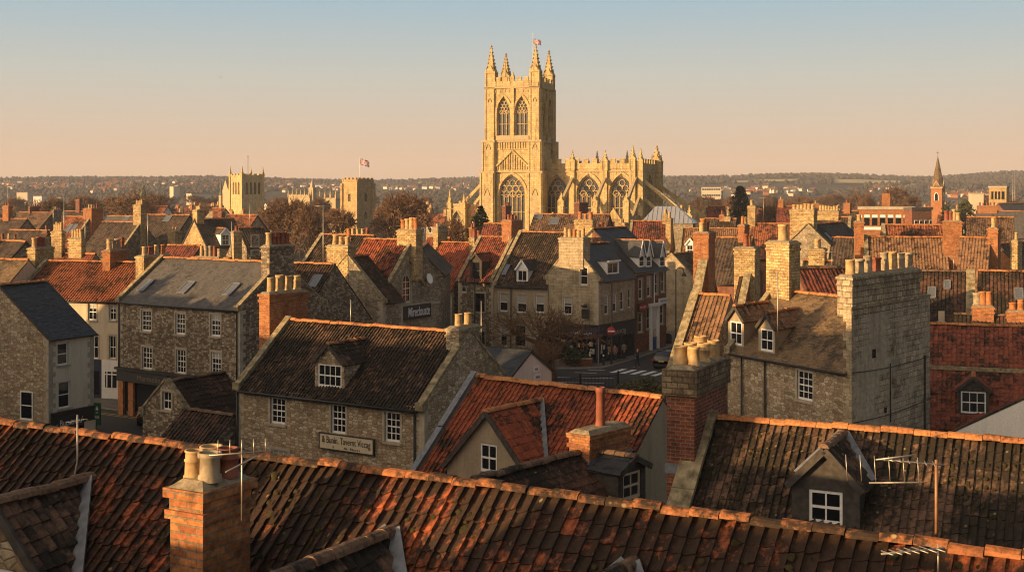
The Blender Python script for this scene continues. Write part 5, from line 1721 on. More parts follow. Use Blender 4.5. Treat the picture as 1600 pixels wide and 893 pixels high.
# houses on the hillside
hp = []
for wallm, roofm, s in (('buff', 'far_br', 1.0), ('cream', 'far_rd', 1.15), ('whitewash', 'slate', 1.3), ('brick_or', 'far_or', 1.0)):
    mb = MB()
    mb.mesh([(-4, -3, -3), (4, -3, -3), (4, 3, -3), (-4, 3, -3), (-4, -3, 4.5), (4, -3, 4.5), (4, 3, 4.5), (-4, 3, 4.5), (-4, 0, 7.4), (4, 0, 7.4)], [(0, 1, 5, 4), (1, 2, 6, 9, 5), (2, 3, 7, 6), (3, 0, 4, 8, 7)], M[wallm])
    for sy in (-1, 1): mb.poly([(-4.2, sy * 3.3, 4.3), (4.2, sy * 3.3, 4.3), (4.2, 0, 7.5), (-4.2, 0, 7.5)], M[roofm])
    mb.box(3, 3.8, -.4, .4, 7, 8.8, M['brick_or'])
    o = mb.build('hillside_house'); hp.append(o.data); bpy.data.objects.remove(o)
HLAB = ['tiny pale walled house among the woods on the far hillside', 'tiny cream house with red roof on the far hillside', 'tiny white house with grey roof on the far hillside', 'tiny orange brick house at the foot of the far hills']
for (a, b, c, d, n) in ((0, 60, 284, 299, 22), (58, 205, 286, 303, 62), (150, 260, 283, 293, 16), (270, 350, 285, 300, 14), (410, 545, 286, 302, 40), (600, 745, 287, 303, 34), (1075, 1270, 293, 309, 50), (1360, 1420, 293, 303, 10), (1480, 1545, 303, 311, 18)):
    for i in range(n):
        p = hill(rw.uniform(a, b), rw.triangular(c, d, (c + d) / 2))
        k = rw.choice([0, 0, 1, 2, 3])
        o = link('hillside_house', hp[k], None, p, rw.uniform(-.9, .3))
        o.scale = [rw.uniform(.55, .95)] * 3
        tag(o, HLAB[k], 'house', 'houses on the far hillside')

# bigger far buildings
def block(name, label, cat, x0, x1, yt, Y, D, mat, th=20, roof=None, rows=0, zb=-1, flat=True, hcol=8):
    p = at(x0, yt, Y); q = at(x1, yt, Y); L = (q.x - p.x)
    o = thing(name, label, cat, (p.x, p.y, hz(p.x, p.y)), -R(th)); z1 = p.z - hz(p.x, p.y)
    b = MB(); b.box(0, L, 0, D, zb, z1, M[mat]); b.build('wall', o)
    b = MB(); b.box(-.2, L + .2, -.2, D + .2, z1, z1 + .5, M[roof or 'dress']); b.build('roof', o)
    for r in range(rows):
        z = z1 * (r + .6) / rows - .2
        b = MB(); b.box(.6, L - .6, -.08, .02, z, z + z1 * .28 / rows, M['glass'])
        for c in range(hcol): b.box(.6 + (L - 1.2) * c / hcol - .2, .6 + (L - 1.2) * c / hcol + .2, -.12, .02, z - .1, z + z1 * .3 / rows, M[mat])
        b.build('window_band', o)
    return o
block('tower_block', 'far pale concrete tower block left of the minster tower', 'tower block', 265, 274, 292, 1300, 8, 'cream', 35)
block('tower_block', 'far grey tower block stuck beside the pale one', 'tower block', 273, 280, 291, 1310, 8, 'ash_grey', 35)
block('office_block', 'far low ochre office block right of the two tower blocks', 'office', 291, 302, 303, 1000, 22, 'buff', 30, None, 3)
block('long_white_building', 'long white building in the valley below the right hills', 'building', 1096, 1126, 293, 1350, 10, 'cream', 8, None, 2)
block('white_annexe', 'short white block beside the long white valley building', 'building', 1130, 1142, 294, 1360, 9, 'cream', 8)
block('valley_shed', 'long pale shed in the far valley at left', 'building', 26, 44, 301, 1250, 12, 'cream', 8)
block('valley_shed', 'smaller white shed in the far valley near the green cupola', 'building', 52, 66, 307, 1100, 10, 'whitewash', 8)
block('ochre_block', 'square ochre stone block with dark side near the right edge', 'building', 1545, 1571, 293, 420, 5.6, 'stack_tan', 30, None, 2, hcol=4)
block('white_roof_shed', 'pale flat roofed building between brick spire and ochre block', 'building', 1518, 1536, 303, 600, 8, 'cream', 10)
bb = block('banded_brick_block', 'orange brick block with white stone bands and flat parapet', 'building', 1343, 1424, 327, 232, 7.0, 'brick_or', 14, 'dress', 2, hcol=6)
L = at(1424, 327, 232).x - at(1343, 327, 232).x
for z in (4.3, 7.2, 9.6, 11.8):
    b = MB(); b.box(-.1, L + .1, -.1, -.01, z, z + .5, M['white']); b.box(L + .01, L + .1, 0, 7.0, z, z + .5, M['dress']); b.build('stone_band', bb)
b = MB(); b.box(4.0, 5.4, 2, 3.2, 13, 16.2, M['brick_or']); b.build('chimney', bb)
ob_ = block('dark_brick_block', 'dark brick block with pale windows joined to the banded one', 'building', 1425, 1462, 328, 228, 8, 'brick_rd', -20, 'slate', 0)
for i in range(4):
    b = MB(); b.box(.5 + i * 1.05, 1.1 + i * 1.05, -.06, .02, 9, 11.4, M['white']); b.box(.58 + i * 1.05, 1.02 + i * 1.05, -.08, .02, 9.1, 11.3, M['glass']); b.build('window', ob_)
p = at(1584, 300, 620)
o = thing('lattice_mast', 'thin pale lattice mast behind the ochre block', 'mast', (p.x, p.y, 0))
b = MB()
for sx in (-.7, .7): b.tube([(sx, 0, 0), (sx * .6, 0, 26)], .09, 4, M['alu'])
for i in range(14): b.bar((-.6, 0, i * 1.9), (.6, 0, i * 1.9 + 1.9), .07, .07, M['alu'])
b.build('lattice', o)
# pale metal hall roof right of the cathedral
p = at(1003, 345, 215)
o = thing('metal_roofed_hall', 'hall with pale standing seam metal pyramid roof at the foot of the nave', 'hall', (p.x, p.y, 0), -R(12))
mz = m_plain('zinc_roof', (.40, .40, .42), .35, .15, .5, .4)
b = MB(); b.box(0, 8.5, 0, 6.5, -.3, 11.2, M['rub_grey']); b.build('wall', o)
b = MB()
A = [(-.3, -.3, 11.2), (8.8, -.3, 11.2), (8.8, 6.8, 11.2), (-.3, 6.8, 11.2)]; t0, t1 = (2.0, 3.2, 14.0), (5.6, 3.2, 14.0)
b.poly([A[0], A[1], t1, t0], mz); b.poly([A[1], A[2], t1], mz); b.poly([A[2], A[3], t0, t1], mz); b.poly([A[3], A[0], t0], mz)
for i in range(12):
    x = i * .75 + .1; u = max(0, min(1, (x - 2) / 3.6)) if 2 < x < 5.6 else (0 if x <= 2 else 1)
    tx = min(max(x, 2.0), 5.6)
    k = 1 if 2 <= x <= 5.6 else (x + .3) / 2.3 if x < 2 else (8.8 - x) / 3.2
    b.bar((x, -.3, 11.25), (x, -.3 + 3.5 * k, 11.25 + 2.8 * k), .06, .08, mz)
b.build('metal_roof', o)

# ================================================================== LEFT AND BACKGROUND HOUSES
def back(name, label, rL, rRx, Y, D=8, rise=3.8, th=24, wall='rub_dark', roof='far_dk', gl='none', gr='verge', chims=(), skies=(), win=(), **kw):
    h = ridge_house(name, label, rL, rRx, Y, D, rise, th, wall=wall, roof=roof, gl=gl, gr=gr, **kw)
    for c in chims: h.chim(*c[:4], *(c[4:6]), **(c[6] if len(c) > 6 else {}))
    for s_ in skies: h.sky(*s_)
    for w in win: h.win(*w)
    h.finish(); return h
back('mossy_wall_house', 'mossy dark stone house wall with a row of pots at the left edge', (-30, 376), 40, 128, 7, 3, 30, 'rub_dark', 'far_dk', chims=((-20, -4, 38, 376, 'rub_dark', 'grbr', dict(dmax=3.4, zb=6)),))
back('gold_stacks_house', 'low house behind the cream terrace with two golden four pot stacks', (60, 396), 150, 117, 7, 3.4, 24, 'rub_tan', 'far_rd', gl='none', gr='none',
     chims=((80, 96, 99, 362, 'stack_tan', 'bbbb', dict(zb=6, ph=.7)), (107, 127, 134, 373, 'stack_tan', 'bbbb', dict(zb=6, ph=.7))))
back('red_slope_house', 'small red tiled roof with two skylights and a big grey sided chimney', (103, 339), 143, 200, 9, 4.5, 24, 'rub_dark', 'far_or', gr='cope', skies=((108, 357, .8, 1.6), (116, 357, .8, 1.6)),
     chims=((130, 143, 161, 326, 'brick_or', 'bbrr', dict(dmax=4.5, zb=7)),))
back('plain_dark_house', 'long plain dark roof ending in a golden four pot chimney', (160, 347), 222, 188, 10, 4.6, 24, 'rub_dark', 'far_dk', gr='cope', chims=((208, 220, 228, 320, 'stack_tan', 'bbbb', dict(zb=7, dmax=2)),))
back('skylit_back_house', 'dark slate roof with one pale skylight behind the plain dark roof', (168, 338), 240, 230, 9, 4, 20, 'rub_dark', 'slate', skies=((196, 344, 1.2, 1.6),))
back('shadow_roof_house', 'broad blackened roof in shade left of the golden gable', (230, 336), 296, 198, 12, 5.5, 24, 'rub_dark', 'far_dk', skies=((262, 342, 1.2, 1.2),), chims=((262, 273, 284, 362, 'stack_tan', 'bb', dict(yf=1.0, zb=5)),))
h = ridge_house('gold_gable_house', 'sunlit golden stone gable with a dark roof and pale dormer', (304, 343), 366, 178, 7.6, 3.6, -40, wall='stack_tan', roof='far_dk', gl='verge', gr='none')
h.dormer(347, 367, 358, 384, 2, 2, 'white', 'far_dk', 'flat', 'white', 45, barge='white', mg=.2)
h.chimm(.05, 1.1, h.D / 2 - .7, h.D / 2 + .7, h.zr + 1.3, 'stack_tan', 'bbb', .5, .2)
h.finish()
h = ridge_house('twin_window_house', 'dark gabled house with stacked white windows beside a golden chimney', (372, 357), 410, 150, 7, 3.2, -35, wall='rub_dark', roof='far_dk', gl='none', gr='verge')
h.win('F', 392, 368, 402, 384, 2, 2); h.win('F', 392, 392, 404, 412, 3, 2)
h.chim(365, 378, 382, 362, 'stack_tan', 'r', .6, .2, yf=.3, w=1.0, d=.8, zb=4)
h.finish()
back('pot_wall_house', 'low dark roof carrying a mossy stack of many pots behind the slate roof', (300, 404), 362, 108, 6, 2.4, 30, 'rub_dark', 'far_dk', gr='none', chims=((304, 342, 350, 403, 'rub_dark', 'bggrg', dict(zb=6, ph=.8, d=.9)),))
back('corrugated_lean_house', 'rusty red low roof left of the mossy pot stack', (262, 384), 312, 135, 7, 3, 20, 'rub_dark', 'far_rd', gr='verge')
back('left_dark_house', 'dark roof with one narrow orange chimney at the far left', (-10, 342), 42, 235, 11, 5, 24, 'rub_dark', 'far_dk', chims=((4, 13, 20, 322, 'brick_or', 'rrr', dict(dmax=3, zb=8)),))
back('left_back_house', 'dark brown roof with a sooty multi pot stack near the left edge', (30, 332), 82, 290, 11, 4.6, 24, 'rub_dark', 'far_br', chims=((44, 47, 62, 323, 'brick_rd', 'rrrr', dict(dmax=6, zb=8)), (82, 84, 96, 328, 'rub_dark', 'ggrr', dict(dmax=5, zb=8))))
back('left_low_house', 'low blackened roof with a small red stack under the left chimneys', (16, 360), 78, 168, 9, 4, 22, 'rub_dark', 'far_dk', chims=((66, 73, 79, 360, 'brick_rd', 'r', dict(zb=6)),))
back('brown_stack_house', 'dark house with a lone brown stack below the big bare tree', (100, 330), 150, 300, 9, 4, 22, 'rub_dark', 'far_dk', chims=((118, 124, 127, 312, 'brick_rd', 'r', dict(zb=8)),))
back('far_red_house', 'orange roofed house below the green cupola', (228, 322), 262, 330, 9, 4, 20, 'whitewash', 'far_or')
back('white_gable_villa', 'small white villa with orange roof below the minster tower', (332, 326), 352, 260, 8, 3, 24, 'cream', 'far_or', win=(('F', 335, 331, 339, 335, 2, 1), ('F', 344, 331, 348, 335, 2, 1)))
back('brown_slope_house', 'russet roof under the bare trees right of the twin window house', (356, 336), 402, 215, 10, 4, 22, 'rub_tan', 'far_or', chims=((340, 346, 352, 332, 'brick_rd', 'r', dict(zb=8)),))
back('white_wall_house', 'pale walled house peeping through trees below the flag tower', (404, 331), 440, 260, 8, 3, 20, 'whitewash', 'far_dk')
back('red_corner_house', 'small patch of orange roof under the bent cedar', (756, 350), 800, 165, 8, 4, 18, 'rub_tan', 'far_rd', chims=((733, 737, 745, 356, 'brick_or', 'rr', dict(zb=6)),))
back('cedar_front_house', 'dark roof with pale stack between cedar and narrow dormer house', (668, 372), 702, 150, 8, 4, 24, 'rub_dark', 'far_rd', chims=((690, 694, 700, 362, 'stack_tan', 'gg', dict(zb=6)),))
back('gold_chimney_row', 'long low roof with paired golden stacks right of the dark conifer', (1214, 322), 1290, 260, 10, 4.5, 15, 'rub_tan', 'far_rd', chims=((1216, 1224, 1228, 312, 'brick_or', 'bb', dict(zb=8)), (1268, 1280, 1290, 318, 'brick_or', 'bbb', dict(zb=8, dmax=3))))
back('conifer_foot_house', 'golden walled cottage at the foot of the dark conifer', (1104, 322), 1132, 280, 8, 3.5, 15, 'stack_tan', 'far_rd', chims=((1098, 1106, 1110, 314, 'stack_tan', 'bb', dict(zb=8)),))
back('stack_pair_house', 'dark roof with twin golden stacks left of the dark conifer', (1100, 342), 1150, 200, 8, 4, 18, 'rub_dark', 'far_dk', chims=((1124, 1131, 1134, 336, 'brick_or', 'rr', dict(zb=7)), (1131, 1141, 1146, 339, 'stack_tan', 'bb', dict(zb=7))))
back('brick_gable_house', 'dark house with tall orange brick stack left of the banded block', (1296, 330), 1340, 210, 9, 4.5, 20, 'brick_rd', 'far_dk', chims=((1318, 1328, 1336, 318, 'brick_or', 'rrr', dict(zb=8, dmax=3)), (1305, 1312, 1318, 326, 'stack_tan', 'bbb', dict(zb=8))))
back('right_row_house', 'row house with a wide red stack of many pots right of the dark pine', (1525, 330), 1600, 230, 9, 4.5, 16, 'brick_rd', 'slate', gr='none', chims=((1528, 1558, 1564, 322, 'brick_or', 'rrrrr', dict(zb=8)),))
back('right_gable_house', 'dark slate roof with white barge boards under the ochre block', (1560, 318), 1625, 300, 9, 4.5, -30, 'brick_rd', 'slate', gl='verge', gr='none')
back('right_small_house', 'small orange brick house with a narrow stack at the right edge', (1560, 382), 1625, 120, 8, 3.6, -40, 'brick_or', 'far_dk', gl='verge', gr='none', chims=((1584, 1597, 1600, 376, 'stack_tan', 'b', dict(yf=.5, w=.8, d=.7, zb=6)),))
back('valley_roof_house', 'dark low roof between the gold breast and wide pantile roof', (1300, 372), 1352, 130, 8, 4, 24, 'rub_dark', 'far_dk', gr='none')

# far town: copies of a few small houses
proto = []
for wallm, roofm, lab in (('rub_tan', 'far_or', 'small orange roofed house in the far town with one golden stack'), ('brick_or', 'far_rd', 'small red roofed brick house in the far town'), ('rub_dark', 'far_dk', 'small dark roofed stone house in the far town'), ('cream', 'far_br', 'small brown roofed cream house in the far town'), ('whitewash', 'slate', 'small slate roofed white house in the far town')):
    L_, D_, e_, r_ = 8.5, 7, 5.6, 9.2
    o = thing('town_house', lab, 'house', (0, 0, 0), 0, 'small houses of the far town')
    b = MB()
    b.mesh([(0, 0, -.3), (L_, 0, -.3), (L_, D_, -.3), (0, D_, -.3), (0, 0, e_), (L_, 0, e_), (L_, D_, e_), (0, D_, e_), (0, D_ / 2, r_), (L_, D_ / 2, r_)], [(0, 1, 5, 4), (1, 2, 6, 9, 5), (2, 3, 7, 6), (3, 0, 4, 8, 7)], M[wallm])
    b.build('wall', o)
    b = MB()
    for O, V in (((-.2, -.25, e_ - .25), (0, 1, 1)), ((-.2, D_ + .25, e_ - .25), (0, -1, 1))):
        ln = math.hypot(1, (r_ - e_) / (D_ / 2)); V = (0, V[1] / ln, (r_ - e_) / (D_ / 2) / ln)
        flat_block(b, O, (1, 0, 0), V, L_ + .4, (D_ / 2 + .25) * ln, M[roofm])
    b.build('roof', o)
    b = MB(); b.box(L_ - .9, L_, D_ / 2 - .8, D_ / 2 + .8, 7, r_ + 1.3, M['stack_tan' if wallm != 'brick_or' else 'brick_or'])
    for k in range(3): b.lathe((L_ - .45, D_ / 2 - .5 + k * .5, r_ + 1.3), [(.2, 0), (.16, .6), (0, .6)], 6, M['pot_or'])
    b.build('chimney', o)
    for x in (1.5, 4.0, 6.4):
        b = MB(); b.box(x, x + 1.0, -.06, .02, 3.4, 5.0, M['white']); b.box(x + .12, x + .88, -.08, .02, 3.5, 4.9, M['glass']); b.build('window', o)
    proto.append(o)
spots = []
for i in range(150):
    px = rw.uniform(-30, 1630); py = 310 + 26 * rw.random() ** 1.2
    zr = 9.4 + rw.uniform(-1, 1)
    Y = (H0 - zr) * F / (py - HY)
    if not 240 < Y < 780: continue
    if 690 < px < 1065 and Y < 420: continue
    if 345 < px < 420 and 400 < Y < 560: continue
    if 530 < px < 592 and 330 < Y < 420: continue
    p = at(px, py, Y)
    if any((p.x - a) ** 2 + (p.y - b_) ** 2 < 130 for a, b_ in spots): continue
    spots.append((p.x, p.y))
    k = rw.choice([0, 0, 1, 2, 2, 3, 4])
    o = proto[k] if proto[k] is not None and not proto[k].get('used') else copy_tree(proto[k])
    if proto[k] is o: o['used'] = 1
    o.location = (p.x, p.y, zr - 9.4); o.rotation_euler = (0, 0, -R(rw.choice([20, 24, 28, -62, -66])))
for o in list(bpy.data.objects):
    if 'used' in o.keys(): del o['used']

# ================================================================== TREES
bark = m_plain('bark', (.085, .058, .038), .9, .3, .1)
twig = m_plain('twig_bark', (.15, .085, .048), .9, .3, .1)


def bare_tree_mesh(seed, depth=5, spread=.62, twigs=5, min_r=.035, droop=0.0, height=12.0, dense=1.0):
    rr = random.Random(seed)
    T_, C_ = MB(), MB()

    def rv(d, s):
        v = Vector((rr.gauss(0, 1), rr.gauss(0, 1), rr.gauss(0, 1)))
        return (d + v * s).normalized()

    def grow(p, d, ln, r, lev):
        mid = p + d * ln * .5 + Vector((rr.gauss(0, 1), rr.gauss(0, 1), rr.gauss(0, .5))) * ln * .06
        end = mid + rv(d, .18) * ln * .5
        mb = T_ if lev == 0 else C_
        mb.tube([p, mid, end], [r, r * .85, r * .68], 6 if lev == 0 else (4 if lev < 3 else 3), bark if lev < 3 else twig, False)
        dd = (end - mid).normalized()
        if lev >= depth:
            for _ in range(twigs):
                q = rv(dd, .75); b = mid.lerp(end, rr.random())
                e = b + q * ln * rr.uniform(.5, 1.0) + Vector((0, 0, -droop))
                C_.tube([b, e], [max(min_r, r * .6), min_r * .7], 3, twig, False)
            return
        n = rr.choice([3, 4]) if lev else rr.choice([5, 6])
        for k in range(n):
            s = spread * (.55 if lev == 0 else 1) * rr.uniform(.6, 1.25)
            side = dd.orthogonal(); side.rotate(Matrix.Rotation(2 * math.pi * (k + rr.random() * .6) / n, 3, dd))
            nd = (dd * math.cos(s) + side * math.sin(s)); nd.z += .12 if lev < 3 else .02; nd.normalize()
            b = end if k < 2 or lev == 0 else mid.lerp(end, rr.uniform(.3, 1))
            grow(b, nd, ln * rr.uniform(.68, .86), max(min_r, r * rr.uniform(.5, .66)), lev + 1)
    grow(Vector((0, 0, -.3)), Vector((0, 0, 1)), height * .26, height * .026, 0)
    t, c = T_.build('trunk'), C_.build('crown')
    tm, cm = t.data, c.data
    bpy.data.objects.remove(t); bpy.data.objects.remove(c)
    top = max(v.co.z for v in cm.vertices); wid = np.percentile([abs(v.co.x) for v in cm.vertices], 97)
    return tm, cm, top, wid


BT = [bare_tree_mesh(s, 4, sp, tw, mr) for s, sp, tw, mr in ((1, .62, 8, .05), (5, .75, 4, .06), (9, .55, 7, .05), (14, .68, 10, .055))]


def bare_tree(label, px, ptop, Y, wpx, k, zrot=None, group=None, name='bare_tree'):
    tm, cm, top, wid = BT[k]
    p = at(px, ptop, Y); o = thing(name, label, 'tree', (p.x, p.y, 0), zrot if zrot is not None else rw.uniform(0, 6), group)
    link('trunk', tm, o); link('crown', cm, o)
    sz_ = p.z / top; sx_ = (wpx / 2 / F * Y) / wid
    o.scale = (sx_, sx_, sz_)
    return o


bare_tree('big spreading bare tree against the left hills', 187, 285, 330, 118, 1)
bare_tree('dense russet bare tree between flag tower and cathedral', 640, 294, 262, 112, 3)
bare_tree('second russet bare tree crowding the right of the flag tower', 612, 306, 280, 70, 0)
bare_tree('tall bare tree right of the minster tower', 452, 306, 250, 100, 0)
bare_tree('bare tree leaning over the roofs below the spiky golden roofline', 492, 312, 235, 90, 1)
bare_tree('low bare tree left of the flag tower', 522, 322, 270, 60, 2)
bare_tree('thin pale twigged tree in front of the side chapel', 712, 336, 185, 52, 2)
bare_tree('round bare tree in front of the right hills', 1350, 290, 470, 70, 1)
bare_tree('second round bare tree left of the brick spire', 1404, 288, 500, 66, 3)
bare_tree('dark bare tree right of the black conifer', 1205, 312, 290, 80, 3)
bare_tree('wide russet tree behind the left edge chimneys', 85, 304, 400, 70, 3)
bare_tree('small russet tree behind the left back stack', 128, 302, 440, 60, 0)
bare_tree('slim bare tree right of the green cupola', 245, 300, 440, 50, 2)
bare_tree('round bare tree below the tower blocks', 305, 310, 420, 60, 1)
bare_tree('bare tree between minster tower and twin window house', 415, 322, 300, 66, 3)
bare_tree('russet tree behind the long white valley building', 1100, 303, 520, 60, 0)
bare_tree('bare tree under the flying buttress at right', 1085, 310, 420, 50, 1)
for i in range(34):
    px = rw.uniform(-20, 1620); Y = rw.uniform(420, 820)
    if 680 < px < 1070: px = rw.uniform(1060, 1620)
    pt_ = rw.uniform(301, 309)
    bare_tree('distant round bare tree among the far town roofs', px, pt_, Y, rw.uniform(26, 48), rw.randrange(4), group='distant bare trees of the far town')

fol_dk = m_plain('dark_needles', (.018, .024, .013), .8, .5, .2, nscale=3.0)
fol_ol = m_plain('olive_leaves', (.065, .068, .026), .7, .5, .25, nscale=3.0)
fol_hd = m_plain('hedge_leaves', (.038, .045, .018), .7, .5, .25, nscale=3.0)


def leaves(mb, c, rad, n, s, mat, rr, squash=1.0):
    for _ in range(n):
        v = Vector((rr.gauss(0, 1), rr.gauss(0, 1), rr.gauss(0, 1))).normalized() * (rr.random() ** .4)
        p = Vector((c[0] + v.x * rad[0], c[1] + v.y * rad[1], c[2] + v.z * rad[2]))
        a = Vector((rr.gauss(0, 1), rr.gauss(0, 1), rr.gauss(0, 1) * squash)).normalized(); b = a.orthogonal().normalized()
        q = s * rr.uniform(.6, 1.4)
        mb.poly([p - a * q, p + b * q * .45, p + a * q, p - b * q * .45], mat)


def conifer(name, label, px, ptop, Y, wpx, nb=70, col=fol_dk, sag=.15, round_=False, seed=2, zmin=.1, leaf=1.0):
    rr = random.Random(seed)
    p = at(px, ptop, Y); Hh = p.z; Wd = wpx / 2 / F * Y
    o = thing(name, label, 'tree', (p.x, p.y, 0))
    t = MB(); t.tube([(0, 0, -.3), (0, 0, Hh * .5), (0, 0, Hh * .97)], [Hh * .024, Hh * .014, .03], 6, bark); t.build('trunk', o)
    c = MB()
    for i in range(nb):
        u = (i + rr.random()) / nb
        z = Hh * (zmin + (.99 - zmin) * u)
        rad = Wd * ((1 - u) ** .8 * rr.uniform(.55, 1.2) + .04 if not round_ else math.sqrt(max(.015, 1 - (abs(u - .32) / .69) ** 2)) * rr.uniform(.72, 1.08))
        w = i * 2.399 + rr.uniform(-.5, .5)
        d = Vector((math.cos(w), math.sin(w), 0))
        pts = [Vector((0, 0, z)) + d * rad * q + Vector((0, 0, rad * (.25 * q - (sag + .25) * q * q * 1.2))) for q in (0, .35, .7, 1.0)]
        c.tube(pts, [.05, .04, .03, .015], 3, bark, False)
        n = 4
        for k in range(n):
            q = .3 + .7 * (k + .5) / n
            e = Vector((0, 0, z)) + d * rad * q + Vector((0, 0, rad * (.25 * q - (sag + .25) * q * q * 1.2)))
            s_ = rad * .24 * (1.15 - .4 * q) + .16
            leaves(c, e, (s_, s_, s_ * (.75 if round_ else .38)), int(18 * leaf), .07 + .04 * Wd, col, rr, .6)
    c.build('crown', o)
    return o


conifer('dark_conifer', 'tall black green conifer standing above the roofs at right of the cathedral', 1157, 290, 262, 46, 130, fol_dk, .1, True, 2, .05)
conifer('cedar', 'layered dark cedar in front of the cathedral tower foot', 751, 321, 185, 84, 90, fol_dk, .12, False, 4, .3)
conifer('round_pine', 'dark olive pine below the brick spire', 1508, 312, 240, 46, 80, fol_ol, .1, True, 6, .25)
conifer('round_pine', 'smaller dark pine left of the olive one by the dark brick block', 1478, 318, 236, 28, 60, fol_ol, .1, True, 7, .25)
conifer('small_fir', 'small far fir right of the flying buttresses', 1055, 295, 480, 12, 50, fol_dk, .2, False, 8)
conifer('small_fir', 'second small far fir beside the bare trees behind the nave', 1090, 307, 450, 12, 50, fol_dk, .2, False, 9)
# ================================================================== STREET
def gp(px, py, z=0.0):
    Y = F * (H0 - z) / (py - HY)
    return Vector(((px - 800) / F * Y, Y, z))


asph = m_plain('asphalt_road', (.042, .039, .036), .85, .25, .3, nscale=2.5)
pavm = m_brick('paving_slabs', (.17, .15, .125), (.13, .115, .095), (.07, .06, .05), .6, .6, .4, .012, .006)
kerbm = m_plain('kerb_stone', (.22, .20, .17), .85, .2)
wline = m_plain('road_paint', (.62, .60, .56), .7, .2, nscale=4.0)
yline = m_plain('yellow_road_paint', (.42, .28, .05), .7, .2, nscale=4.0)
mb = MB(); mb.poly([gp(740, 690), gp(1150, 690), gp(1120, 505), gp(1045, 505), gp(940, 563), gp(770, 560)], asph)
for v in range(len(mb.v)): mb.v[v] = (mb.v[v][0], mb.v[v][1], .004)
tag(mb.build('road'), kind='structure')
mb = MB(); ex, ey = Vector((.84, -.54, 0)), Vector((.54, .84, 0)); p0 = gp(150, 660)
mb.poly([p0 - ex * 14 - ey * 5, p0 + ex * 14 - ey * 5, p0 + ex * 14 + ey * 4.2, p0 - ex * 14 + ey * 4.2], asph)
for v in range(len(mb.v)): mb.v[v] = (mb.v[v][0], mb.v[v][1], .004)
tag(mb.build('road'), kind='structure')
for k, off in enumerate((2.6, 3.0)):
    mb = MB(); a = p0 + ey * off; w = ey * .05
    mb.poly([a - ex * 10 - w, a + ex * 12 - w, a + ex * 12 + w, a - ex * 10 + w], yline)
    for v in range(len(mb.v)): mb.v[v] = (mb.v[v][0], mb.v[v][1], .008)
    tag(mb.build('road_marking'), kind='structure')
mb = MB(); a = p0 + ey * 4.2; b = ey * 6
v = [a - ex * 14, a + ex * 14, a + ex * 14 + b, a - ex * 14 + b]
mb.poly([(q.x, q.y, .12) for q in v], pavm); mb.poly([(v[0].x, v[0].y, 0), (v[1].x, v[1].y, 0), (v[1].x, v[1].y, .12), (v[0].x, v[0].y, .12)], kerbm)
tag(mb.build('pavement'), kind='structure')
K1 = [gp(745, 576), gp(850, 576), gp(905, 576.5), gp(940, 575.5), gp(958, 571.5), gp(985, 563.5), gp(1020, 552), gp(1060, 538), gp(1085, 528)]
mb = MB()
top = [(q.x, q.y, .12) for q in K1]
bk = [gp(1095, 500), gp(1000, 500), gp(740, 520)]
mb.poly(top + [(q.x, q.y, .12) for q in bk], pavm)
for a, b in zip(K1[:-1], K1[1:]):
    mb.poly([(a.x, a.y, 0), (b.x, b.y, 0), (b.x, b.y, .125), (a.x, a.y, .125)], kerbm)
    d = (b - a).normalized(); nn = Vector((-d.y, d.x, 0)) * .16
    mb.poly([(a.x, a.y, .125), (b.x, b.y, .125), (b.x + nn.x, b.y + nn.y, .125), (a.x + nn.x, a.y + nn.y, .125)], kerbm)
tag(mb.build('pavement'), kind='structure')
sd = Vector((.5, .866, 0)); cr = Vector((.866, -.5, 0))
z0 = gp(966, 579)
for i in range(8):
    c = z0 + cr * (i * 1.02)
    mb = MB(); mb.poly([tuple(c + cr * a + sd * b + Vector((0, 0, .009))) for a, b in ((-.26, -1.4), (.26, -1.4), (.26, 1.4), (-.26, 1.4))], wline)
    tag(mb.build('zebra_stripe'), kind='structure')
for px, py, ln in ((932, 578, 1.6), (905, 590, 5), (890, 597, 6), (915, 582, 2.0), (948, 590, 1.2), (875, 604, 6)):
    c = gp(px, py); d = Vector((.985, -.17, 0)); nn = Vector((.17, .985, 0))
    mb = MB(); mb.poly([tuple(c + d * a + nn * b + Vector((0, 0, .009))) for a, b in ((-ln / 2, -.1), (ln / 2, -.1), (ln / 2, .1), (-ln / 2, .1))], wline)
    tag(mb.build('road_marking'), kind='structure')

# ------------------------------------------------------------------ railing, hedges, street tree
a, b = gp(846, 614), gp(966, 606); L = (b - a).length; d = (b - a) / L
o = thing('iron_railing', 'black iron railing along the road in front of the zebra crossing', 'railing', a, math.atan2(d.y, d.x))
mb = MB(); mb.box(0, L, -.02, .02, 1.08, 1.13, M['black']); mb.box(0, L, -.02, .02, .12, .17, M['black'])
for i in range(int(L / .13)): mb.box(i * .13 - .011, i * .13 + .011, -.011, .011, .1, 1.12, M['black'])
mb.build('bars', o)
for x in (.0, L * .5, L):
    mb = MB(); mb.box(x - .06, x + .06, -.06, .06, 0, 1.35, M['black']); mb.lathe((x, 0, 1.35), [(.09, 0), (.09, .06), (0, .14)], 6, M['black']); mb.build('post', o)
rb = random.Random(8)


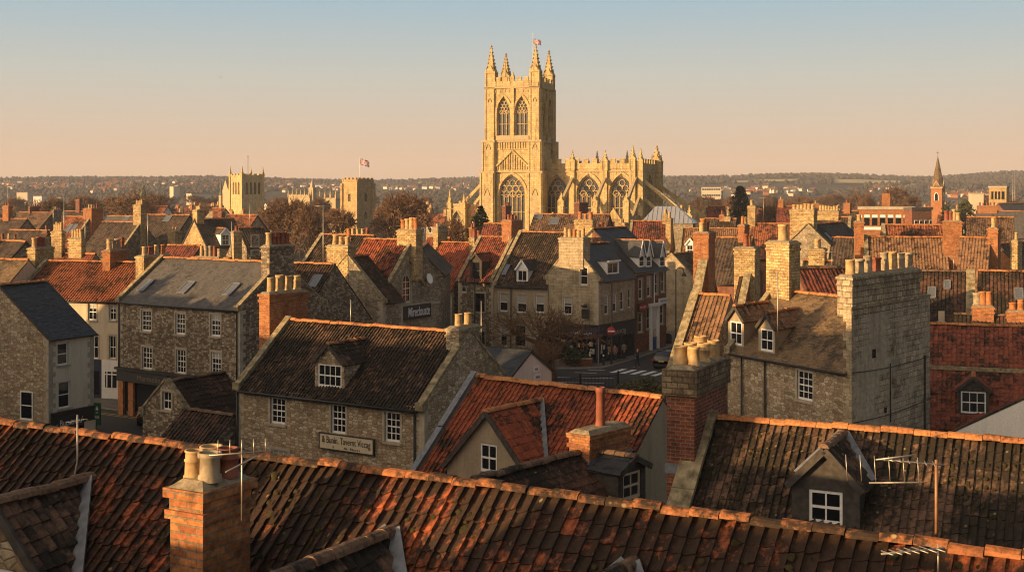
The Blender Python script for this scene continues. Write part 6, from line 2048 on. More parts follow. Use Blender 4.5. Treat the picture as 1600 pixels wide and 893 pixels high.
def bush(name, label, px, pybase, wpx, hpx, n, mat, cat='bush', s=.13, dp=None):
    p = gp(px, pybase); sc = p.y / F
    w, hh = wpx * sc / 2, hpx * sc; dp = dp or w * .7
    o = thing(name, label, cat, p)
    mb = MB()
    for k in range(max(3, int(w * 3))):
        c = (rb.uniform(-w, w) * .75, rb.uniform(-dp, dp) * .6, hh * rb.uniform(.3, .68))
        leaves(mb, c, (w * .35 + .2, dp * .45 + .1, hh * .36), n // max(3, int(w * 3)), s, mat, rb)
    mb.build('leaves', o)
    mb = MB()
    for k in range(7):
        mb.tube([(rb.uniform(-w, w) * .5, rb.uniform(-.2, .2), -.1), (rb.uniform(-w, w) * .8, rb.uniform(-dp, dp) * .6, hh * .75)], [.03, .012], 3, bark, False)
    mb.build('stems', o)
bush('road_bush', 'bushy evergreen between railing and foreground chimney', 1003, 626, 96, 42, 2600, fol_ol, s=.12)
bush('shop_hedge', 'dark hedge in a brick planter before the navy corner shop', 885, 572, 74, 40, 1900, fol_hd, s=.13)
bush('street_hedge', 'low dark hedge along the pub side house wall', 812, 570, 110, 26, 1800, fol_hd, s=.12)
bush('shed_shrub', 'bright green shrub at the slate outbuilding end wall', 806, 614, 44, 32, 800, fol_ol, s=.12)
p = gp(908, 573)
o = thing('brick_planter', 'low red brick planter wall holding the shop hedge', 'planter', p, -R(10))
mb = MB(); mb.box(-1.6, 1.0, -.25, .0, 0, .75, M['brick_rd']); mb.box(-1.65, 1.05, -.3, .05, .75, .85, M['dress']); mb.box(.75, 1.0, 0, 1.4, 0, .75, M['brick_rd']); mb.build('wall', o)
# bare street tree
BT.append(bare_tree_mesh(21, 4, .7, 3, .013, height=8.0))
t = bare_tree('leafless street tree spreading in front of the corner shop', 868, 468, 108.5, 150, 4, 1.0)
t2 = bare_tree('thin leafless tree beside the slate outbuilding', 843, 520, 103, 70, 4, 3.0)

# ------------------------------------------------------------------ people
def person(label, px, py, rotz, hgt, coat, legs, hair, stride=.14, bag=False, lean=0.0):
    p = gp(px, py); k = hgt / 1.75
    o = thing('person', label, 'person', (p.x, p.y, 0.12 if py < 568 else .01), rotz)

    def skin(name, verts, edges, rad, mat, par, root=0):
        me = bpy.data.meshes.new(name); me.from_pydata([tuple(Vector(v) * k) for v in verts], edges, [])
        ob = link(name, me, par)
        me.materials.append(mat)
        m = ob.modifiers.new('skin', 'SKIN')
        if not me.skin_vertices: me.skin_vertices.new() if hasattr(me.skin_vertices, 'new') else None
        for i, sv in enumerate(me.skin_vertices[0].data):
            r = rad[i]; sv.radius = (r * k, r * k) if not isinstance(r, tuple) else (r[0] * k, r[1] * k); sv.use_root = i == root
        s = ob.modifiers.new('sub', 'SUBSURF'); s.levels = 1; s.render_levels = 2
        for pl in me.polygons: pl.use_smooth = True
        m.use_smooth_shade = True
        return ob
    st = stride
    V_ = [(0, 0, .95), (0, lean * .5, 1.18), (0, lean, 1.38), (0, lean, 1.5), (0, lean + .02, 1.62), (0, lean + .02, 1.70),
          (-.18, lean, 1.42), (-.24, -.06 + lean, 1.16), (-.22, .10, .94), (-.21, .15, .86),
          (.18, lean, 1.42), (.24, .04 + lean, 1.16), (.22, .16, .96), (.21, .2, .88),
          (-.09, 0, .88), (-.1, st * .6, .5), (-.1, st, .09), (-.1, st + .14, .04),
          (.09, 0, .88), (.1, -st * .3, .5), (.1, -st, .09), (.1, -st + .14, .04)]
    E_ = [(0, 1), (1, 2), (2, 3), (3, 4), (4, 5), (2, 6), (6, 7), (7, 8), (8, 9), (2, 10), (10, 11), (11, 12), (12, 13), (0, 14), (14, 15), (15, 16), (16, 17), (0, 18), (18, 19), (19, 20), (20, 21)]
    Rr = [.13, .12, .13, .055, .085, .06, .06, .045, .035, .03, .06, .045, .035, .03, .085, .06, .042, .035, .085, .06, .042, .035]
    body = skin('body', V_, E_, Rr, skinm, o)
    skin('coat', [V_[i] for i in (0, 1, 2, 6, 7, 8, 10, 11, 12)] + [(0, 0, .72)], [(0, 1), (1, 2), (2, 3), (3, 4), (4, 5), (2, 6), (6, 7), (7, 8), (0, 9)], [.17, .155, .15, .085, .068, .058, .085, .068, .058, .18], coat, o)
    skin('trousers', [(0, 0, .93)] + [V_[i] for i in (14, 15, 16, 18, 19, 20)], [(0, 1), (1, 2), (2, 3), (0, 4), (4, 5), (5, 6)], [.14, .105, .08, .062, .105, .08, .062], legs, o)
    skin('hair', [(0, lean + .0, 1.64), (0, lean - .02, 1.72), (0, lean - .05, 1.6)], [(0, 1), (0, 2)], [.1, .075, .075], hair, o)
    if bag:
        mb = MB(); mb.box(.2, .34, .0, .26, .55, .86, bag); mb.bar((.27, .05, .86), (.23, .15, 1.4), .03, .03, bag); mb.build('shoulder_bag', o)
    return o


skinm = m_plain('skin', (.42, .26, .18), .6, .1)
dkc = m_plain('dark_cloth', (.018, .017, .02), .9, .2); grc = m_plain('grey_cloth', (.10, .09, .08), .9, .2); tnc = m_plain('tan_cloth', (.24, .16, .10), .9, .2)
jean = m_plain('denim', (.03, .035, .055), .9, .2); pnk = m_plain('pink_cloth', (.30, .14, .11), .9, .2)
blond = m_plain('blond_hair', (.36, .23, .10), .7, .2); brh = m_plain('brown_hair', (.04, .025, .015), .7, .2)
person('person in pink coat by the sign post at the crossing', 961, 567, 2.6, 1.68, pnk, jean, brh, .08, dkc)
person('person in tan coat standing at the kerb beside the crossing', 975, 564, .4, 1.74, tnc, dkc, brh, .05)
person('blond person in dark coat walking over the zebra crossing', 996, 574, 1.3, 1.74, dkc, jean, blond, .24)
person('person in dark clothes standing by the blue bin', 1029, 543, .2, 1.78, dkc, dkc, brh, .06)
person('person in grey coat further up the pavement past the bin', 1038, 531, 2.9, 1.7, grc, dkc, brh, .12)

# ------------------------------------------------------------------ car
paint = m_plain('dark_car_paint', (.012, .012, .014), .2, .05, .6); tyre = m_plain('tyre_rubber', (.012, .012, .012), .9, .1); rim = m_plain('alloy_rim', (.35, .35, .36), .3, .1, .5, .8)
tail = m_plain('red_tail_light', (.30, .012, .012), .25, .05, .6); plate = m_plain('yellow_number_plate', (.50, .34, .03), .5, .05); mlow = m_plain('car_plastic', (.02, .02, .02), .6, .1)
gcar = m_plain('car_glass', (.014, .016, .02), .05, .05, .8)


def car(label, loc, rotz, col, name='parked_car'):
    o = thing(name, label, 'car', loc, rotz)
    S_ = [(0.0, .80, .32, .62, .95, .78), (.06, .86, .26, .62, 1.0, 1.04), (.22, .90, .24, .62, 1.02, 1.34), (.5, .91, .24, .64, 1.03, 1.56), (1.2, .92, .24, .64, 1.02, 1.63), (2.1, .92, .24, .64, .99, 1.61), (2.7, .91, .24, .62, .96, 1.46), (3.3, .90, .24, .60, .93, 1.0), (3.9, .87, .26, .58, .82, .86), (4.3, .78, .3, .5, .62, .64)]
    mb = MB(); vs, fs = [], []
    for (y, w, z0, z1, z2, z3) in S_:
        gw = w * (.74 if z3 > 1.1 else .9)
        half = [(w * .9, z0), (w, z0 + .12), (w, z1), (w * .965, z2), (gw + (w - gw) * .08, z3 - .06), (gw - .06, z3)]
        vs += [(x, y, z) for x, z in half] + [(-x, y, z) for x, z in reversed(half)]
    n = 12
    for i in range(len(S_) - 1):
        for k in range(n - 1): fs.append((i * n + k, i * n + k + 1, (i + 1) * n + k + 1, (i + 1) * n + k))
        fs.append((i * n + n - 1, i * n, (i + 1) * n, (i + 1) * n + n - 1))
    fs.append(tuple(range(n))); fs.append(tuple(range((len(S_) - 1) * n, len(S_) * n)))
    mb.mesh(vs, fs, col, True); mb.build('body', o)
    mb = MB()
    mb.poly([(-.72, .10, 1.07), (.72, .10, 1.07), (.62, .36, 1.47), (-.62, .36, 1.47)], gcar)
    mb.build('rear_window', o)
    for sx in (-1, 1):
        mb = MB(); mb.poly([(sx * .90, .62, 1.06), (sx * .90, 2.85, 1.0), (sx * .725, 2.55, 1.46), (sx * .725, .75, 1.53)], gcar); mb.build('side_window', o)
        mb = MB(); mb.box(sx * .78 - .16, sx * .78 + .12, -.012, .12, .78, .98, tail); mb.build('tail_light', o)
        for y in (.78, 3.45):
            t = MB(); vs = [(sx * .80, y, .33)]
            ring = []
            for q, r in ((-.1, .25), (-.11, .33), (.11, .33), (.1, .25)):
                ring.append([(sx * .80 + q, y + r * math.cos(a), .33 + r * math.sin(a)) for a in [2 * math.pi * i / 16 for i in range(16)]])
            vv = [v for r_ in ring for v in r_]
            t.mesh(vv, [(j * 16 + i, j * 16 + (i + 1) % 16, (j + 1) * 16 + (i + 1) % 16, (j + 1) * 16 + i) for j in range(3) for i in range(16)], tyre, True)
            wo = t.build('wheel', o)
            t = MB(); t.mesh([(sx * .895, y + .25 * math.cos(a), .33 + .25 * math.sin(a)) for a in [2 * math.pi * i / 16 for i in range(16)]], [tuple(range(16))], rim); t.build('rim', wo)
    mb = MB(); mb.box(-.26, .26, -.03, 0, .70, .82, plate); mb.build('number_plate', o)
    mb = MB(); mb.box(-.84, .84, -.05, .1, .3, .5, mlow); mb.build('bumper', o)
    return o


car('dark estate car seen from behind with red tail lights at the zebra crossing', gp(1033, 577), -R(24), paint)
car('dark car half hidden behind the tiny stone gabled house', gp(214, 668), -R(72), paint)
c3 = car('silver car roof just showing behind the foreground chimney', gp(1056, 590), -R(20), m_plain('silver_car_paint', (.45, .45, .46), .25, .05, .6, .5))

# ------------------------------------------------------------------ street furniture
def post(name, label, cat, px, py, hgt, r=.05, mat='black', z=.12):
    p = gp(px, py); o = thing(name, label, cat, (p.x, p.y, z))
    mb = MB(); mb.lathe((0, 0, 0), [(r * 2, 0), (r * 2, .35), (r * 1.2, .5), (r, hgt), (0, hgt)], 8, M[mat]); mb.build('pole', o)
    return o
ne_red = m_plain('sign_red', (.34, .02, .02), .5, .05); ne_white = m_plain('sign_white', (.7, .7, .68), .5, .05); blu = m_plain('blue_plastic', (.02, .07, .20), .5, .15)
o = post('no_entry_sign', 'round red no entry sign on a black post at the shop corner', 'sign', 955, 571, 3.4, .045)
mb = MB(); mb.lathe((0, 0, 0), [(0, .0), (.42, 0), (.42, .03), (0, .03)], 20, ne_red); mb.box(-.30, .30, -.07, .07, .031, .04, ne_white)
q = mb.build('sign_disc', o, (0, -.06, 3.15)); q.rotation_euler = (math.pi / 2, 0, 0)
o = post('street_lamp', 'tall black lamp post at the shop corner with a shop sign beside it', 'street lamp', 956, 570, 7.6, .06)
mb = MB(); mb.bar((0, 0, 7.6), (-.9, -.2, 7.75), .09, .09, M['black']); mb.box(-1.2, -.6, -.32, -.08, 7.66, 7.82, M['black']); mb.build('lamp_head', o)
o = post('bollard', 'short black bollard at the kerb corner', 'bollard', 943, 572, 1.0, .06)
mb = MB(); mb.lathe((0, 0, .85), [(.08, 0), (.08, .1), (0, .16)], 8, M['white']); mb.build('cap', o)


def swan(label, px, py, hgt, Yz=None, dx=.9):
    o = post('swan_neck_lamp', label, 'street lamp', px, py, hgt - .6, .06)
    mb = MB(); pts = [(0, 0, hgt - .6)] + [(dx / 2 - dx / 2 * math.cos(a), 0, hgt - .6 + .55 * math.sin(a)) for a in [math.pi * k / 8 for k in range(1, 9)]]
    mb.tube(pts, .045, 6, M['black']); mb.build('arm', o)
    mb = MB(); mb.lathe((dx, 0, hgt - 1.0), [(.3, 0), (.22, .2), (.06, .4)], 10, M['black']); mb.build('lamp_shade', o)
swan('black swan neck lamp past the brick townhouse up the street', 1056, 532, 8.0)
swan('black swan neck lamp before the narrow dormer house', 742, 576, 8.6, dx=-.9)
p = gp(1016, 547); o = thing('litter_bin', 'blue street bin with an orange poster near the white doorcase', 'bin', (p.x, p.y, .12), -R(25))
mb = MB(); mb.box(-.55, .55, -.35, .35, 0, 1.15, blu); mb.box(-.6, .6, -.4, .4, 1.15, 1.28, blu); mb.build('body', o)
mb = MB(); mb.box(-.32, .2, -.37, -.351, .25, .98, M['pot_buff']); mb.build('poster', o)
p = gp(1043, 538); o = thing('board_sign', 'round topped black pavement board with white lettering', 'sign', (p.x, p.y, .12), -R(15))
mb = MB(); ps = [(-.45, 0, 0), (.45, 0, 0), (.45, 0, .85)] + [(.45 * math.cos(a), 0, .85 + .25 * math.sin(a)) for a in [math.pi * k / 8 for k in range(1, 8)]] + [(-.45, 0, .85)]
mb.poly(ps, M['black']); mb.poly([(x, .06, z) for x, y, z in ps], M['black'])
for a_, b_ in zip(ps, ps[1:] + ps[:1]): mb.poly([a_, b_, (b_[0], .06, b_[2]), (a_[0], .06, a_[2])], M['black'])
mb.build('board', o)

# ------------------------------------------------------------------ signs and lettering
def lettering(txt, size, mat, parent, loc, rot, width=None, ext=.006, shear=0.0, bold=0.0):
    cu = bpy.data.curves.new('lettering', 'FONT'); cu.body = txt; cu.size = size; cu.extrude = ext; cu.align_x = 'CENTER'; cu.align_y = 'CENTER'; cu.shear = shear; cu.offset = bold
    ob = bpy.data.objects.new('lettering', cu); COL.objects.link(ob)
    dg = bpy.context.evaluated_depsgraph_get(); me = bpy.data.meshes.new_from_object(ob.evaluated_get(dg))
    bpy.data.objects.remove(ob)
    me.materials.clear(); me.materials.append(mat)
    w = max(v.co.x for v in me.vertices) - min(v.co.x for v in me.vertices)
    o = link('lettering', me, parent, loc); o.rotation_euler = rot
    if width: o.scale = (width / w, 1, 1)
    return o


ink = m_plain('dark_ink', (.035, .025, .018), .7, .1); silver = m_plain('pale_letter_paint', (.62, .6, .56), .5, .1); dull = m_plain('dull_letter_paint', (.20, .15, .10), .6, .1)
RX = (math.pi / 2, 0, 0)


def board(h, side, x0, y0, x1, y1, name, label, mat, txt=None, tm=None, frame=None, out=.1, wf=.85, sf=.62, cat='sign', dx=0.0, shear=0.0, bold=0.0, txt2=None):
    a0, _ = h.side(side, x0, (y0 + y1) / 2); a1, _ = h.side(side, x1, (y0 + y1) / 2); xc = (x0 + x1) / 2
    _, zt = h.side(side, xc, y0); _, zb = h.side(side, xc, y1)
    w, hh = abs(a1 - a0), abs(zt - zb)
    o = thing(name, label, cat, h.world(side, (a0 + a1) / 2, (zt + zb) / 2, out), h.wrot(side))
    mb = MB(); mb.box(-w / 2, w / 2, -.04, .04, -hh / 2, hh / 2, M[mat] if isinstance(mat, str) else mat)
    mb.build('board', o)
    if frame:
        mb = MB(); f = .05
        for s_ in (-1, 1):
            mb.box(-w / 2 - f, w / 2 + f, -.06, .05, s_ * hh / 2 - f / 2, s_ * hh / 2 + f / 2, frame); mb.box(s_ * w / 2 - f / 2, s_ * w / 2 + f / 2, -.058, .05, -hh / 2, hh / 2, frame)
        mb.build('frame', o)
    if txt: lettering(txt, hh * sf, tm, o, (dx * w, -.05, hh * (.1 if txt2 else 0)), RX, w * wf, shear=shear, bold=bold)
    if txt2: lettering(txt2, hh * .2, tm, o, (0, -.05, -hh * .33), RX, w * .5)
    return o


board(M1, 'F', 502, 680, 586, 704, 'tavern_sign', 'long cream signboard with dark lettering on the stone tavern front', 'cream_p', '& Bunin. Tavernt Viccag', ink, M['wood_dk'], .1, .9, .62, txt2='1  .  & Bon')
board(C2, 'R', 605, 476, 662, 498, 'shop_sign', 'black shop sign with silver blackletter words under the arched window', M['black'], 'Mireclouate', silver, None, .72, .6, .95, dx=.16, shear=.05, bold=.012)
board(L1, 'F', 77, 648, 128, 668, 'shop_sign', 'dark green shop sign with pale letters on the buff rendered wall', 'shopdk', "- Bucutnfau'", silver, None, .3, .8, .7)
board(L1, 'F', 124, 655, 143, 676, 'poster_board', 'small framed poster beside the dark green shop sign', 'cream_p', None, None, M['black'], .34)
board(M3, 'F', 196, 583, 268, 598, 'shop_sign', 'black fascia sign with dull copper letters on the pillared shop', 'shopdk', 'Marmelin', dull, None, .34, .5, .8, dx=.1)
board(C5, 'L', 893, 516, 930, 524, 'shop_sign', 'navy fascia sign with small pale letters on the corner shop gable', 'navy', 'LAFFA BOOM', silver, None, .3, .85, .7)
board(C5, 'F', 944, 512, 978, 524, 'shop_sign', 'navy fascia sign with tall cream letters on the corner shop flank', 'navy', 'NUAHOJJ', m_plain('cream_letter', (.4, .34, .25), .6, .1), None, .3, .7, .8)
board(C6, 'F', 994, 474, 1006, 485, 'shop_sign', 'small dark red sign on the brick townhouse', ne_red, 'WA.COM', silver, M['black'], .3, .8, .5)
board(C6, 'F', 1026, 465, 1040, 474, 'shop_sign', 'white sign with grey letters right of the white doorcase', 'white', 'THE DOU', m_plain('grey_letter', (.15, .15, .17), .6, .1), None, .25, .8, .6)
o = board(C5, 'L', 912, 482, 922, 497, 'pub_bracket_sign', 'black hanging bracket sign on the corner shop gable', M['black'], None, None, None, .4)
mb = MB(); mb.tube([(0, -.1, .9), (0, .45, .9)], .03, 5, M['black']); mb.tube([(-.4, -.05, .75), (.4, -.05, .85)], .05, 5, M['black']); mb.lathe((0, -.1, .55), [(.0, 0), (.28, .1), (.28, .2), (0, .4)], 8, M['black']); mb.build('bracket', o)
p = gp(152, 668); green = m_plain('green_sign', (.015, .09, .035), .5, .1)
o = thing('green_banner', 'upright green shop banner with white figures at the dark street corner', 'sign', (p.x, p.y, 0), -R(20))
mb = MB(); mb.box(-.3, .3, -.03, .03, .2, 1.75, green); mb.build('panel', o)
mb = MB(); mb.tube([(-.34, 0, 0), (-.34, 0, 1.9)], .03, 5, M['black']); mb.build('pole', o)
mb = MB(); mb.mesh([(-.12, -.035, 1.25), (.12, -.035, 1.25), (0, -.035, 1.55)], [(0, 1, 2)], ne_white); mb.build('tree_emblem', o)
lettering('TES', .24, ne_white, o, (0, -.036, .75), RX); lettering('ME', .13, ne_white, o, (0, -.036, 1.05), RX)
# white end wall notices on the slate outbuilding
board(SHED, 'R', 832, 572, 841, 581, 'wall_notice', 'small white notice with a dark emblem on the outbuilding wall', 'white', 'VI', ink, None, .05, .5, .7)
board(SHED, 'R', 834, 583, 844, 594, 'wall_notice', 'larger pale notice with blue scribbles below the dark emblem', 'white', 'WEEE', m_plain('blue_ink', (.05, .05, .2), .6, .1), None, .05, .7, .5)
# white satellite dish
p = C2.world('R', C2.side('R', 665, 435)[0], C2.side('R', 665, 435)[1], .35)
o = thing('satellite_dish', 'round white satellite dish on the dark stone gable', 'satellite dish', p, C2.wrot('R'))
mb = MB(); mb.lathe((0, 0, 0), [(0, .0), (.2, .015), (.4, .06), (.46, .09), (.4, .08), (0, .03)], 18, M['white']); q = mb.build('dish', o); q.rotation_euler = (R(75), 0, 0)
mb = MB(); mb.bar((0, .05, 0), (0, .36, -.1), .04, .04, M['black']); mb.build('bracket', o)

# ------------------------------------------------------------------ aerials
def aerial(label, p, hgt, style='yagi', rz=0.0, r=.022, mat='alu', size=1.0, bend=None):
    o = thing('tv_aerial', label, 'aerial', p, rz)
    m = M[mat]
    mb = MB()
    pts = [(0, 0, 0), (0, 0, hgt)] if not bend else [(bend[0] * .9, bend[1], -bend[2]), (bend[0] * .6, bend[1] * .5, -.25), (.0, 0, .25), (0, 0, hgt)]
    mb.tube(pts, r, 6, M['rust'] if style == 'yagi2' else m); mb.build('mast', o)
    mb = MB(); s = size
    if style in ('yagi', 'yagi2'):
        L = 1.1 * s
        mb.tube([(.12 * s, 0, hgt - .06), (-L, 0, hgt - .06 + .06 * s)], .013 * s + .004, 5, m)
        for i in range(7):
            x = -L * (i + .3) / 7; e = (.20 - .012 * i) * s
            mb.tube([(x, -e, hgt - .05 - x * .05), (x, e, hgt - .05 - x * .05)], .007 * s + .003, 4, m)
        if style == 'yagi2':
            mb.tube([(-.25, 0, hgt + .05), (-L * 1.05, -.05, hgt - .02)], .012, 4, m)
            mb.tube([(-.15, 0, hgt - .28), (-L * 1.15, .1, hgt - .34)], .012, 4, m)
            for i in range(6):
                x = -.2 - i * .17; mb.tube([(x, 0, hgt - .3), (x - .02, 0, hgt + .02)], .007, 4, m)
    elif style == 'cross':
        for a, z, e in ((.2, -.08, .42), (1.2, -.22, .5)):
            mb.tube([(-e * math.cos(a), -e * math.sin(a), hgt + z), (e * math.cos(a), e * math.sin(a), hgt + z)], .014 * s, 5, m)
        for i in range(5):
            x = -.3 + i * .15; mb.tube([(x, -.02, hgt - .1), (x, -.02, hgt + .1)], .008, 4, m)
    elif style == 'H':
        mb.tube([(-.6 * s, 0, hgt - .1), (.6 * s, 0, hgt - .1)], .018 * s, 4, m)
        for x in (-.6, -.2, .25, .6): mb.tube([(x * s, -.25 * s, hgt - .1), (x * s, .25 * s, hgt - .1)], .012 * s, 4, m)
    mb.build('antenna', o)
    return o


aerial('small cross armed aerial bolted to the foreground brick chimney', at(378, 812, 16.6), .95, 'cross', R(10), .013, 'alu', .8)
aerial('bent thin pole aerial standing on the left end of the foreground ridge', at(121, 742, 21.2), 1.0, 'H', R(60), .016, 'alu', .28, bend=(-.12, .1, .9))
aerial('large rusty pole aerial with long rake of rods at lower right', at(1463, 846, 15.6), 1.0, 'yagi2', R(-12), .02, 'alu', .62)
aerial('pole aerial lying low at the bottom right edge', at(1466, 900, 13.6), .35, 'yagi', R(25), .012, 'alu', .7)
AER = [(505, 445, 320, 99, 'tall thin mast before the coped pantile house', 'H'), (100, 390, 307, 125, 'tall mast between the two golden stacks at left', 'H'), (133, 392, 335, 128, 'slim mast right of the golden stacks at left', 'pole'),
       (231, 385, 334, 112, 'leaning aerial on the chimney left of the slate roof', 'yagi'), (390, 362, 318, 170, 'aerial with long arms over the twin window house', 'H'), (362, 406, 346, 108, 'pale flue mast on the mossy pot stack', 'pole'),
       (548, 516, 468, 70, 'short bare pole behind the tavern ridge', 'pole'), (752, 560, 470, 66, 'bare pole with a side lamp right of the tavern chimney', 'pole'), (1300, 425, 392, 110, 'white armed aerial by the squat twin pot chimney', 'H'),
       (1428, 498, 478, 88, 'small aerial on the skylight roof house', 'H'), (1215, 545, 425, 62, 'tall thin mast in front of the gold chimney and dormers', 'pole'), (795, 385, 362, 128, 'small aerial on the striped pantile roof', 'yagi'),
       (12, 322, 292, 230, 'thin aerial on the narrow orange chimney at far left', 'H'), (1193, 340, 308, 190, 'pair armed aerial left of the six pot chimney', 'H'), (1490, 420, 400, 105, 'small aerial at the foot of the orange brick chimney', 'yagi')]
for px, pb, pt2, Y, lab, st in AER:
    b = at(px, pb, Y); aerial(lab, b, (pb - pt2) * Y / F, st, rw.uniform(-.6, .6), .03 if Y > 80 else .025, 'alu', 1.1)
# cables on the big right gable
mb = MB()
for (xa, ya, xb, yb, sag) in ((1330, 582, 1450, 556, .12), (1332, 660, 1455, 620, .15)):
    a, za = R1.side('R', xa, ya); b, zb_ = R1.side('R', xb, yb)
    mb.tube([(R1.L + .07, a + (b - a) * u, za + (zb_ - za) * u - sag * math.sin(math.pi * u)) for u in np.linspace(0, 1, 7)], .025, 4, M['black'])
mb.build('cable', R1.root, skew=R1.skew)
mb = MB(); a, za = R1.side('R', 1390, 600); mb.tube([(R1.L + .07, a, za + 1.0), (R1.L + .07, a, za - 1.8)], .03, 4, M['black']); mb.box(R1.L + .05, R1.L + .3, a + .3, a + .6, za, za + .25, M['alu']); mb.build('wall_lamp', R1.root, skew=R1.skew)
# a bird in the sky
p = at(345, 121, 160)
o = thing('bird', 'tiny dark bird flying alone in the sky at left', 'bird', p, .6)
bd = bpy.data.meshes.new('body')
mb = MB(); mb.lathe((0, 0, 0), [(0, -.16), (.04, -.1), (.05, 0), (.03, .1), (.01, .2)], 8, M['black']); q = mb.build('body', o); q.rotation_euler = (math.pi / 2, 0, 0)
for s_ in (-1, 1):
    mb = MB(); mb.mesh([(0, .06, .02), (s_ * .2, .08, .09), (s_ * .42, 0, .05), (s_ * .2, -.06, .08), (0, -.08, .02)], [(0, 1, 2, 3, 4)], M['black']); mb.build('wing', o)
# air
hm = bpy.data.materials.new('haze_air'); hm.use_nodes = True; ht = hm.node_tree; ht.nodes.clear()
pv = ht.nodes.new('ShaderNodeVolumePrincipled'); ho = ht.nodes.new('ShaderNodeOutputMaterial'); ht.links.new(pv.outputs[0], ho.inputs[1])
pv.inputs['Color'].default_value = (.84, .84, .92, 1); pv.inputs['Density'].default_value = .00013; pv.inputs['Anisotropy'].default_value = .0
mb = MB(); mb.box(-4150, 4150, -290, 3250, -26, 92, hm); tag(mb.build('haze'), kind='stuff')
# ================================================================== UNSEEN HOUSES ADDED BEYOND THE LEFT EDGE TO CAST SHADE
def shadecaster(label, A, B_, zr, D=9, rise=4.2, wall='rub_grey', roof='far_br', chims=()):  # unseen house, placed and sized so its shadow falls into view
    A, B_ = Vector((A[0], A[1], 0)), Vector((B_[0], B_[1], 0)); d = B_ - A
    th = math.degrees(math.atan2(-d.y, d.x)); t = R(th)
    O = A - Vector((math.sin(t), math.cos(t), 0)) * D / 2
    h = House('shade_house', label, O, th, d.length, D, zr - rise, zr, wall=wall, roof=roof, gl='verge', gr='verge', group='unseen houses added to shade the view')
    for u, hh in chims: h.chimm(u - (1.7 if hh > 2 else .45), u + (1.7 if hh > 2 else .45), D / 2 - .8, D / 2 + .8, zr + hh, 'stack_tan', 'bb', .6, .17)
    for i in range(3):
        x = d.length * (i + .5) / 3
        for z in (1.0, 4.2): h.winm('F', x, z, .9, 1.5, 2, 2)
    h.finish()
F1N = Vector((.492, .870, 0)); 
shadecaster('stone neighbour house added unseen at left to shade the long foreground roof', (-34, 18.6), (-19.8, 10.6), 14.9, chims=((6.6, 2.7),))  # broad tall stack added to shade the six pot chimney
shadecaster('lower linking house added unseen with a dipped ridge letting sun reach the foreground', (-19.7, 10.5), (-15.6, 8.2), 13.9)
shadecaster('stone neighbour house added unseen near the viewpoint to shade the foreground roof', (-15.5, 8.1), (-9.0, 4.4), 14.9)
shadecaster('tall neighbour house added beyond the left edge to shade the tavern', (-60, 56), (-35, 41.7), 14.7, chims=((2, 1.3), (9, 1.2)))
shadecaster('tallest neighbour house added beyond the left edge to shade the big stone house', (-34.8, 41.6), (-23, 34.8), 17.2, chims=((6, 1.2),))
shadecaster('neighbour house added unseen to shade the orange pantile house', (-22.8, 34.7), (-16.8, 31.3), 15.6, D=7)
shadecaster('tall neighbour house added unseen to cast shade over the left street', (-72, 78), (-58, 71), 15.2, chims=((3, 1.3), (10, 1.3)))
shadecaster('neighbour house added unseen as second shade for the left street', (-57.8, 70.9), (-47, 64.5), 14.6, chims=((4, 1.2),))
# ================================================================== CAMERA, LIGHT, AIR
cam = bpy.data.cameras.new('camera'); co = bpy.data.objects.new('camera', cam); COL.objects.link(co)
co.location = (0, 0, H0); co.rotation_euler = (math.pi / 2, 0, 0)
cam.lens = 45.0; cam.sensor_width = 36.0; cam.shift_y = -(446.5 - HY) / 1600; cam.clip_start = .5; cam.clip_end = 20000
SC.camera = co
S = Vector((-math.sin(R(SUN_AZ)) * math.cos(R(SUN_EL)), -math.cos(R(SUN_AZ)) * math.cos(R(SUN_EL)), math.sin(R(SUN_EL))))
sun = bpy.data.lights.new('sun', 'SUN'); so = bpy.data.objects.new('sun', sun); COL.objects.link(so)
sun.energy = 5.0; sun.angle = R(.5); sun.color = (1.0, .64, .30)
so.rotation_euler = (-S).to_track_quat('-Z', 'Y').to_euler(); so.location = (-60, -40, 60)
W = bpy.data.worlds.new('World'); SC.world = W; W.use_nodes = True
t = W.node_tree; t.nodes.clear()
ou = t.nodes.new('ShaderNodeOutputWorld'); bg = t.nodes.new('ShaderNodeBackground'); t.links.new(bg.outputs[0], ou.inputs[0])
sk = t.nodes.new('ShaderNodeTexSky'); sk.sky_type = 'NISHITA'; sk.sun_disc = False
sk.sun_elevation = R(SUN_EL); sk.sun_rotation = math.atan2(S.x, S.y); sk.air_density = 1.0; sk.dust_density = 2.5; sk.ozone_density = 1.0
bg.inputs[1].default_value = .076
tc = t.nodes.new('ShaderNodeTexCoord'); sx = t.nodes.new('ShaderNodeSeparateXYZ'); t.links.new(tc.outputs['Generated'], sx.inputs[0])
rp = t.nodes.new('ShaderNodeValToRGB'); t.links.new(sx.outputs[2], rp.inputs[0])
el = rp.color_ramp.elements
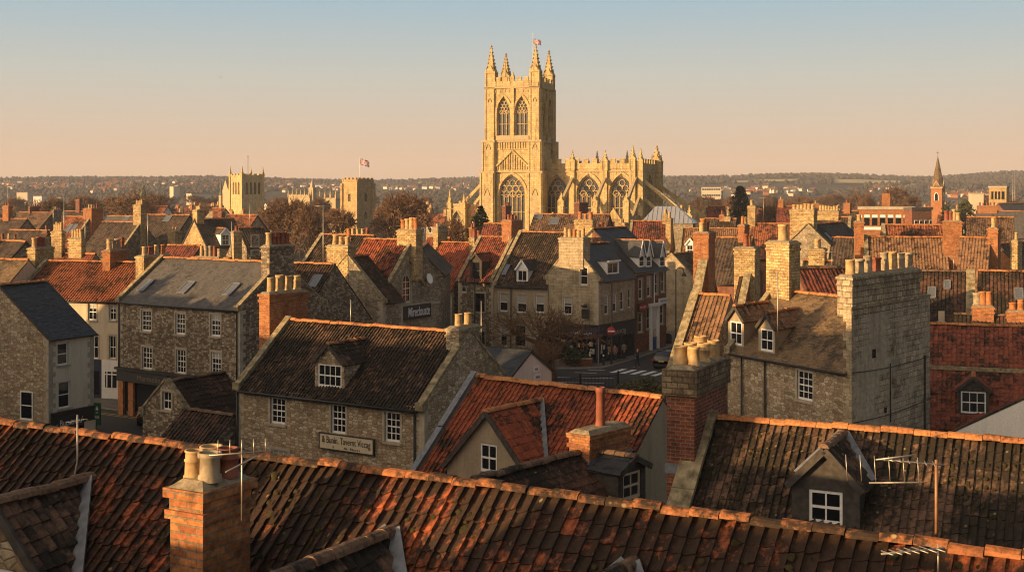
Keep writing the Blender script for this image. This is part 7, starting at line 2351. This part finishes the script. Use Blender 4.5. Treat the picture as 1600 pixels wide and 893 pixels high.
SKYC = [(0.0, (5.75, 3.65, 2.25)), (.022, (5.8, 3.85, 2.5)), (.055, (5.1, 4.1, 3.15)), (.09, (4.35, 4.25, 3.75)), (.15, (2.8, 3.85, 4.45)), (.3, (1.4, 1.9, 2.3)), (1.0, (.7, .95, 1.25))]
for i, (p_, c_) in enumerate(SKYC):
    e = el[i] if i < 2 else el.new(p_)
    e.position = p_; e.color = (c_[0] / 6, c_[1] / 6, c_[2] / 6, 1)
sc_ = t.nodes.new('ShaderNodeVectorMath'); sc_.operation = 'SCALE'; t.links.new(rp.outputs[0], sc_.inputs[0]); sc_.inputs['Scale'].default_value = 6.0
mx = t.nodes.new('ShaderNodeMix'); mx.data_type = 'RGBA'; mx.inputs[0].default_value = .95
t.links.new(sk.outputs[0], mx.inputs[6]); t.links.new(sc_.outputs[0], mx.inputs[7]); 
dt = t.nodes.new('ShaderNodeVectorMath'); dt.operation = 'DOT_PRODUCT'; t.links.new(tc.outputs['Generated'], dt.inputs[0]); dt.inputs[1].default_value = S
pw = t.nodes.new('ShaderNodeMath'); pw.operation = 'POWER'; pw.use_clamp = False
cl = t.nodes.new('ShaderNodeClamp'); t.links.new(dt.outputs['Value'], cl.inputs[0]); t.links.new(cl.outputs[0], pw.inputs[0]); pw.inputs[1].default_value = 2.5
gl = t.nodes.new('ShaderNodeVectorMath'); gl.operation = 'SCALE'; gl.inputs[0].default_value = (16.0, 12.0, 8.2); t.links.new(pw.outputs[0], gl.inputs['Scale'])
ad = t.nodes.new('ShaderNodeVectorMath'); ad.operation = 'ADD'; t.links.new(mx.outputs[2], ad.inputs[0]); t.links.new(gl.outputs[0], ad.inputs[1])
t.links.new(ad.outputs[0], bg.inputs[0])
SC.view_settings.view_transform = 'Standard'; SC.view_settings.look = 'None'; SC.view_settings.exposure = 0.84; SC.view_settings.gamma = 1.0
SC.cycles.use_denoising = True; SC.cycles.filter_width = 1.1; SC.cycles.max_bounces = 5; SC.cycles.diffuse_bounces = 3; SC.cycles.glossy_bounces = 2; SC.cycles.volume_bounces = 0
SC.cycles.use_adaptive_sampling = True; SC.cycles.adaptive_threshold = .015
SC.cycles.sample_clamp_indirect = 4.0
